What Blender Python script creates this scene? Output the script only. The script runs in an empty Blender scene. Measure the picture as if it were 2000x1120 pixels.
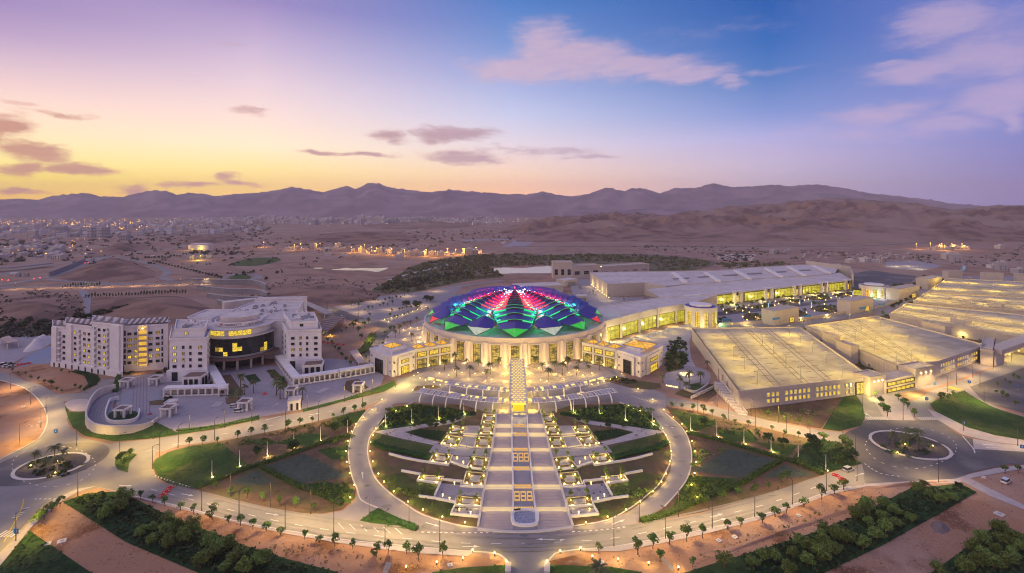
import bpy, bmesh, math, random
import numpy as np
from mathutils import Vector, Matrix, noise
SC = bpy.context.scene
COL = SC.collection
RR = random.Random(11)
rad = math.radians
H, HY = 100.0, 405.0          # drone height in metres, row of the horizon in a 2000 x 1120 frame

# ------------------------------------------------------------------ camera, sky, sun, exposure
cd = bpy.data.cameras.new('camera'); CAM = bpy.data.objects.new('camera', cd); COL.objects.link(CAM)
cd.sensor_width = 36; cd.lens = 18; cd.shift_y = -(560 - HY) / 2000
cd.clip_start = 1; cd.clip_end = 60000
CAM.location = (0, 0, H); CAM.rotation_euler = (rad(90), 0, 0)
SC.camera = CAM
vs = SC.view_settings
SC.display_settings.display_device = 'sRGB'
vs.view_transform = 'Standard'; vs.look = 'None'; vs.exposure = 0.0; vs.gamma = 1; vs.use_curve_mapping = False
SC.render.engine = 'CYCLES'
cy = SC.cycles
cy.use_denoising = True; cy.max_bounces = 5; cy.diffuse_bounces = 2; cy.glossy_bounces = 2; cy.transmission_bounces = 2
cy.volume_bounces = 0; cy.transparent_max_bounces = 8; cy.sample_clamp_indirect = 1.5; cy.sample_clamp_direct = 30
cy.caustics_reflective = False; cy.caustics_refractive = False; cy.use_light_tree = True; cy.filter_width = 1.1
try:
    cy.denoiser = 'OPENIMAGEDENOISE'; cy.denoising_prefilter = 'ACCURATE'
except Exception: pass

def lin(c): return tuple((v/255/12.92 if v/255 <= .04045 else ((v/255+.055)/1.055)**2.4) for v in c)
class NT:
    """small helper for wiring nodes"""
    def __init__(s, tree): s.t = tree
    def n(s, typ, **kw):
        nd = s.t.nodes.new(typ)
        for k, v in kw.items(): setattr(nd, k, v)
        return nd
    def l(s, a, b): s.t.links.new(a, b)
    def val(s, sock, v):
        if hasattr(v, 'is_output'): s.l(v, sock)
        else: sock.default_value = v
    def math(s, op, a, b=0.0, clamp=False):
        nd = s.n('ShaderNodeMath', operation=op, use_clamp=clamp); s.val(nd.inputs[0], a); s.val(nd.inputs[1], b); return nd.outputs[0]
    def vec(s, op, a, b=(0, 0, 0)):
        nd = s.n('ShaderNodeVectorMath', operation=op); s.val(nd.inputs[0], a); s.val(nd.inputs[1], b)
        return nd.outputs['Value'] if op in ('LENGTH', 'DOT_PRODUCT') else nd.outputs[0]
    def maprange(s, v, a, b, c, d, smooth=False):
        nd = s.n('ShaderNodeMapRange', interpolation_type='SMOOTHSTEP' if smooth else 'LINEAR')
        s.val(nd.inputs[0], v)
        for i, q in enumerate((a, b, c, d)): nd.inputs[i+1].default_value = q
        return nd.outputs[0]
    def mix(s, f, a, b, blend='MIX'):
        nd = s.n('ShaderNodeMix', data_type='RGBA', blend_type=blend); s.val(nd.inputs[0], f); s.val(nd.inputs[6], a); s.val(nd.inputs[7], b); return nd.outputs[2]
    def noise(s, vec, scale, detail=4, rough=.55, out='Fac'):
        nd = s.n('ShaderNodeTexNoise'); s.val(nd.inputs['Vector'], vec); nd.inputs['Scale'].default_value = scale
        nd.inputs['Detail'].default_value = detail; nd.inputs['Roughness'].default_value = rough; return nd.outputs[out]
    def ramp(s, f, stops):
        nd = s.n('ShaderNodeValToRGB'); e = nd.color_ramp.elements
        stops = sorted(stops); e[0].position, e[0].color = stops[0][0], (*stops[0][1], 1); e[1].position, e[1].color = stops[-1][0], (*stops[-1][1], 1)
        for p, c in stops[1:-1]:
            q = e.new(p); q.color = (*c, 1)
        s.val(nd.inputs[0], f); return nd.outputs[0]

SUN_AZ, SUN_EL = -100.0, 42.0    # soft after-glow from the upper left
def build_world():
    w = bpy.data.worlds.new('World'); SC.world = w; w.use_nodes = True
    t = NT(w.node_tree); w.node_tree.nodes.clear()
    d = t.n('ShaderNodeTexCoord').outputs['Generated']
    sp = t.n('ShaderNodeSeparateXYZ'); t.l(d, sp.inputs[0]); x, y, z = sp.outputs
    az = t.math('ARCTAN2', x, y); el = t.math('ARCSINE', z)
    E0, E1 = -.05, .75
    f = t.maprange(el, E0, E1, 0, 1)
    def el_of(px, py): return math.atan((HY-py)/1000*math.cos(math.atan((px-1000)/1000)))
    cols = {
     0: [(420,(255,182,30)),(380,(255,202,34)),(345,(255,222,74)),(310,(255,232,138)),(270,(254,228,172)),(225,(252,220,190)),(180,(242,208,198)),(120,(214,185,198)),(60,(182,156,192)),(0,(158,136,184))],
     500: [(420,(255,196,90)),(370,(255,208,100)),(330,(255,226,140)),(285,(254,231,192)),(230,(248,219,206)),(160,(228,203,212)),(85,(196,175,206)),(0,(152,134,188))],
     1000: [(420,(245,176,130)),(378,(250,190,142)),(340,(242,204,174)),(285,(222,207,214)),(225,(192,196,226)),(150,(152,167,216)),(80,(112,144,204)),(0,(72,122,192))],
     1500: [(420,(160,145,175)),(360,(182,165,182)),(320,(182,169,196)),(270,(165,165,212)),(220,(120,142,202)),(150,(72,118,186)),(80,(34,100,178)),(0,(12,86,166))],
     2000: [(420,(112,106,160)),(395,(116,110,162)),(330,(118,116,172)),(250,(114,122,186)),(150,(120,128,192)),(0,(104,118,190))]}
    zen = {0:(120,112,176),500:(108,112,180),1000:(62,102,180),1500:(24,82,158),2000:(84,100,176)}
    def column(k):
        st = [((el_of(k,py)-E0)/(E1-E0), lin(c)) for py, c in cols[k]]
        st.append((1.0, lin(zen[k]))); return t.ramp(f, st)
    azs = [math.atan((k-1000)/1000) for k in (0,500,1000,1500,2000)]
    c = column(0)
    for i, k in enumerate((500,1000,1500,2000)):
        c = t.mix(t.maprange(az, azs[i], azs[i+1], 0, 1, False), c, column(k))
    back = t.ramp(f, [(0,lin((150,128,150))),(.12,lin((202,170,178))),(.3,lin((208,182,190))),(.6,lin((176,164,192))),(1,lin((110,118,182)))])
    side = t.maprange(t.math('ABSOLUTE', az), rad(50), rad(115), 0, 1, True)
    c = t.mix(side, c, back)
    # clouds: soft banks of broken noise at their own bearings and heights
    uv = t.n('ShaderNodeCombineXYZ'); t.val(uv.inputs[0], az); t.val(uv.inputs[1], el); uv = uv.outputs[0]
    st = t.vec('MULTIPLY', uv, (1.0, 2.6, 1))
    n1 = t.noise(t.vec('MULTIPLY', uv, (1.0, 2.9, 1)), 10, 9, .66); n2 = t.noise(t.vec('MULTIPLY', uv, (1.0, 4.5, 1)), 24, 7, .65)
    wob = t.vec('SUBTRACT', t.noise(st, 7, 5, .6, 'Color'), (.5, .5, .5))
    duv = t.vec('ADD', uv, t.vec('MULTIPLY', wob, (.12, .05, 0)))
    def banks(lst, grow):
        acc = None
        for px, py, hw, hh, s in lst:
            a0 = math.atan((px-1000)/1000); ca = math.cos(a0)
            sx = hw/1000*ca*ca*grow; sy = hh/1000*ca*grow
            v = t.vec('MULTIPLY', t.vec('SUBTRACT', duv, (a0, el_of(px, py), 0)), (1/sx, 1/sy, 0))
            m = t.maprange(t.vec('LENGTH', v), .0, 1.7, s, 0, True)
            acc = m if acc is None else t.math('MAXIMUM', acc, m)
        return acc
    dark = banks([(0,246,75,32,1),(62,290,85,26,1.1),(36,328,66,18,1),(155,328,90,13,1),(40,374,70,9,.9),(268,366,34,9,.9),(380,360,62,11,.95),(450,344,28,14,.8),(472,356,42,10,.8),(110,214,80,8,.7),(30,195,60,8,.6),
                  (480,222,55,10,.65),(640,300,52,8,.95),(760,265,50,16,.85),(895,260,85,19,1),(720,303,66,7,.85),(905,308,100,17,.85),(1060,295,135,12,.65),(1150,306,75,6,.7),(440,92,80,16,.4)], 1.12)
    light = banks([(1065,104,66,50,1.1),(1010,138,90,26,1.1),(1140,118,90,32,1.1),(1240,128,120,22,1.1),(1340,142,100,15,1),(1420,154,40,10,.9),(1500,142,90,9,.5),
                   (1840,44,110,40,1),(1920,120,130,40,.95),(1800,140,120,22,1),(1960,190,90,36,1),(1730,130,70,10,.7),(1720,222,120,20,.9),(1650,258,140,24,.6),(1840,240,120,20,.8),(1992,218,26,36,.9),(1930,90,160,100,.6),(1520,295,260,34,.42),(1400,60,200,30,.3),(620,80,140,40,.25),(430,150,280,60,.25),(250,110,200,40,.2)], 1.15)
    fine = t.noise(t.vec('MULTIPLY', duv, (1.0, 3.6, 1)), 46, 6, .7)
    brk = t.math('ADD', t.math('ADD', t.math('MULTIPLY', n1, .42), t.math('MULTIPLY', n2, .32)), t.math('MULTIPLY', fine, .26))
    dm = t.math('MULTIPLY', t.maprange(t.math('ADD', dark, t.math('MULTIPLY', t.math('SUBTRACT', brk, .5), 2.0)), .28, .9, 0, 1, True), t.maprange(dark, .02, .3, 0, 1))
    lm = t.math('MULTIPLY', t.maprange(t.math('ADD', light, t.math('MULTIPLY', t.math('SUBTRACT', brk, .5), 1.5)), .14, 1.0, 0, 1, True), t.maprange(light, .02, .3, 0, 1))
    warm = t.maprange(az, rad(-45), rad(8), 0, 1)
    dcol = t.mix(warm, (*lin((186,126,104)),1), (*lin((172,148,166)),1))
    lcol = t.mix(n2, (*lin((178,158,194)),1), (*lin((216,186,196)),1))
    lcol = t.mix(t.maprange(az, 0, rad(45), 0, .75), lcol, (*lin((160,146,192)),1))
    c = t.mix(t.math('MULTIPLY', lm, .85), c, lcol)
    c = t.mix(t.math('MULTIPLY', dm, .88), c, dcol)
    bg = t.n('ShaderNodeBackground'); t.l(c, bg.inputs[0]); t.val(bg.inputs[1], t.math('ADD', 1.12, t.math('MULTIPLY', t.math('EXPONENT', t.math('MULTIPLY', t.math('MAXIMUM', el, 0.0), -11.0)), .78)))
    sky = t.n('ShaderNodeTexSky', sky_type='NISHITA', sun_disc=False, sun_elevation=rad(SUN_EL), sun_rotation=rad(SUN_AZ), altitude=100, dust_density=2.0)
    b2 = t.n('ShaderNodeBackground'); t.l(sky.outputs[0], b2.inputs[0]); b2.inputs[1].default_value = 0.003
    ad = t.n('ShaderNodeAddShader'); t.l(bg.outputs[0], ad.inputs[0]); t.l(b2.outputs[0], ad.inputs[1])
    o = t.n('ShaderNodeOutputWorld'); t.l(ad.outputs[0], o.inputs[0])
    w.cycles.sampling_method = 'MANUAL'; w.cycles.sample_map_resolution = 512
build_world()
sl = bpy.data.lights.new('sun', 'SUN'); sl.energy = 1.15; sl.angle = rad(90); sl.color = (1, .87, .76)
so = bpy.data.objects.new('sun', sl); COL.objects.link(so)
so.rotation_euler = Vector((math.sin(rad(SUN_AZ)), math.cos(rad(SUN_AZ)), math.tan(rad(SUN_EL)))).to_track_quat('Z', 'Y').to_euler()

# ------------------------------------------------------------------ helpers
def P(x, y, h=0.0):
    """where the sight line through photo pixel (x, y) meets the level h metres above the ground"""
    D = 1000*(H-h)/(y-HY); return Vector(((x-1000)/1000*D, D, h))
def PP(pts, h=0.0): return [P(a, b, h) for a, b in pts]
def smooth(pts, closed=True, k=4):
    n = len(pts); out = []
    for i in range(n if closed else n-1):
        g = lambda j: pts[j % n] if closed else pts[min(max(j, 0), n-1)]
        a, b, c, d = g(i-1), g(i), g(i+1), g(i+2)
        for s in range(k):
            t = s/k
            out.append(tuple(.5*((2*b[q])+(-a[q]+c[q])*t+(2*a[q]-5*b[q]+4*c[q]-d[q])*t*t+(-a[q]+3*b[q]-3*c[q]+d[q])*t**3) for q in range(len(a))))
    if not closed: out.append(tuple(pts[-1]))
    return out
def axx(y): return 1014+(y-840)*.065      # the photo column of the fountain axis at row y
def mir(pts): return [(2*axx(b)-a, b) for a, b in pts]
ONES = 'zeroth first second third fourth fifth sixth seventh eighth ninth tenth eleventh twelfth thirteenth fourteenth fifteenth sixteenth seventeenth eighteenth nineteenth'.split()
TENS = ['', '', 'twenty', 'thirty', 'forty', 'fifty', 'sixty', 'seventy', 'eighty', 'ninety']
def ordw(n):
    if n < 20: return ONES[n]
    h = ''
    if n >= 100: h = ('one' if n < 200 else 'two')+'-hundred-and-'; n %= 100
    if h and n == 0: return h[:-5]+'th'
    if n < 20: return h+ONES[n]
    return h+(TENS[n//10][:-1]+'ieth' if n % 10 == 0 else TENS[n//10]+'-'+ONES[n % 10])
def tag(o, label=None, cat=None, group=None, kind=None):
    for k, v in (('label', label), ('category', cat), ('group', group), ('kind', kind)):
        if v: o[k] = v
    return o
def thing(name, label, cat, loc=(0, 0, 0), rot=0.0, group=None):
    o = bpy.data.objects.new(name, None); COL.objects.link(o); o.location = loc; o.rotation_euler = (0, 0, rot); o.empty_display_size = .5
    return tag(o, label, cat, group)
def wmat(o):
    B = Matrix.Translation(o.location) @ o.rotation_euler.to_matrix().to_4x4() @ Matrix.Diagonal((*o.scale, 1))
    return B if o.parent is None else wmat(o.parent) @ o.matrix_parent_inverse @ B
def inv(p): return wmat(p).inverted()
def put(name, me, parent=None, loc=(0, 0, 0), rot=0.0, scale=1.0, world=False):
    o = bpy.data.objects.new(name, me); COL.objects.link(o)
    o.location = loc; o.rotation_euler = (0, 0, rot); o.scale = (scale,)*3 if not hasattr(scale, '__len__') else scale
    if parent is not None:
        o.parent = parent
        if world: o.matrix_parent_inverse = inv(parent)
    return o
def dup(root, loc, rot, label=None, group=None, scale=None, parts=None):
    r = root.copy(); COL.objects.link(r); r.location = loc; r.rotation_euler = (0, 0, rot)
    if scale: r.scale = (scale,)*3 if not hasattr(scale, '__len__') else scale
    if label: r['label'] = label
    if group: r['group'] = group
    def rec(a, b):
        for ch in a.children:
            c = ch.copy(); COL.objects.link(c); c.parent = b; rec(ch, c)
    rec(root, r); return r
class MB:
    def __init__(s): s.v = []; s.f = []; s.m = []
    def add(s, vs, fs, m=0):
        n = len(s.v); s.v += [tuple(v) for v in vs]; s.f += [tuple(i+n for i in f) for f in fs]; s.m += [m]*len(fs); return s
    def box(s, c, sx, sy, sz, yaw=0.0, m=0, top=1.0):
        ca, sa = math.cos(yaw), math.sin(yaw); vs = []
        for z, k in ((0, 1), (sz, top)):
            for a, b in ((-1, -1), (1, -1), (1, 1), (-1, 1)):
                x, y = a*sx/2*k, b*sy/2*k; vs.append((c[0]+x*ca-y*sa, c[1]+x*sa+y*ca, c[2]+z))
        return s.add(vs, [(3, 2, 1, 0), (4, 5, 6, 7), (0, 1, 5, 4), (1, 2, 6, 5), (2, 3, 7, 6), (3, 0, 4, 7)], m)
    def prism(s, poly, z0, z1, m=0, mt=None, bottom=False):
        p = [(q[0], q[1]) for q in poly]
        if sum(p[i][0]*p[(i+1) % len(p)][1]-p[(i+1) % len(p)][0]*p[i][1] for i in range(len(p))) < 0: p = p[::-1]
        n = len(p); vs = [(a, b, z0) for a, b in p]+[(a, b, z1) for a, b in p]
        s.add(vs, [(i, (i+1) % n, n+(i+1) % n, n+i) for i in range(n)], m)
        s.add([(a, b, z1) for a, b in p], [tuple(range(n))], m if mt is None else mt)
        if bottom: s.add([(a, b, z0) for a, b in p], [tuple(range(n))[::-1]], m)
        return s
    def tube(s, pts, r, n=6, m=0, cap=True):
        pts = [Vector(p) for p in pts]; k = len(pts); rs = r if hasattr(r, '__len__') else [r]*k; b0 = len(s.v)
        up = Vector((0, 0, 1)) if abs((pts[-1]-pts[0]).normalized().z) < .9 else Vector((1, 0, 0))
        for i, p in enumerate(pts):
            t = (pts[min(i+1, k-1)]-pts[max(i-1, 0)]).normalized(); u = t.cross(up).normalized(); w = u.cross(t)
            for j in range(n):
                a = 2*math.pi*j/n; s.v.append(tuple(p+(u*math.cos(a)+w*math.sin(a))*rs[i]))
        for i in range(k-1):
            for j in range(n):
                s.f.append((b0+i*n+j, b0+i*n+(j+1) % n, b0+(i+1)*n+(j+1) % n, b0+(i+1)*n+j)); s.m.append(m)
        if cap:
            s.f.append(tuple(b0+(k-1)*n+j for j in range(n))); s.m.append(m); s.f.append(tuple(b0+j for j in range(n))[::-1]); s.m.append(m)
        return s
    def lathe(s, prof, n=24, c=(0, 0, 0), m=0, a0=0.0, a1=2*math.pi):
        full = abs(a1-a0-2*math.pi) < 1e-6; k = n if full else n+1; b = len(s.v)
        for r, z in prof:
            for j in range(k):
                a = a0+(a1-a0)*j/n; s.v.append((c[0]+r*math.cos(a), c[1]+r*math.sin(a), c[2]+z))
        for i in range(len(prof)-1):
            for j in range(n):
                j2 = (j+1) % k; s.f.append((b+i*k+j, b+i*k+j2, b+(i+1)*k+j2, b+(i+1)*k+j)); s.m.append(m)
        return s
    def wall(s, pts, t, z0, z1, m=0):
        """an upright wall of thickness t along a line of points, mitred"""
        q = [Vector((p[0], p[1])) for p in pts]; L, R_ = [], []
        for i, p in enumerate(q):
            d = (q[min(i+1, len(q)-1)]-q[max(i-1, 0)]).normalized(); nn = Vector((-d.y, d.x))*t/2; L.append(p+nn); R_.append(p-nn)
        n = len(q)
        za = z0 if hasattr(z0, '__len__') else [z0]*n; zb = z1 if hasattr(z1, '__len__') else [z1]*n
        vs = [(*L[i], za[i]) for i in range(n)]+[(*R_[i], za[i]) for i in range(n)]+[(*L[i], zb[i]) for i in range(n)]+[(*R_[i], zb[i]) for i in range(n)]
        fs = []
        for i in range(n-1):
            fs += [(i+1, i, 2*n+i, 2*n+i+1), (n+i, n+i+1, 3*n+i+1, 3*n+i), (2*n+i+1, 2*n+i, 3*n+i, 3*n+i+1)]
        fs += [(0, n, 3*n, 2*n), (n-1+n, n-1, 3*n-1, 4*n-1)]
        return s.add(vs, fs, m)
    def mesh(s, name, mats, shade=False):
        me = bpy.data.meshes.new(name); me.from_pydata(s.v, [], s.f)
        for q in (mats if isinstance(mats, (list, tuple)) else [mats]): me.materials.append(q)
        if len(me.materials) > 1: me.polygons.foreach_set('material_index', s.m)
        if shade: me.polygons.foreach_set('use_smooth', [True]*len(s.f))
        me.update(); return me
    def build(s, name, mats, parent=None, shade=False, world=False, loc=(0, 0, 0), rot=0.0):
        return put(name, s.mesh(name, mats, shade), parent, loc, rot, world=world)

# ------------------------------------------------------------------ materials
MT = {}
def mat(name, c, rough=.85, c2=None, scale=.3, contrast=(.35, .65), bump=0.0, bscale=2.0, metal=0.0, coord='obj', rnd=0.0, spec=.3, c3=None, scale3=.02):
    if name in MT: return MT[name]
    m = bpy.data.materials.new(name); m.use_nodes = True; MT[name] = m
    t = NT(m.node_tree); b = m.node_tree.nodes['Principled BSDF']
    b.inputs['Roughness'].default_value = rough; b.inputs['Metallic'].default_value = metal; b.inputs['Specular IOR Level'].default_value = spec
    base = (*c, 1)
    pos = t.n('ShaderNodeNewGeometry').outputs['Position'] if coord == 'world' else t.n('ShaderNodeTexCoord').outputs['Object']
    if c2:
        base = t.mix(t.maprange(t.noise(pos, scale, 6, .6), contrast[0], contrast[1], 0, 1), base, (*c2, 1))
    if c3:
        base = t.mix(t.maprange(t.noise(pos, scale3, 6, .65), .48, .62, 0, 1), base, (*c3, 1))
    if rnd:
        oi = t.n('ShaderNodeObjectInfo').outputs['Random']
        hs = t.n('ShaderNodeHueSaturation'); hs.inputs['Value'].default_value = 1
        t.val(hs.inputs['Value'], t.maprange(oi, 0, 1, 1-rnd, 1+rnd)); t.val(hs.inputs['Hue'], t.maprange(oi, 0, 1, .5-rnd*.06, .5+rnd*.06)); t.val(hs.inputs['Color'], base); base = hs.outputs[0]
    t.val(b.inputs['Base Color'], base)
    if bump:
        bp = t.n('ShaderNodeBump'); bp.inputs['Strength'].default_value = bump; bp.inputs['Distance'].default_value = .3
        t.l(t.noise(pos, bscale, 5, .6), bp.inputs['Height']); t.l(bp.outputs[0], b.inputs['Normal'])
    return m
def glow(name, c, strength, vary=0.0, scale=.6, sampled=True):
    """something that gives off light; vary breaks it up as a lit room seen through glass"""
    if name in MT: return MT[name]
    m = bpy.data.materials.new(name); m.use_nodes = True; MT[name] = m
    t = NT(m.node_tree); b = m.node_tree.nodes['Principled BSDF']
    b.inputs['Base Color'].default_value = (.03, .03, .03, 1); b.inputs['Roughness'].default_value = .25
    b.inputs['Emission Color'].default_value = (*c, 1); b.inputs['Emission Strength'].default_value = strength
    if vary:
        pos = t.n('ShaderNodeNewGeometry').outputs['Position']
        st = t.maprange(t.noise(t.vec('MULTIPLY', pos, (1, 1, 1.6)), scale, 3, .7), .38, .62, strength*(1-vary), strength*(1+vary*.5))
        t.val(b.inputs['Emission Strength'], st)
    m.cycles.emission_sampling = 'AUTO' if sampled else 'NONE'
    return m
WHITE = mat('white_render', (.76, .71, .69), .8, (.66, .61, .62), .25)
CREAM = mat('cream_stone', (.62, .55, .50), .8, (.54, .48, .44), .3)
PALE = mat('pale_roof', (.64, .56, .52), .85, (.52, .455, .43), .12, c3=(.50, .43, .40), scale3=.05)
SANDW = mat('sand_wall', (.52, .44, .38), .85, (.46, .39, .34), .3)
DECK = mat('deck_concrete', (.42, .375, .33), .85, (.33, .295, .265), .09, (.42, .58), c3=(.27, .235, .21), scale3=.05)
DARKM = mat('dark_metal', (.035, .034, .04), .5)
GREYM = mat('grey_metal', (.3, .3, .33), .5, metal=.3)
PLANTM = mat('plant_machinery', (.42, .41, .44), .6, (.3, .3, .33), .8)
GLASSD = mat('dark_glass', (.015, .02, .024), .08, spec=.6)
BROWNR = mat('brown_canopy', (.2, .12, .1), .7, (.16, .1, .085), .5)
PAVE = mat('paving_stone', (.46, .40, .38), .8, (.38, .33, .33), .35)
PAVE2 = mat('lilac_paving', (.33, .29, .31), .8, (.28, .25, .28), .25)
KERB = mat('kerb_stone', (.55, .5, .46), .8)
LITWIN = glow('lit_window', (1, .66, .07), .95, .5, .6, False)
LITGRN = glow('lit_hall_glass', (.80, .66, .035), .75, .4, .22, False)
LITWARM = glow('warm_strip', (1, .62, .12), 2.2, sampled=False)
BULB = glow('lamp_bulb', (1, .62, .16), 9, sampled=False)
BULBW = glow('white_lamp_bulb', (.85, .9, 1), 16, sampled=False)
BULBO = glow('orange_lamp_bulb', (1, .45, .06), 7, sampled=False)
REDP = mat('red_plastic', (.62, .05, .06), .5)
PAINT = mat('road_paint', (.72, .70, .66), .7, (.6, .57, .53), .8)
YPAINT = mat('yellow_paint', (.62, .46, .06), .7, (.5, .38, .06), .8)
TRUNK = mat('bark', (.16, .11, .075), .9, (.1, .07, .05), 4)
LK = 4.0
def lamp(parent, kind, loc, power, color=(1, .63, .12), size=.25, spot=None, rot=(0, 0, 0)):
    l = bpy.data.lights.new('lamp_light', kind); l.energy = power*LK; l.color = color; l.shadow_soft_size = size
    if spot: l.spot_size = rad(spot); l.spot_blend = .6
    o = bpy.data.objects.new('lamp_light', l); COL.objects.link(o); o.parent = parent; o.location = loc; o.rotation_euler = rot
    return o
def sheet(name, poly, z, m, label=None, kind='structure'):
    mb = MB(); n = len(poly); mb.add([(p[0], p[1], z) for p in poly], [tuple(range(n))])
    a = sum(poly[i][0]*poly[(i+1) % n][1]-poly[(i+1) % n][0]*poly[i][1] for i in range(n))
    if a < 0: mb.f = [f[::-1] for f in mb.f]
    return tag(mb.build(name, m), label, kind=kind)
def psheet(name, px, z, m, label=None, sm=True, h=0):
    return sheet(name, PP(smooth(px) if sm else px, h), z, m, label)
def ribbon(name, pts, w, z, m, label=None, kind='structure', parent=None):
    q = [Vector((p[0], p[1])) for p in pts]; mb = MB(); vs = []
    for i, p in enumerate(q):
        d = (q[min(i+1, len(q)-1)]-q[max(i-1, 0)]).normalized(); nn = Vector((-d.y, d.x))*w/2
        vs += [(*(p+nn), z), (*(p-nn), z)]
    mb.add(vs, [(2*i, 2*i+1, 2*i+3, 2*i+2) for i in range(len(q)-1)])
    return tag(mb.build(name, m, parent), label, kind=None if parent else kind)
def along(pts, step, start=0.0):
    """points every step metres along a line of world points, with the heading"""
    q = [Vector((p[0], p[1])) for p in pts]; out = []; acc = -start
    for a, b in zip(q, q[1:]):
        L = (b-a).length; d = (b-a).normalized() if L else Vector((1, 0)); s = -acc if acc < 0 else (step-acc % step) % step
        base = acc
        k = 0 if acc <= 0 else math.ceil(acc/step)
        while k*step < base+L:
            if k*step >= base: p = a+d*(k*step-base); out.append((p.x, p.y, math.atan2(d.y, d.x)))
            k += 1
        acc += L
    return out
def inside(px, py, poly):
    c = False; n = len(poly); j = n-1
    for i in range(n):
        xi, yi, xj, yj = poly[i][0], poly[i][1], poly[j][0], poly[j][1]
        if (yi > py) != (yj > py) and px < (xj-xi)*(py-yi)/(yj-yi)+xi: c = not c
        j = i
    return c
# ------------------------------------------------------------------ land
EARTH = mat('desert_earth', (.34, .20, .14), .95, (.215, .13, .095), .03, (.42, .6), .4, .5, 0, 'world', c3=(.33, .225, .18), scale3=.006)
EARTHN = mat('bare_earth', (.34, .18, .105),   .95, (.17, .075, .035), .04, (.53, .60), .6, .8, 0, 'world', c3=(.38, .235, .165), scale3=.03)
BED = mat('planting_bed_earth', (.17, .10, .065), .95, (.10, .065, .035), .16, (.35, .65), .5, 1.2, 0, 'world', c3=(.10, .095, .035), scale3=.045)
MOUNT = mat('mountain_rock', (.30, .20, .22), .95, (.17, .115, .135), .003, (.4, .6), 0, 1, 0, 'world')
HILLR = mat('hill_rock', (.26, .15, .105), .95, (.125, .068, .052), .016, (.44, .56), .8, .04, 0, 'world', c3=(.30, .195, .145), scale3=.003)
ASPH = mat('pale_asphalt', (.245, .228, .222), .85, (.215, .195, .19), .07, (.4, .6), 0, 1, 0, 'world', c3=(.29, .26, .24), scale3=.02)
ASPHD = mat('dark_asphalt', (.10, .092, .10), .8, (.075, .07, .08), .06, (.35, .65), 0, 1, 0, 'world', c3=(.17, .155, .15), scale3=.03)
DRIVE = mat('drive_concrete', (.29, .255, .265), .85, (.24, .21, .225), .12, (.35, .65), 0, 1, 0, 'world')
LAWN = mat('lawn_grass', (.038, .095, .014), .95, (.02, .055, .010), .12, (.35, .65), .5, 1.5, 0, 'world', c3=(.085, .105, .026), scale3=.05)
LAWNO = mat('olive_rough_grass', (.075, .10, .022), .95, (.08, .06, .03), .10, (.45, .6), .5, 1.5, 0, 'world', c3=(.035, .07, .014), scale3=.04)
LAWND = mat('dark_ground_cover', (.018, .055, .012), .95, (.010, .03, .008), .18, (.35, .65), .6, 1.2, 0, 'world', c3=(.035, .075, .018), scale3=.03)
PLOT = mat('grey_green_planting', (.085, .105, .075), .95, (.06, .08, .055), .5, (.35, .65), .5, 2, 0, 'world')
WATER = mat('pond_water', (.10, .10, .11), .06, spec=.9)

tag(sheet('ground', [(-11400, -900), (11400, -900), (11400, 8500), (-11400, 8500)], 0, EARTH), 'brown desert plain', kind='structure')

def prof(pts, x):
    for (a, ya), (b, yb) in zip(pts, pts[1:]):
        if a <= x <= b: return ya+(yb-ya)*(x-a)/(b-a)
    return pts[0][1] if x < pts[0][0] else pts[-1][1]
def ridged(x, y, s, o=5):
    v = 0; a = .5; f = s
    for _ in range(o):
        v += a*(1-abs(noise.noise((x*f, y*f, 3.7)))); a *= .5; f *= 2.05
    return v
def massif(name, profile, x0, x1, step, foot, ridge, back, rows, amp, sc, m, label, jag=0.0):
    mb = MB(); xs = np.arange(x0, x1+.1, step); fn = foot if callable(foot) else (lambda x: foot); rn = ridge if callable(ridge) else (lambda x: ridge)
    for r in range(rows+4):
        for px in xs:
            D0, D1 = fn(px), rn(px)
            t = r/rows
            D = D0+(D1-D0)*t if t <= 1 else D1+(back)*(r-rows)/3
            X = (px-1000)/1000*D; zr = H+(HY-prof(profile, px))/1000*D1
            if t <= 1:
                n_ = ridged(X, D, sc); z = zr*(t**.85)+(n_-.72)*amp*math.sin(math.pi*min(t, .97))*(.4+t)
                if t > .9 and t < 1: z = min(z, zr*(.90+.1*(t-.9)*10))
                if r == rows: z = zr+noise.noise((px*.11, 2, 1))*jag*zr+noise.noise((px*.31, 5, 1))*jag*.5*zr
            else: z = zr*(1-(r-rows)/3)
            mb.v.append((X, D, max(z, -.5)))
    n = len(xs)
    for r in range(rows+3):
        for i in range(n-1):
            mb.f.append((r*n+i, r*n+i+1, (r+1)*n+i+1, (r+1)*n+i)); mb.m.append(0)
    return tag(mb.build(name, m, shade=True), label, kind='structure')
FAR = [(-400,392),(-200,386),(0,390),(40,388),(75,391),(100,383),(140,379),(170,377),(195,384),(240,385),(265,378),(300,372),(330,374),(345,381),(370,377),(400,379),(420,384),(450,380),(500,377),(540,372),(570,365),(600,370),(630,376),(655,369),(678,363),(695,370),(720,357),(740,359),(760,366),(790,370),(840,376),(880,371),(930,375),(960,377),(990,380),(1010,379),(1030,381),(1060,374),(1085,380),(1115,384),(1150,379),(1185,366),(1205,371),(1220,374),(1235,367),(1260,369),(1290,378),(1320,367),(1355,368),(1394,358),(1430,366),(1470,364),(1510,361),(1540,364),(1575,361),(1600,361),(1650,368),(1700,378),(1750,383),(1800,389),(1850,397),(1880,402),(1950,404),(2000,401),(2200,398),(2500,400)]
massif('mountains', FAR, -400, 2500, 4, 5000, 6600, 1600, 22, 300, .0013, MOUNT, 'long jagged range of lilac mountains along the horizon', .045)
FOOT = [(900,418),(1000,414),(1060,411),(1150,414),(1190,416),(1240,409),(1280,408),(1320,410),(1380,416),(1500,420),(1700,424)]
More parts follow.
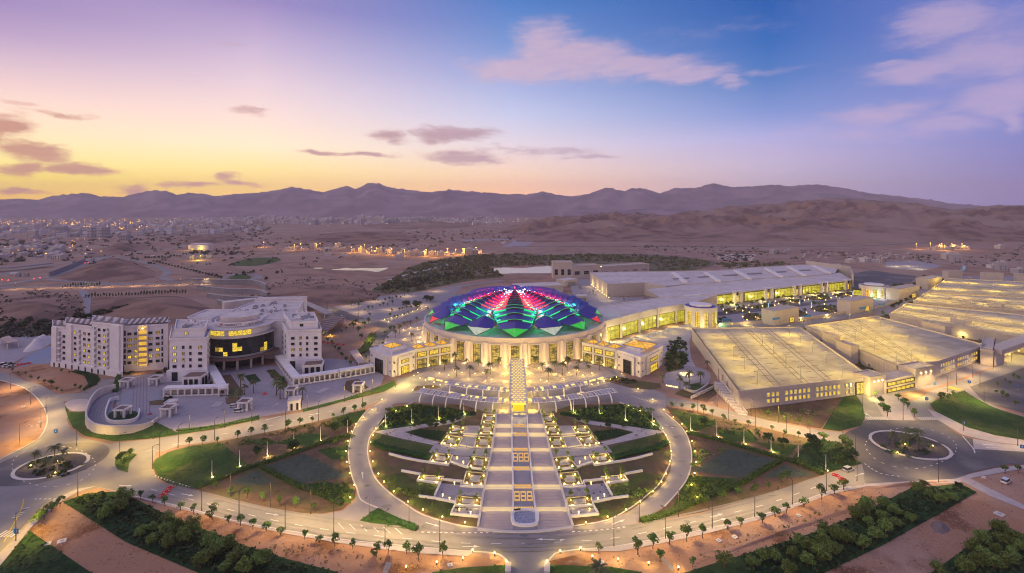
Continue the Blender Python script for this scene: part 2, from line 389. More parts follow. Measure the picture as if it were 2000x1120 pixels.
massif('low_ridge', FOOT, 1100, 1700, 5, 3600, 4200, 500, 8, 40, .004, MOUNT, 'low dark ridge before the mountains', .01)
HIL = [(940,470),(1000,447),(1040,428),(1080,424),(1150,421),(1200,419),(1250,420),(1300,421),(1350,416),(1400,411),(1430,404),(1480,401),(1520,399),(1550,396),(1590,389),(1610,387),(1650,388),(1700,391),(1760,396),(1800,401),(1830,405),(1860,410),(1900,406),(1950,402),(2000,401),(2100,396),(2300,400)]
massif('hills', HIL, 940, 2300, 5, lambda x: 1480 if x > 1010 else 1480+(1010-x)*10, 2700, 700, 50, 190, .0042, HILLR, 'bare brown hills right of centre', .012)
HIL2 = [(1690,474),(1750,455),(1800,440),(1850,424),(1880,419),(1915,428),(1950,438),(2000,430),(2060,424),(2200,430)]
massif('hill_spur', HIL2, 1690, 2200, 6, 1500, 1900, 350, 20, 80, .009, HILLR, 'darker spur of the hills at the far right', .02)
def mound(name, px, h, m, label, rows=10, sc=.03, amp=.25):
    """a rise of the land over an outline given on the ground"""
    q = PP(smooth(px)); c = sum((Vector(p) for p in q), Vector())/len(q); mb = MB(); n = len(q)
    for r in range(rows):
        k = 1-r/rows
        for p in q:
            v = c+(p-c)*k; t = 1-k; z = h*(t*t*(3-2*t)) if t < 1 else h
            mb.v.append((v.x, v.y, z*(1+amp*noise.noise((v.x*sc, v.y*sc, 1)))+.02-(.4 if r == 0 else 0)))
    mb.v.append((c.x, c.y, h))
    for r in range(rows-1):
        for i in range(n): mb.f.append((r*n+i, r*n+(i+1) % n, (r+1)*n+(i+1) % n, (r+1)*n+i))
    for i in range(n): mb.f.append(((rows-1)*n+i, (rows-1)*n+(i+1) % n, rows*n))
    mb.m = [0]*len(mb.f)
    a = sum(q[i].x*q[(i+1) % n].y-q[(i+1) % n].x*q[i].y for i in range(n))
    if a < 0: mb.f = [f[::-1] for f in mb.f]
    return tag(mb.build(name, m, shade=True), label, kind='structure')
mound('hillock', [(112,546),(170,515),(222,503),(262,512),(305,530),(300,545),(220,553)], 11, HILLR, 'eroded brown hillock inside the road loop', amp=.6)
mound('hill_slope', [(-60,640),(-60,585),(40,574),(150,575),(163,586),(170,636),(90,655),(20,660)], 7, HILLR, 'scrubby brown slope left of the gully', amp=.6)
mound('hill_slope', [(176,634),(172,584),(260,580),(350,578),(400,594),(436,618),(400,634),(300,636)], 9, HILLR, 'smooth brown slope right of the gully behind the hotel', amp=.4)
mound('hillock', [(470,620),(520,560),(620,552),(730,566),(745,585),(640,604),(560,618)], 3, HILLR, 'low scrubby rise behind the hotel', amp=.9)
for a in ([(560,470),(640,455),(760,452),(840,462),(780,474),(640,476)], [(700,440),(820,432),(940,436),(900,446),(760,448)], [(330,468),(420,458),(480,462),(440,474),(360,478)], [(160,500),(230,478),(300,476),(280,488),(200,503)]):
    mound('hillock', a, 14, HILLR, 'low brown rise on the plain', amp=.9, sc=.01)

# ---- water
psheet('pond', [(614,523.5),(630,523.5),(628,525),(615,525)], .10, WATER, 'small bright pool in the wadi')
psheet('pond', [(646,527.5),(664,525.5),(676,523.5),(690,525),(708,524),(730,524.5),(757,523.5),(750,528),(736,531.5),(722,529.5),(704,528.5),(680,528.5)], .10, WATER, 'long bright pool in the wadi left of the big dome')
psheet('pond', [(958,527),(985,523),(1020,524),(1078,520),(1080,533),(1045,534),(1010,534),(975,535)], .10, WATER, 'broad bright pool beyond the big dome')

# ---- far roads, the highway and its retaining walls
def road(name, px, w, z, m, label): return ribbon(name, PP(smooth(px, False, 5)), w, z, m, label)
road('road', [(-80,545),(0,537),(75,521),(165,510),(225,496),(325,487),(400,474),(470,468),(560,466)], 17, .12, ASPH, 'highway running away to the upper left')
road('road', [(-80,562),(0,557),(60,548),(100,540),(150,524),(190,508),(225,498)], 13, .16, ASPH, 'near carriageway of the highway')
road('road', [(-80,567),(0,563),(150,558),(250,556),(400,551),(470,549),(500,545),(502,538),(470,535),(440,541),(428,548)], 11, .20, ASPH, 'road along the top of the brown slope')
road('road', [(225,502),(275,511),(312,523),(328,532),(318,543),(340,549)], 11, .18, ASPH, 'curved link road right of the hillock')
road('road', [(100,545),(118,549),(250,556)], 9, .22, ASPH, 'slip road at the hillock foot')
road('road', [(440,466),(600,461),(700,470),(640,482),(520,482)], 12, .10, ASPH, 'distant road past the lit yards')
road('road', [(1000,482),(1150,482),(1400,482),(1600,482),(1750,478),(1900,468),(2060,458)], 16, .12, ASPHD, 'dark highway along the foot of the hills')
road('road', [(900,470),(1000,468),(1022,472),(1000,482)], 60, .06, PAVE2, 'pale levelled yard on the plain')
road('road', [(1000,498),(1130,497),(1220,494)], 10, .08, ASPH, 'track beyond the green wadi')
road('road', [(640,455),(690,462),(760,458),(840,445),(850,440)], 14, .30, PAVE, 'winding dirt track on the plain')
road('road', [(760,548),(800,536),(850,524),(900,512)], 8, .30, PAVE, 'dirt track through the green wadi')
def thick_wall(px, h, t, m, label, z=0.0, cat='retaining wall'):
    q = PP(smooth(px, False, 4)); mb = MB(); mb.wall(q, t, z, z+h); c = q[len(q)//2]
    r = thing('retaining_wall', label, cat, (c.x, c.y, 0)); mb.build('wall', m, r, world=True); return r
CONC = mat('grey_concrete', (.27, .25, .27), .85, (.22, .2, .22), .15)
CONCL = mat('pale_concrete', (.42, .38, .37), .85, (.35, .32, .32), .2)
r = thick_wall([(96,541),(130,528),(166,512)], 7, 1.2, CONC, 'tall grey concrete wall under the highway at left')
# terraced grey embankment right of the slope
tiers = [([(362,553),(430,556),(495,557),(520,566)], 'topmost of the grey terrace walls right of the slope'), ([(385,566),(440,573),(500,575),(522,582)], 'second of the grey terrace walls right of the slope'),
         ([(405,582),(450,588),(505,589),(522,594)], 'third of the grey terrace walls right of the slope'), ([(425,594),(460,602),(505,602),(524,605)], 'lowest of the grey terrace walls right of the slope')]
for i, (px, lb) in enumerate(tiers):
    t = thick_wall(px, 6-i*.6, 1.5, CONC, lb)
    q = PP(smooth([(a, b+2) for a, b in px], False, 4)); mb = MB(); mb.wall(PP(smooth(px, False, 4)), 2.4, 6-i*.6, 6.5-i*.6); mb.build('coping', CONCL, t, world=True)
psheet('path', [(152,568),(170,568),(178,582),(174,636),(167,636),(164,590)], .35, CONC, 'concrete gully down the brown slope', sm=False)
# bridge at far left
bx = thing('road_bridge', 'dark road bridge with two piers at the far left', 'bridge', P(60, 535))
mb = MB(); mb.wall(PP([(-60,532),(20,530),(96,521)], 0), 15, 5, 6.4); mb.build('deck', CONC, bx, world=True)
for a in ((36,541),(52,541)):
    mb = MB(); mb.box(P(*a), 6, 2.5, 5); mb.build('pier', CONC, bx, world=True)

# ---- the near ground plan
psheet('bare_ground', [(-300,760),(0,742),(50,760),(82,790),(92,815),(88,838),(70,860),(0,898),(-300,1000)], .02, EARTHN, 'bare brown lot left of the side road')
sheet('bare_ground', PP([(-400,1119),(-300,1000),(60,1030),(122,978),(230,958),(400,996),(560,1040),(750,1070),(915,1085),(1000,1098),(1066,1098),(1150,1078),(1300,1060),(1480,1014),(1660,946),(1870,934),(2010,905),(2300,905),(2600,1119),(2600,1400),(-600,1400)]), .02, EARTHN, 'bare brown earth along the front of the photo')
# main avenue and roundabouts: one paved sheet each, 3-4 cm apart
psheet('road', [(222,866),(300,858),(360,849),(430,838),(506,820),(590,806),(670,786),(750,767),(776,752),(776,740),(812,735),(840,745),(806,766),(748,782),(708,797),(670,811),(550,839),(430,861),(348,871),(320,882),(270,890),(224,900),(210,885)], .06, ASPH, 'avenue past the hotel to the left gate pavilion', False)
sheet('road', PP([(150,905),(210,900),(240,918),(296,924),(312,942),(330,952),(370,956),(400,966),(450,979),(530,995),(590,1005),(640,1004),(672,998),(700,990),(760,1010),(820,1037),(932,1036),(1023,1042),(1119,1032),(1236,1026),(1250,1024),(1300,1016),(1370,1004),(1460,978),(1520,960),(1596,934),(1628,923),(1684,907),(1700,938),(1686,946),(1664,950),(1616,961),(1550,986),(1476,1010),(1380,1034),(1300,1050),(1200,1068),(1140,1073),(1090,1079),(1078,1088),(1066,1102),(1066,1130),(996,1130),(996,1102),(980,1086),(960,1080),(926,1078),(900,1076),(800,1070),(700,1058),(650,1052),(550,1035),(450,1016),(350,989),(260,966),(190,950)]), .06, ASPH, 'front avenue between the two roundabouts')
psheet('road', [(0,898),(70,862),(88,838),(92,815),(80,788),(50,760),(0,743),(-80,722),(-80,700),(0,726),(50,744),(80,752),(110,770),(160,768),(190,754),(200,740),(240,752),(240,775),(196,778),(172,800),(126,784),(124,790),(136,806),(130,820),(138,838),(160,856),(224,870),(224,900),(180,930),(120,980),(60,1032),(0,1106),(-80,1180),(-300,1180),(-160,1020),(-60,930)], .10, ASPH, 'left roundabout and the side road past the hotel', False)
psheet('road', [(1300,776),(1340,782),(1400,796),(1452,810),(1500,822),(1600,841),(1646,845),(1650,866),(1580,857),(1500,837),(1420,819),(1360,801),(1300,791)], .07, ASPH, 'road below the front parking deck', False)
def ring(px_in, px_out, z, m, label, name='road'):
    a, b = PP(smooth(px_in)), PP(smooth(px_out)); n = len(a); mb = MB()
    mb.add([(p.x, p.y, z) for p in a]+[(p.x, p.y, z) for p in b], [(i, (i+1) % n, n+(i+1) % n, n+i) for i in range(n)])
    o = mb.build(name, m)
    if o.data.polygons[0].normal.z < 0: o.data.flip_normals()
    return tag(o, label, kind='structure')
def ell(cx, cy, w, h, n=16): # a level circle seen through the lens: fitted on the ground between rows cy-h and cy+h
    D0, D1 = P(cx, cy+h).y, P(cx, cy-h).y; c = (D0+D1)/2; X = (cx-1000)/1000*c; rx = w/1000*c; ry = (D1-D0)/2
    return [(X+rx*math.cos(2*math.pi*i/n), c+ry*math.sin(2*math.pi*i/n)) for i in range(n)]
sheet('road', ell(98, 908, 95, 43, 48), .14, ASPHD, 'dark ring of the left roundabout')
sheet('road', PP(smooth([(1684,908),(1655,885),(1646,864),(1652,846),(1676,836),(1690,822),(1732,821),(1786,822),(1830,821),(1856,838),(1880,853),(1940,866),(2010,872),(2300,884),(2300,930),(2010,908),(1940,914),(1896,924),(1866,936),(1800,944),(1720,946),(1690,944)], True, 3)), .12, ASPHD, 'dark right roundabout and its east leg')
sheet('pavement', PP([(1900,858),(1960,868),(2020,874),(2300,890),(2300,895),(2010,884),(1902,878)]), .16, PAVE, 'paved median of the east leg')
sheet('pavement', PP([(1686,946),(1866,936),(1896,926),(1940,916),(2010,908),(2300,912),(2300,920),(2010,914),(1900,934),(1870,944),(1690,951)]), .13, PAVE, 'sidewalk below the right roundabout')
sheet('pavement', PP([(1812,800),(1832,806),(1856,818),(1895,836),(1945,852),(2010,862),(2300,885),(2300,872),(2010,872),(1940,864),(1880,850),(1850,832),(1826,818)]), .14, PAVE, 'sidewalk along the right lawn')
psheet('road', [(1690,822),(1684,800),(1676,778),(1690,770),(1702,775),(1716,800),(1732,822)], .09, ASPH, 'ramp road into the front parking deck', False)
psheet('plaza', [(1732,822),(1712,795),(1700,772),(1745,758),(1770,790),(1787,822)], .08, PAVE, 'pink paved walk between young trees', False)
sheet('road', PP([(1787,822),(1770,790),(1800,776),(1822,762),(1900,736),(1960,710),(2010,688),(2300,600),(2300,660),(2010,712),(1980,726),(1894,756),(1830,776),(1816,794),(1814,806),(1832,822)]), .085, ASPH, 'boulevard climbing along the parking wall')
sheet('parking_lot', PP([(1894,756),(1980,726),(2010,714),(2300,680),(2300,800),(2010,810),(1925,788),(1890,768)]), .05, ASPHD, 'dark lot at the far right')
psheet('road', [(1830,776),(1894,756),(1920,784),(1975,808),(2020,818),(2020,828),(1960,816),(1905,796),(1882,768)], .095, DRIVE, 'curved pale slip road round the right lawn', False)
sheet('road', PP([(222,866),(300,862),(304,893),(294,910),(308,938),(262,938),(226,930),(205,920),(212,890)]), .066, ASPH, 'slip road between the grass triangle and the bright lawn')
sheet('road', PP([(118,940),(210,920),(262,932),(300,940),(262,968),(190,953),(150,964),(118,980)]), .068, ASPH, 'lower right mouth of the left roundabout')
# circular drive
RIN = [(806,786),(770,804),(736,838),(722,856),(718,886),(726,920),(740,944),(766,968),(790,984),(820,1004),(860,1018),(900,1028),(960,1035),(1024,1040),(1090,1034),(1119,1029),(1186,1017),(1230,994),(1262,970),(1286,948),(1302,920),(1311,896),(1310,876),(1304,858),(1294,842),(1270,824),(1246,804),(1210,786)]
ROUT = [(790,768),(745,785),(714,806),(692,838),(682,870),(681,896),(687,930),(697,955),(706,978),(738,993),(786,1016),(820,1036),(890,1046),(960,1050),(1024,1052),(1090,1048),(1150,1042),(1215,1030),(1250,1017),(1298,990),(1322,964),(1342,936),(1350,908),(1350,880),(1341,850),(1326,830),(1300,808),(1250,782)]
ring(RIN, ROUT, .12, DRIVE, 'pale circular drive round the stepped gardens')
sheet('road', PP(smooth([(682,896),(686,930),(697,955),(694,976),(670,998),(640,1005),(690,1020),(740,1012),(760,1004),(738,992),(712,975),(705,930)], True, 3)), .115, DRIVE, 'left mouth of the circular drive')
sheet('road', PP(smooth([(1349,905),(1343,936),(1324,964),(1300,988),(1250,1017),(1234,1027),(1200,1036),(1190,1020),(1230,996),(1290,945),(1330,910)], True, 3)), .115, DRIVE, 'right mouth of the circular drive')
psheet('plaza', [(790,768),(800,738),(812,722),(880,708),(1000,716),(1140,706),(1206,722),(1230,745),(1300,770),(1300,792),(1245,804),(1210,786),(1130,790),(1060,812),(965,812),(905,790),(806,786)], .05, DRIVE, 'drop-off roads before the dome', False)
TILE = mat('plaza_stone', (.44, .36, .32), .75, (.36, .29, .27), .5, c3=(.5, .42, .36), scale3=.05)
sheet('plaza', PP([(812,735),(840,722),(885,706),(1000,712),(1135,706),(1180,720),(1204,735),(1165,741),(1130,747),(1085,753),(1030,758),(994,758),(945,758),(905,754),(870,747),(838,738)]), .15, TILE, 'pink stone forecourt with palms below the dome')
sheet('plaza', PP(smooth([(1296,740),(1310,722),(1345,716),(1380,724),(1388,740),(1372,756),(1330,762),(1304,756)])), .11, PAVE2, 'round court right of the right pavilion')
psheet('path', [(1360,720),(1350,700),(1346,670),(1352,650),(1344,650),(1338,675),(1340,702),(1330,722)], .10, PAVE, 'curved path beside the front parking deck', False)
sheet('plaza', PP([(1176,672),(1350,632),(1400,640),(1345,650),(1345,690),(1300,700),(1210,684)]), .07, PAVE, 'dining terrace in front of the glazed foyer')
# forecourt of the exhibition hall
sheet('plaza', PP([(1392,598),(1664,566),(1760,585),(1640,612),(1500,634),(1410,640),(1380,640)]), .08, PAVE2, 'lilac forecourt with tree islands before the exhibition hall')
sheet('road', PP([(1380,612),(1500,600),(1640,584),(1700,580),(1700,584),(1640,589),(1500,607),(1380,620)]), .12, ASPHD, 'narrow road through the forecourt')
sheet('parking_lot', PP([(1660,536),(1700,528),(1790,540),(1780,552),(1700,562),(1664,562)]), .10, ASPHD, 'empty dark lot right of the exhibition hall')
sheet('parking_lot', PP([(1730,512),(1800,510),(1840,520),(1800,530),(1730,523)]), .10, PAVE2, 'pale lit lot beyond the dark lot')
road('road', [(1740,590),(1780,566),(1812,548),(1840,538)], 12, .14, ASPH, 'road between tree rows at the upper right')
sheet('parking_lot', PP([(640,600),(720,585),(850,566),(905,556),(880,590),(850,618),(760,636),(690,615)]), .05, DRIVE, 'car park with rows of little trees left of the dome')
road('road', [(600,588),(650,606),(690,622),(740,634),(757,640),(740,655),(722,680),(716,700),(722,725)], 13, .10, ASPHD, 'dark service road left of the dome')
road('road', [(640,596),(700,584),(780,577),(860,566),(940,553),(985,548)], 9, .09, DRIVE, 'upper edge road of the car park')
sheet('plaza', PP([(757,650),(840,620),(838,700),(812,715),(760,706),(745,680)]), .06, TILE, 'pink side court left of the dome')
sheet('plaza', PP([(1110,545),(1180,545),(1192,580),(1300,582),(1345,584),(1176,615),(1120,580)]), .04, PAVE2, 'service yard between dome and exhibition hall')
# hotel grounds
sheet('plaza', PP([(210,742),(330,730),(440,715),(560,715),(640,700),(726,708),(750,736),(744,752),(700,772),(592,800),(508,815),(430,830),(345,843),(262,820),(236,812)]), .045, PAVE2, 'lilac paved grounds before the hotel')
psheet('bare_ground', [(22,728),(55,744),(100,768),(122,770),(160,766),(188,752),(197,740),(188,730),(150,722),(105,712),(60,712)], .08, EARTHN, 'brown garden island beside the hotel', False)
psheet('court', [(34,712),(48,698),(75,684),(100,676),(105,708),(60,720)], .06, mat('blue_court', (.2, .23, .32), .7), 'blue sports court left of the hotel', False)
psheet('parking_lot', [(-80,700),(-60,660),(60,650),(100,668),(60,690),(20,712)], .03, PAVE2, 'grey yard at the left edge', False)
sheet('path', PP(smooth([(126,790),(140,782),(160,780),(172,782),(168,802),(145,804),(134,800)])), .13, PAVE, 'small paved apron by the ramp')
# far right ground
sheet('parking_lot', PP([(1730,640),(1700,600),(1840,540),(2300,540),(2300,700),(2010,700),(1940,716),(1830,756),(1700,778),(1450,800),(1345,650),(1560,630)]), .025, DRIVE, 'pale ground round the parking decks')

# ---- pavements and kerbs
def kerb(px, label, closed=False, w=.45, h=.15):
    q = PP(smooth(px, closed, 4));
    if closed: q.append(q[0])
    mb = MB(); mb.wall(q, w, 0, h+.1); return tag(mb.build('kerb', KERB), label, kind='structure')
sheet('pavement', PP([(190,952),(260,968),(350,990),(450,1017),(550,1036),(650,1053),(750,1064),(900,1077),(926,1080),(912,1088),(820,1082),(750,1074),(650,1060),(550,1042),(470,1024),(350,995),(240,966)]), .18, PAVE, 'sidewalk along the left half of the front avenue')
sheet('pavement', PP([(1130,1074),(1200,1069),(1300,1051),(1380,1035),(1476,1011),(1550,987),(1616,962),(1664,951),(1690,948),(1690,952),(1620,967),(1550,993),(1480,1017),(1390,1041),(1300,1061),(1210,1078),(1144,1078)]), .18, PAVE, 'sidewalk along the right half of the front avenue')
sheet('pavement', PP([(190,950),(150,962),(120,980),(60,1032),(0,1106),(-80,1180),(-100,1160),(-10,1090),(30,1052),(70,1006),(106,976),(150,956)]), .17, PAVE, 'sidewalk at the lower left corner')
kerb([(240,966),(350,990),(450,1017),(550,1036),(650,1053),(750,1064),(900,1077),(930,1079),(960,1081),(980,1087),(996,1103)], 'kerb of the front avenue, left of the south road')
kerb([(1066,1103),(1078,1089),(1092,1080),(1140,1074),(1200,1069),(1300,1051),(1380,1035),(1476,1011),(1550,987),(1616,962),(1664,951)], 'kerb of the front avenue, right of the south road')
kerb(ROUT[1:10], 'outer kerb on the left of the circular drive'); kerb(ROUT[19:27], 'outer kerb on the right of the circular drive')
kerb(RIN[:13], 'inner kerb on the left of the circular drive'); kerb(RIN[14:], 'inner kerb on the right of the circular drive')
kerb([(0,898),(70,861),(88,838),(92,815),(80,788),(50,760),(0,743)], 'kerb of the bare lot at left')

# ---- lawns, plots and beds
LAWNS = []
def bed(name, px, m, label, z=.16, sm=False):
    q = PP(smooth(px, True, 3) if sm else px); sheet(name, q, z, m, label); LAWNS.append((name, q, m)); return q
QL = [(296,908),(304,897),(330,883),(365,873),(430,863),(517,846),(610,826),(690,806),(714,804),(694,836),(682,870),(680,896),(686,930),(696,955),(692,976),(668,997),(630,1004),(590,1003),(530,993),(450,977),(400,963),(330,948),(306,932)]
bed('planting_bed', QL, BED, 'brown planted quarter left of the circular drive', .13)
QR = [(1300,795),(1360,804),(1420,821),(1500,839),(1580,858),(1646,866),(1664,888),(1684,907),(1628,921),(1596,932),(1520,958),(1460,976),(1370,1002),(1300,1014),(1252,1022),(1300,990),(1324,964),(1342,938),(1351,908),(1350,880),(1342,850),(1326,830)]
bed('planting_bed', QR, BED, 'brown planted quarter right of the circular drive', .13)
bed('lawn', [(298,910),(306,898),(332,884),(365,875),(430,865),(486,908),(430,933),(382,955),(340,950),(312,936)], LAWN, 'bright lawn at the left tip of the gardens')
bed('lawn', [(1580,860),(1640,864),(1655,886),(1682,907),(1618,924),(1604,920),(1546,897)], LAWND, 'dark green lawn left of the right roundabout')
bed('field', [(520,912),(594,888),(645,910),(678,932),(632,940),(580,945)], PLOT, 'large grey-green plot in the left quarter')
bed('field', [(448,944),(502,920),(540,946),(494,949)], PLOT, 'small grey-green plot by the left hedge')
bed('field', [(1426,878),(1512,898),(1450,934),(1350,921)], PLOT, 'large grey-green plot in the right quarter')
bed('field', [(1530,908),(1592,930),(1540,934),(1490,934)], PLOT, 'small grey-green plot by the right hedge')
for px, lb in (([(480,862),(520,856),(545,866),(510,872)], 'green patch between the left road and the long hedge'), ([(540,868),(590,846),(640,852),(600,872)], 'second green patch by the left hedge'), ([(620,880),(680,870),(676,895),(650,900)], 'green patch beside the left of the drive'),
               ([(650,816),(715,800),(700,825),(655,838)], 'green patch at the upper left quarter'), ([(580,948),(640,942),(690,955),(685,985),(640,972)], 'dull green patch at the lower left quarter')):
    bed('lawn', px, LAWN, lb)
for px, lb in (([(1310,800),(1380,815),(1400,830),(1350,845)], 'green patch at the upper right quarter'), ([(1395,840),(1470,845),(1480,866),(1420,862)], 'green patch by the upper right road'), ([(1345,930),(1440,936),(1400,965),(1310,1000)], 'dull green patch at the lower right quarter'), ([(1480,865),(1560,870),(1540,892),(1510,885)], 'green patch between road and right hedge')):
    bed('lawn', px, LAWN, lb)
bed('lawn', [(122,981),(170,965),(226,961),(262,974),(312,1000),(400,1036),(470,1064),(550,1090),(660,1119),(640,1160),(440,1140),(380,1117),(246,1060)], LAWND, 'dark ground cover strip at lower left')
bed('lawn', [(58,1038),(90,1060),(180,1121),(150,1160),(-40,1160),(2,1104)], LAWND, 'dark lawn in the lower left corner')
bed('lawn', [(1330,1122),(1400,1100),(1500,1070),(1580,1044),(1660,1013),(1740,974),(1780,954),(1830,950),(1876,946),(1908,962),(1842,1000),(1720,1068),(1610,1120),(1560,1160),(1300,1160)], LAWND, 'dark ground cover strip at lower right')
bed('lawn', [(1818,1121),(1880,1076),(1950,1024),(2010,1050),(2100,1100),(2000,1180),(1780,1160)], LAWND, 'dark ground cover in the lower right corner')
bed('lawn', [(844,1119),(900,1110),(996,1104),(996,1160),(840,1160)], LAWN, 'lawn left of the south road')
bed('lawn', [(1067,1104),(1190,1108),(1254,1119),(1254,1160),(1067,1160)], LAWN, 'lawn right of the south road')
bed('lawn', [(1816,790),(1836,778),(1860,770),(1884,764),(1905,778),(1940,796),(1975,808),(2010,818),(2300,850),(2300,885),(2010,862),(1940,850),(1890,836),(1850,816),(1826,804)], LAWN, 'wide lawn right of the boulevard')
bed('lawn', [(1648,776),(1672,772),(1684,790),(1690,815),(1682,832),(1640,843),(1606,839),(1630,800)], LAWN, 'green slope at the corner of the front parking deck')
bed('planting_bed', [(1450,801),(1545,790),(1648,776),(1630,800),(1604,838),(1500,821),(1460,812)], BED, 'brown slope below the front parking deck', .15)
bed('lawn', [(126,792),(136,806),(168,806),(168,838),(200,848),(260,848),(305,825),(345,845),(420,832),(506,812),(506,818),(430,837),(360,848),(300,857),(224,863),(165,852),(142,836),(133,818)], LAWN, 'grass verge round the hotel ramp', .155)
bed('lawn', [(590,800),(670,780),(744,755),(770,745),(775,752),(750,766),(670,785),(592,806)], LAWN, 'grass verge right of the hotel entry', .155)
bed('lawn', [(136,726),(160,724),(190,733),(196,741),(188,752),(160,765),(172,750),(165,735)], LAWND, 'dark grass tip of the garden island', .155)
bed('lawn', [(738,993),(786,1016),(818,1036),(760,1030),(702,1018)], LAWN, 'grass triangle at the left mouth of the drive')
bed('lawn', [(224,908),(228,890),(245,884),(268,888),(252,905),(250,924),(230,918)], LAWN, 'grass triangle beside the left roundabout')
bed('planting_bed', [(806,764),(812,756),(846,752),(862,757),(835,762)], BED, 'dark bed at the left gate')
bed('planting_bed', [(1180,744),(1206,736),(1244,744),(1290,750),(1292,758),(1270,762),(1230,758)], BED, 'dark bed before the right pavilion')
bed('planting_bed', [(1298,706),(1304,684),(1336,690),(1344,705),(1330,722),(1304,728)], BED, 'shrub bed right of the right pavilion')
bed('planting_bed', [(1318,770),(1330,762),(1380,750),(1410,752),(1400,770),(1380,786),(1340,778)], BED, 'dark bed below the round court')
# inside the ring (both sides of the axis)
def both(name, px, m, lab, z=.16, sm=False):
    m = LAWNO if m is LAWN else m; bed(name, px, m, lab % 'left', z, sm); bed(name, mir(px)[::-1], m, lab % 'right', z, sm)
both('planting_bed', [(806,789),(772,806),(738,840),(725,857),(721,886),(729,920),(743,944),(769,967),(793,983),(823,1002),(862,1016),(902,1026),(933,1031),(948,944),(962,880),(970,812),(905,792)], BED, 'brown bed filling the %s half inside the drive', .13)
both('lawn', [(808,790),(870,796),(930,806),(930,812),(900,816),(868,822),(797,834),(742,842),(738,832),(752,812),(780,797)], LAWND, 'dense shrub bed at the upper %s of the ring', .17)
both('lawn', [(792,846),(820,839),(872,844),(860,862),(830,856)], LAWND, 'dark triangle lawn in the upper %s of the ring', .17)
both('lawn', [(726,860),(742,849),(780,858),(844,875),(838,895),(800,886),(762,878),(728,866)], LAWN, 'curved lawn in the %s of the ring', .17)
both('path', [(730,845),(742,842),(797,834),(872,823),(900,817),(905,822),(876,830),(822,837),(790,845),(830,858),(860,865),(848,871),(790,859),(744,848)], PAVE, 'pale paths meeting at the %s edge of the ring', .18)
both('lawn', [(740,930),(790,925),(812,942),(860,950),(870,975),(900,985),(895,1012),(850,1012),(800,985),(765,962)], LAWN, 'rough lawn at the lower %s of the ring', .17)
# roundabout islands
ISL = ell(101, 912, 58, 26, 40); ISR = ell(1776, 871, 64, 28, 40)
GRAVEL = mat('grey_gravel', (.10, .085, .095), .95, (.06, .05, .055), .6, (.35, .65), .6, 2)
def circ_kerb(q, lab):
    mb = MB(); mb.wall(q+[q[0], q[1]], 1.1, 0, .32); return tag(mb.build('kerb', KERB), lab, kind='structure')
for q, lb in ((ISL, 'left'), (ISR, 'right')):
    sheet('traffic_island', q, .24, GRAVEL, f'dark planted island of the {lb} roundabout'); circ_kerb(q, f'pale round kerb of the {lb} roundabout')
# road markings
def dashes(px, L, gap, w, m=PAINT, z=.2, lab='dashed white lane line'):
    q = PP(smooth(px, False, 6)); mb = MB()
    for x, y, a in along(q, L+gap): 
        c, s_ = math.cos(a), math.sin(a); mb.add([(x+c*u*L/2-s_*v*w/2, y+s_*u*L/2+c*v*w/2, z) for u, v in ((-1,-1),(1,-1),(1,1),(-1,1))], [(0,1,2,3)])
    return tag(mb.build('road_marking', m), lab, kind='structure')
dashes([(300,958),(400,984),(500,1010),(600,1030),(700,1044),(800,1054),(900,1062),(1000,1063),(1100,1060),(1200,1052),(1300,1033),(1400,1010),(1500,985),(1600,950)], 3, 6, .22, lab='dashed centre line of the front avenue')
dashes([(826,1041),(880,1042),(940,1042),(970,1042)], .9, .9, .5, lab='white give-way line at the left mouth of the drive')
dashes([(1120,1040),(1180,1036),(1225,1030)], .9, .9, .5, lab='white give-way line at the right mouth of the drive')
dashes([(304,931),(330,940),(372,953)], .8, .9, .5, lab='white give-way line of the left slip road')
dashes(smooth([(24,908),(46,884),(100,872),(160,882),(186,908),(160,938),(100,952),(40,938)], True, 4), 1.2, 2.6, .3, lab='dotted ring on the left roundabout')
dashes(smooth([(1690,870),(1720,846),(1776,836),(1836,846),(1868,872),(1850,898),(1790,916),(1720,904)], True, 4), 1.2, 2.6, .3, lab='dotted ring on the right roundabout')
dashes([(1690,908),(1720,926),(1760,932)], 1.0, .8, .4, lab='give-way dots below the right roundabout')
dashes([(240,894),(330,872),(430,850),(550,828),(670,798),(760,770)], 3, 6, .2, lab='dashed line of the hotel avenue')
dashes([(1320,786),(1420,810),(1520,833),(1620,850)], 3, 6, .2, lab='dashed line of the road below the parking deck')
dashes([(70,976),(112,976)], .8, .8, .5, lab='give-way dots at the lower left exit')
def stripes(px_a, px_b, n, wid, L, lab, m=PAINT, skew=0):
    a, b = P(*px_a), P(*px_b); d = (b-a); u = d.normalized(); v = Vector((-u.y, u.x, 0)); v = (v+u*skew).normalized(); mb = MB()
    for i in range(n):
        c = a+d*(i+.5)/n; mb.add([tuple(c+u*s*wid/2+v*t*L/2+Vector((0,0,.2))) for s, t in ((-1,-1),(1,-1),(1,1),(-1,1))], [(0,1,2,3)])
    return tag(mb.build('road_marking', m), lab, kind='structure')
stripes((1692,818),(1731,818), 9, .5, 3.4, 'zebra crossing left of the pink walk')
stripes((1794,819),(1826,818), 8, .5, 3.4, 'zebra crossing right of the pink walk')
stripes((0,1044),(34,1044), 5, .6, 3.2, 'zebra crossing at the lower left')
stripes((655,1028),(790,1040), 6, .45, 4.2, 'white hatching before the left mouth of the drive', skew=-1.2)
stripes((28,1014),(52,992), 5, .3, 2.2, 'white hatching on the lower left road')
stripes((1232,774),(1282,790), 10, .35, 1.2, 'white rumble dots on the upper right road')
def stripe_line(px, w, lab, m=PAINT): ribbon('road_marking', PP(smooth(px, False, 4)), w, .2, m, lab)
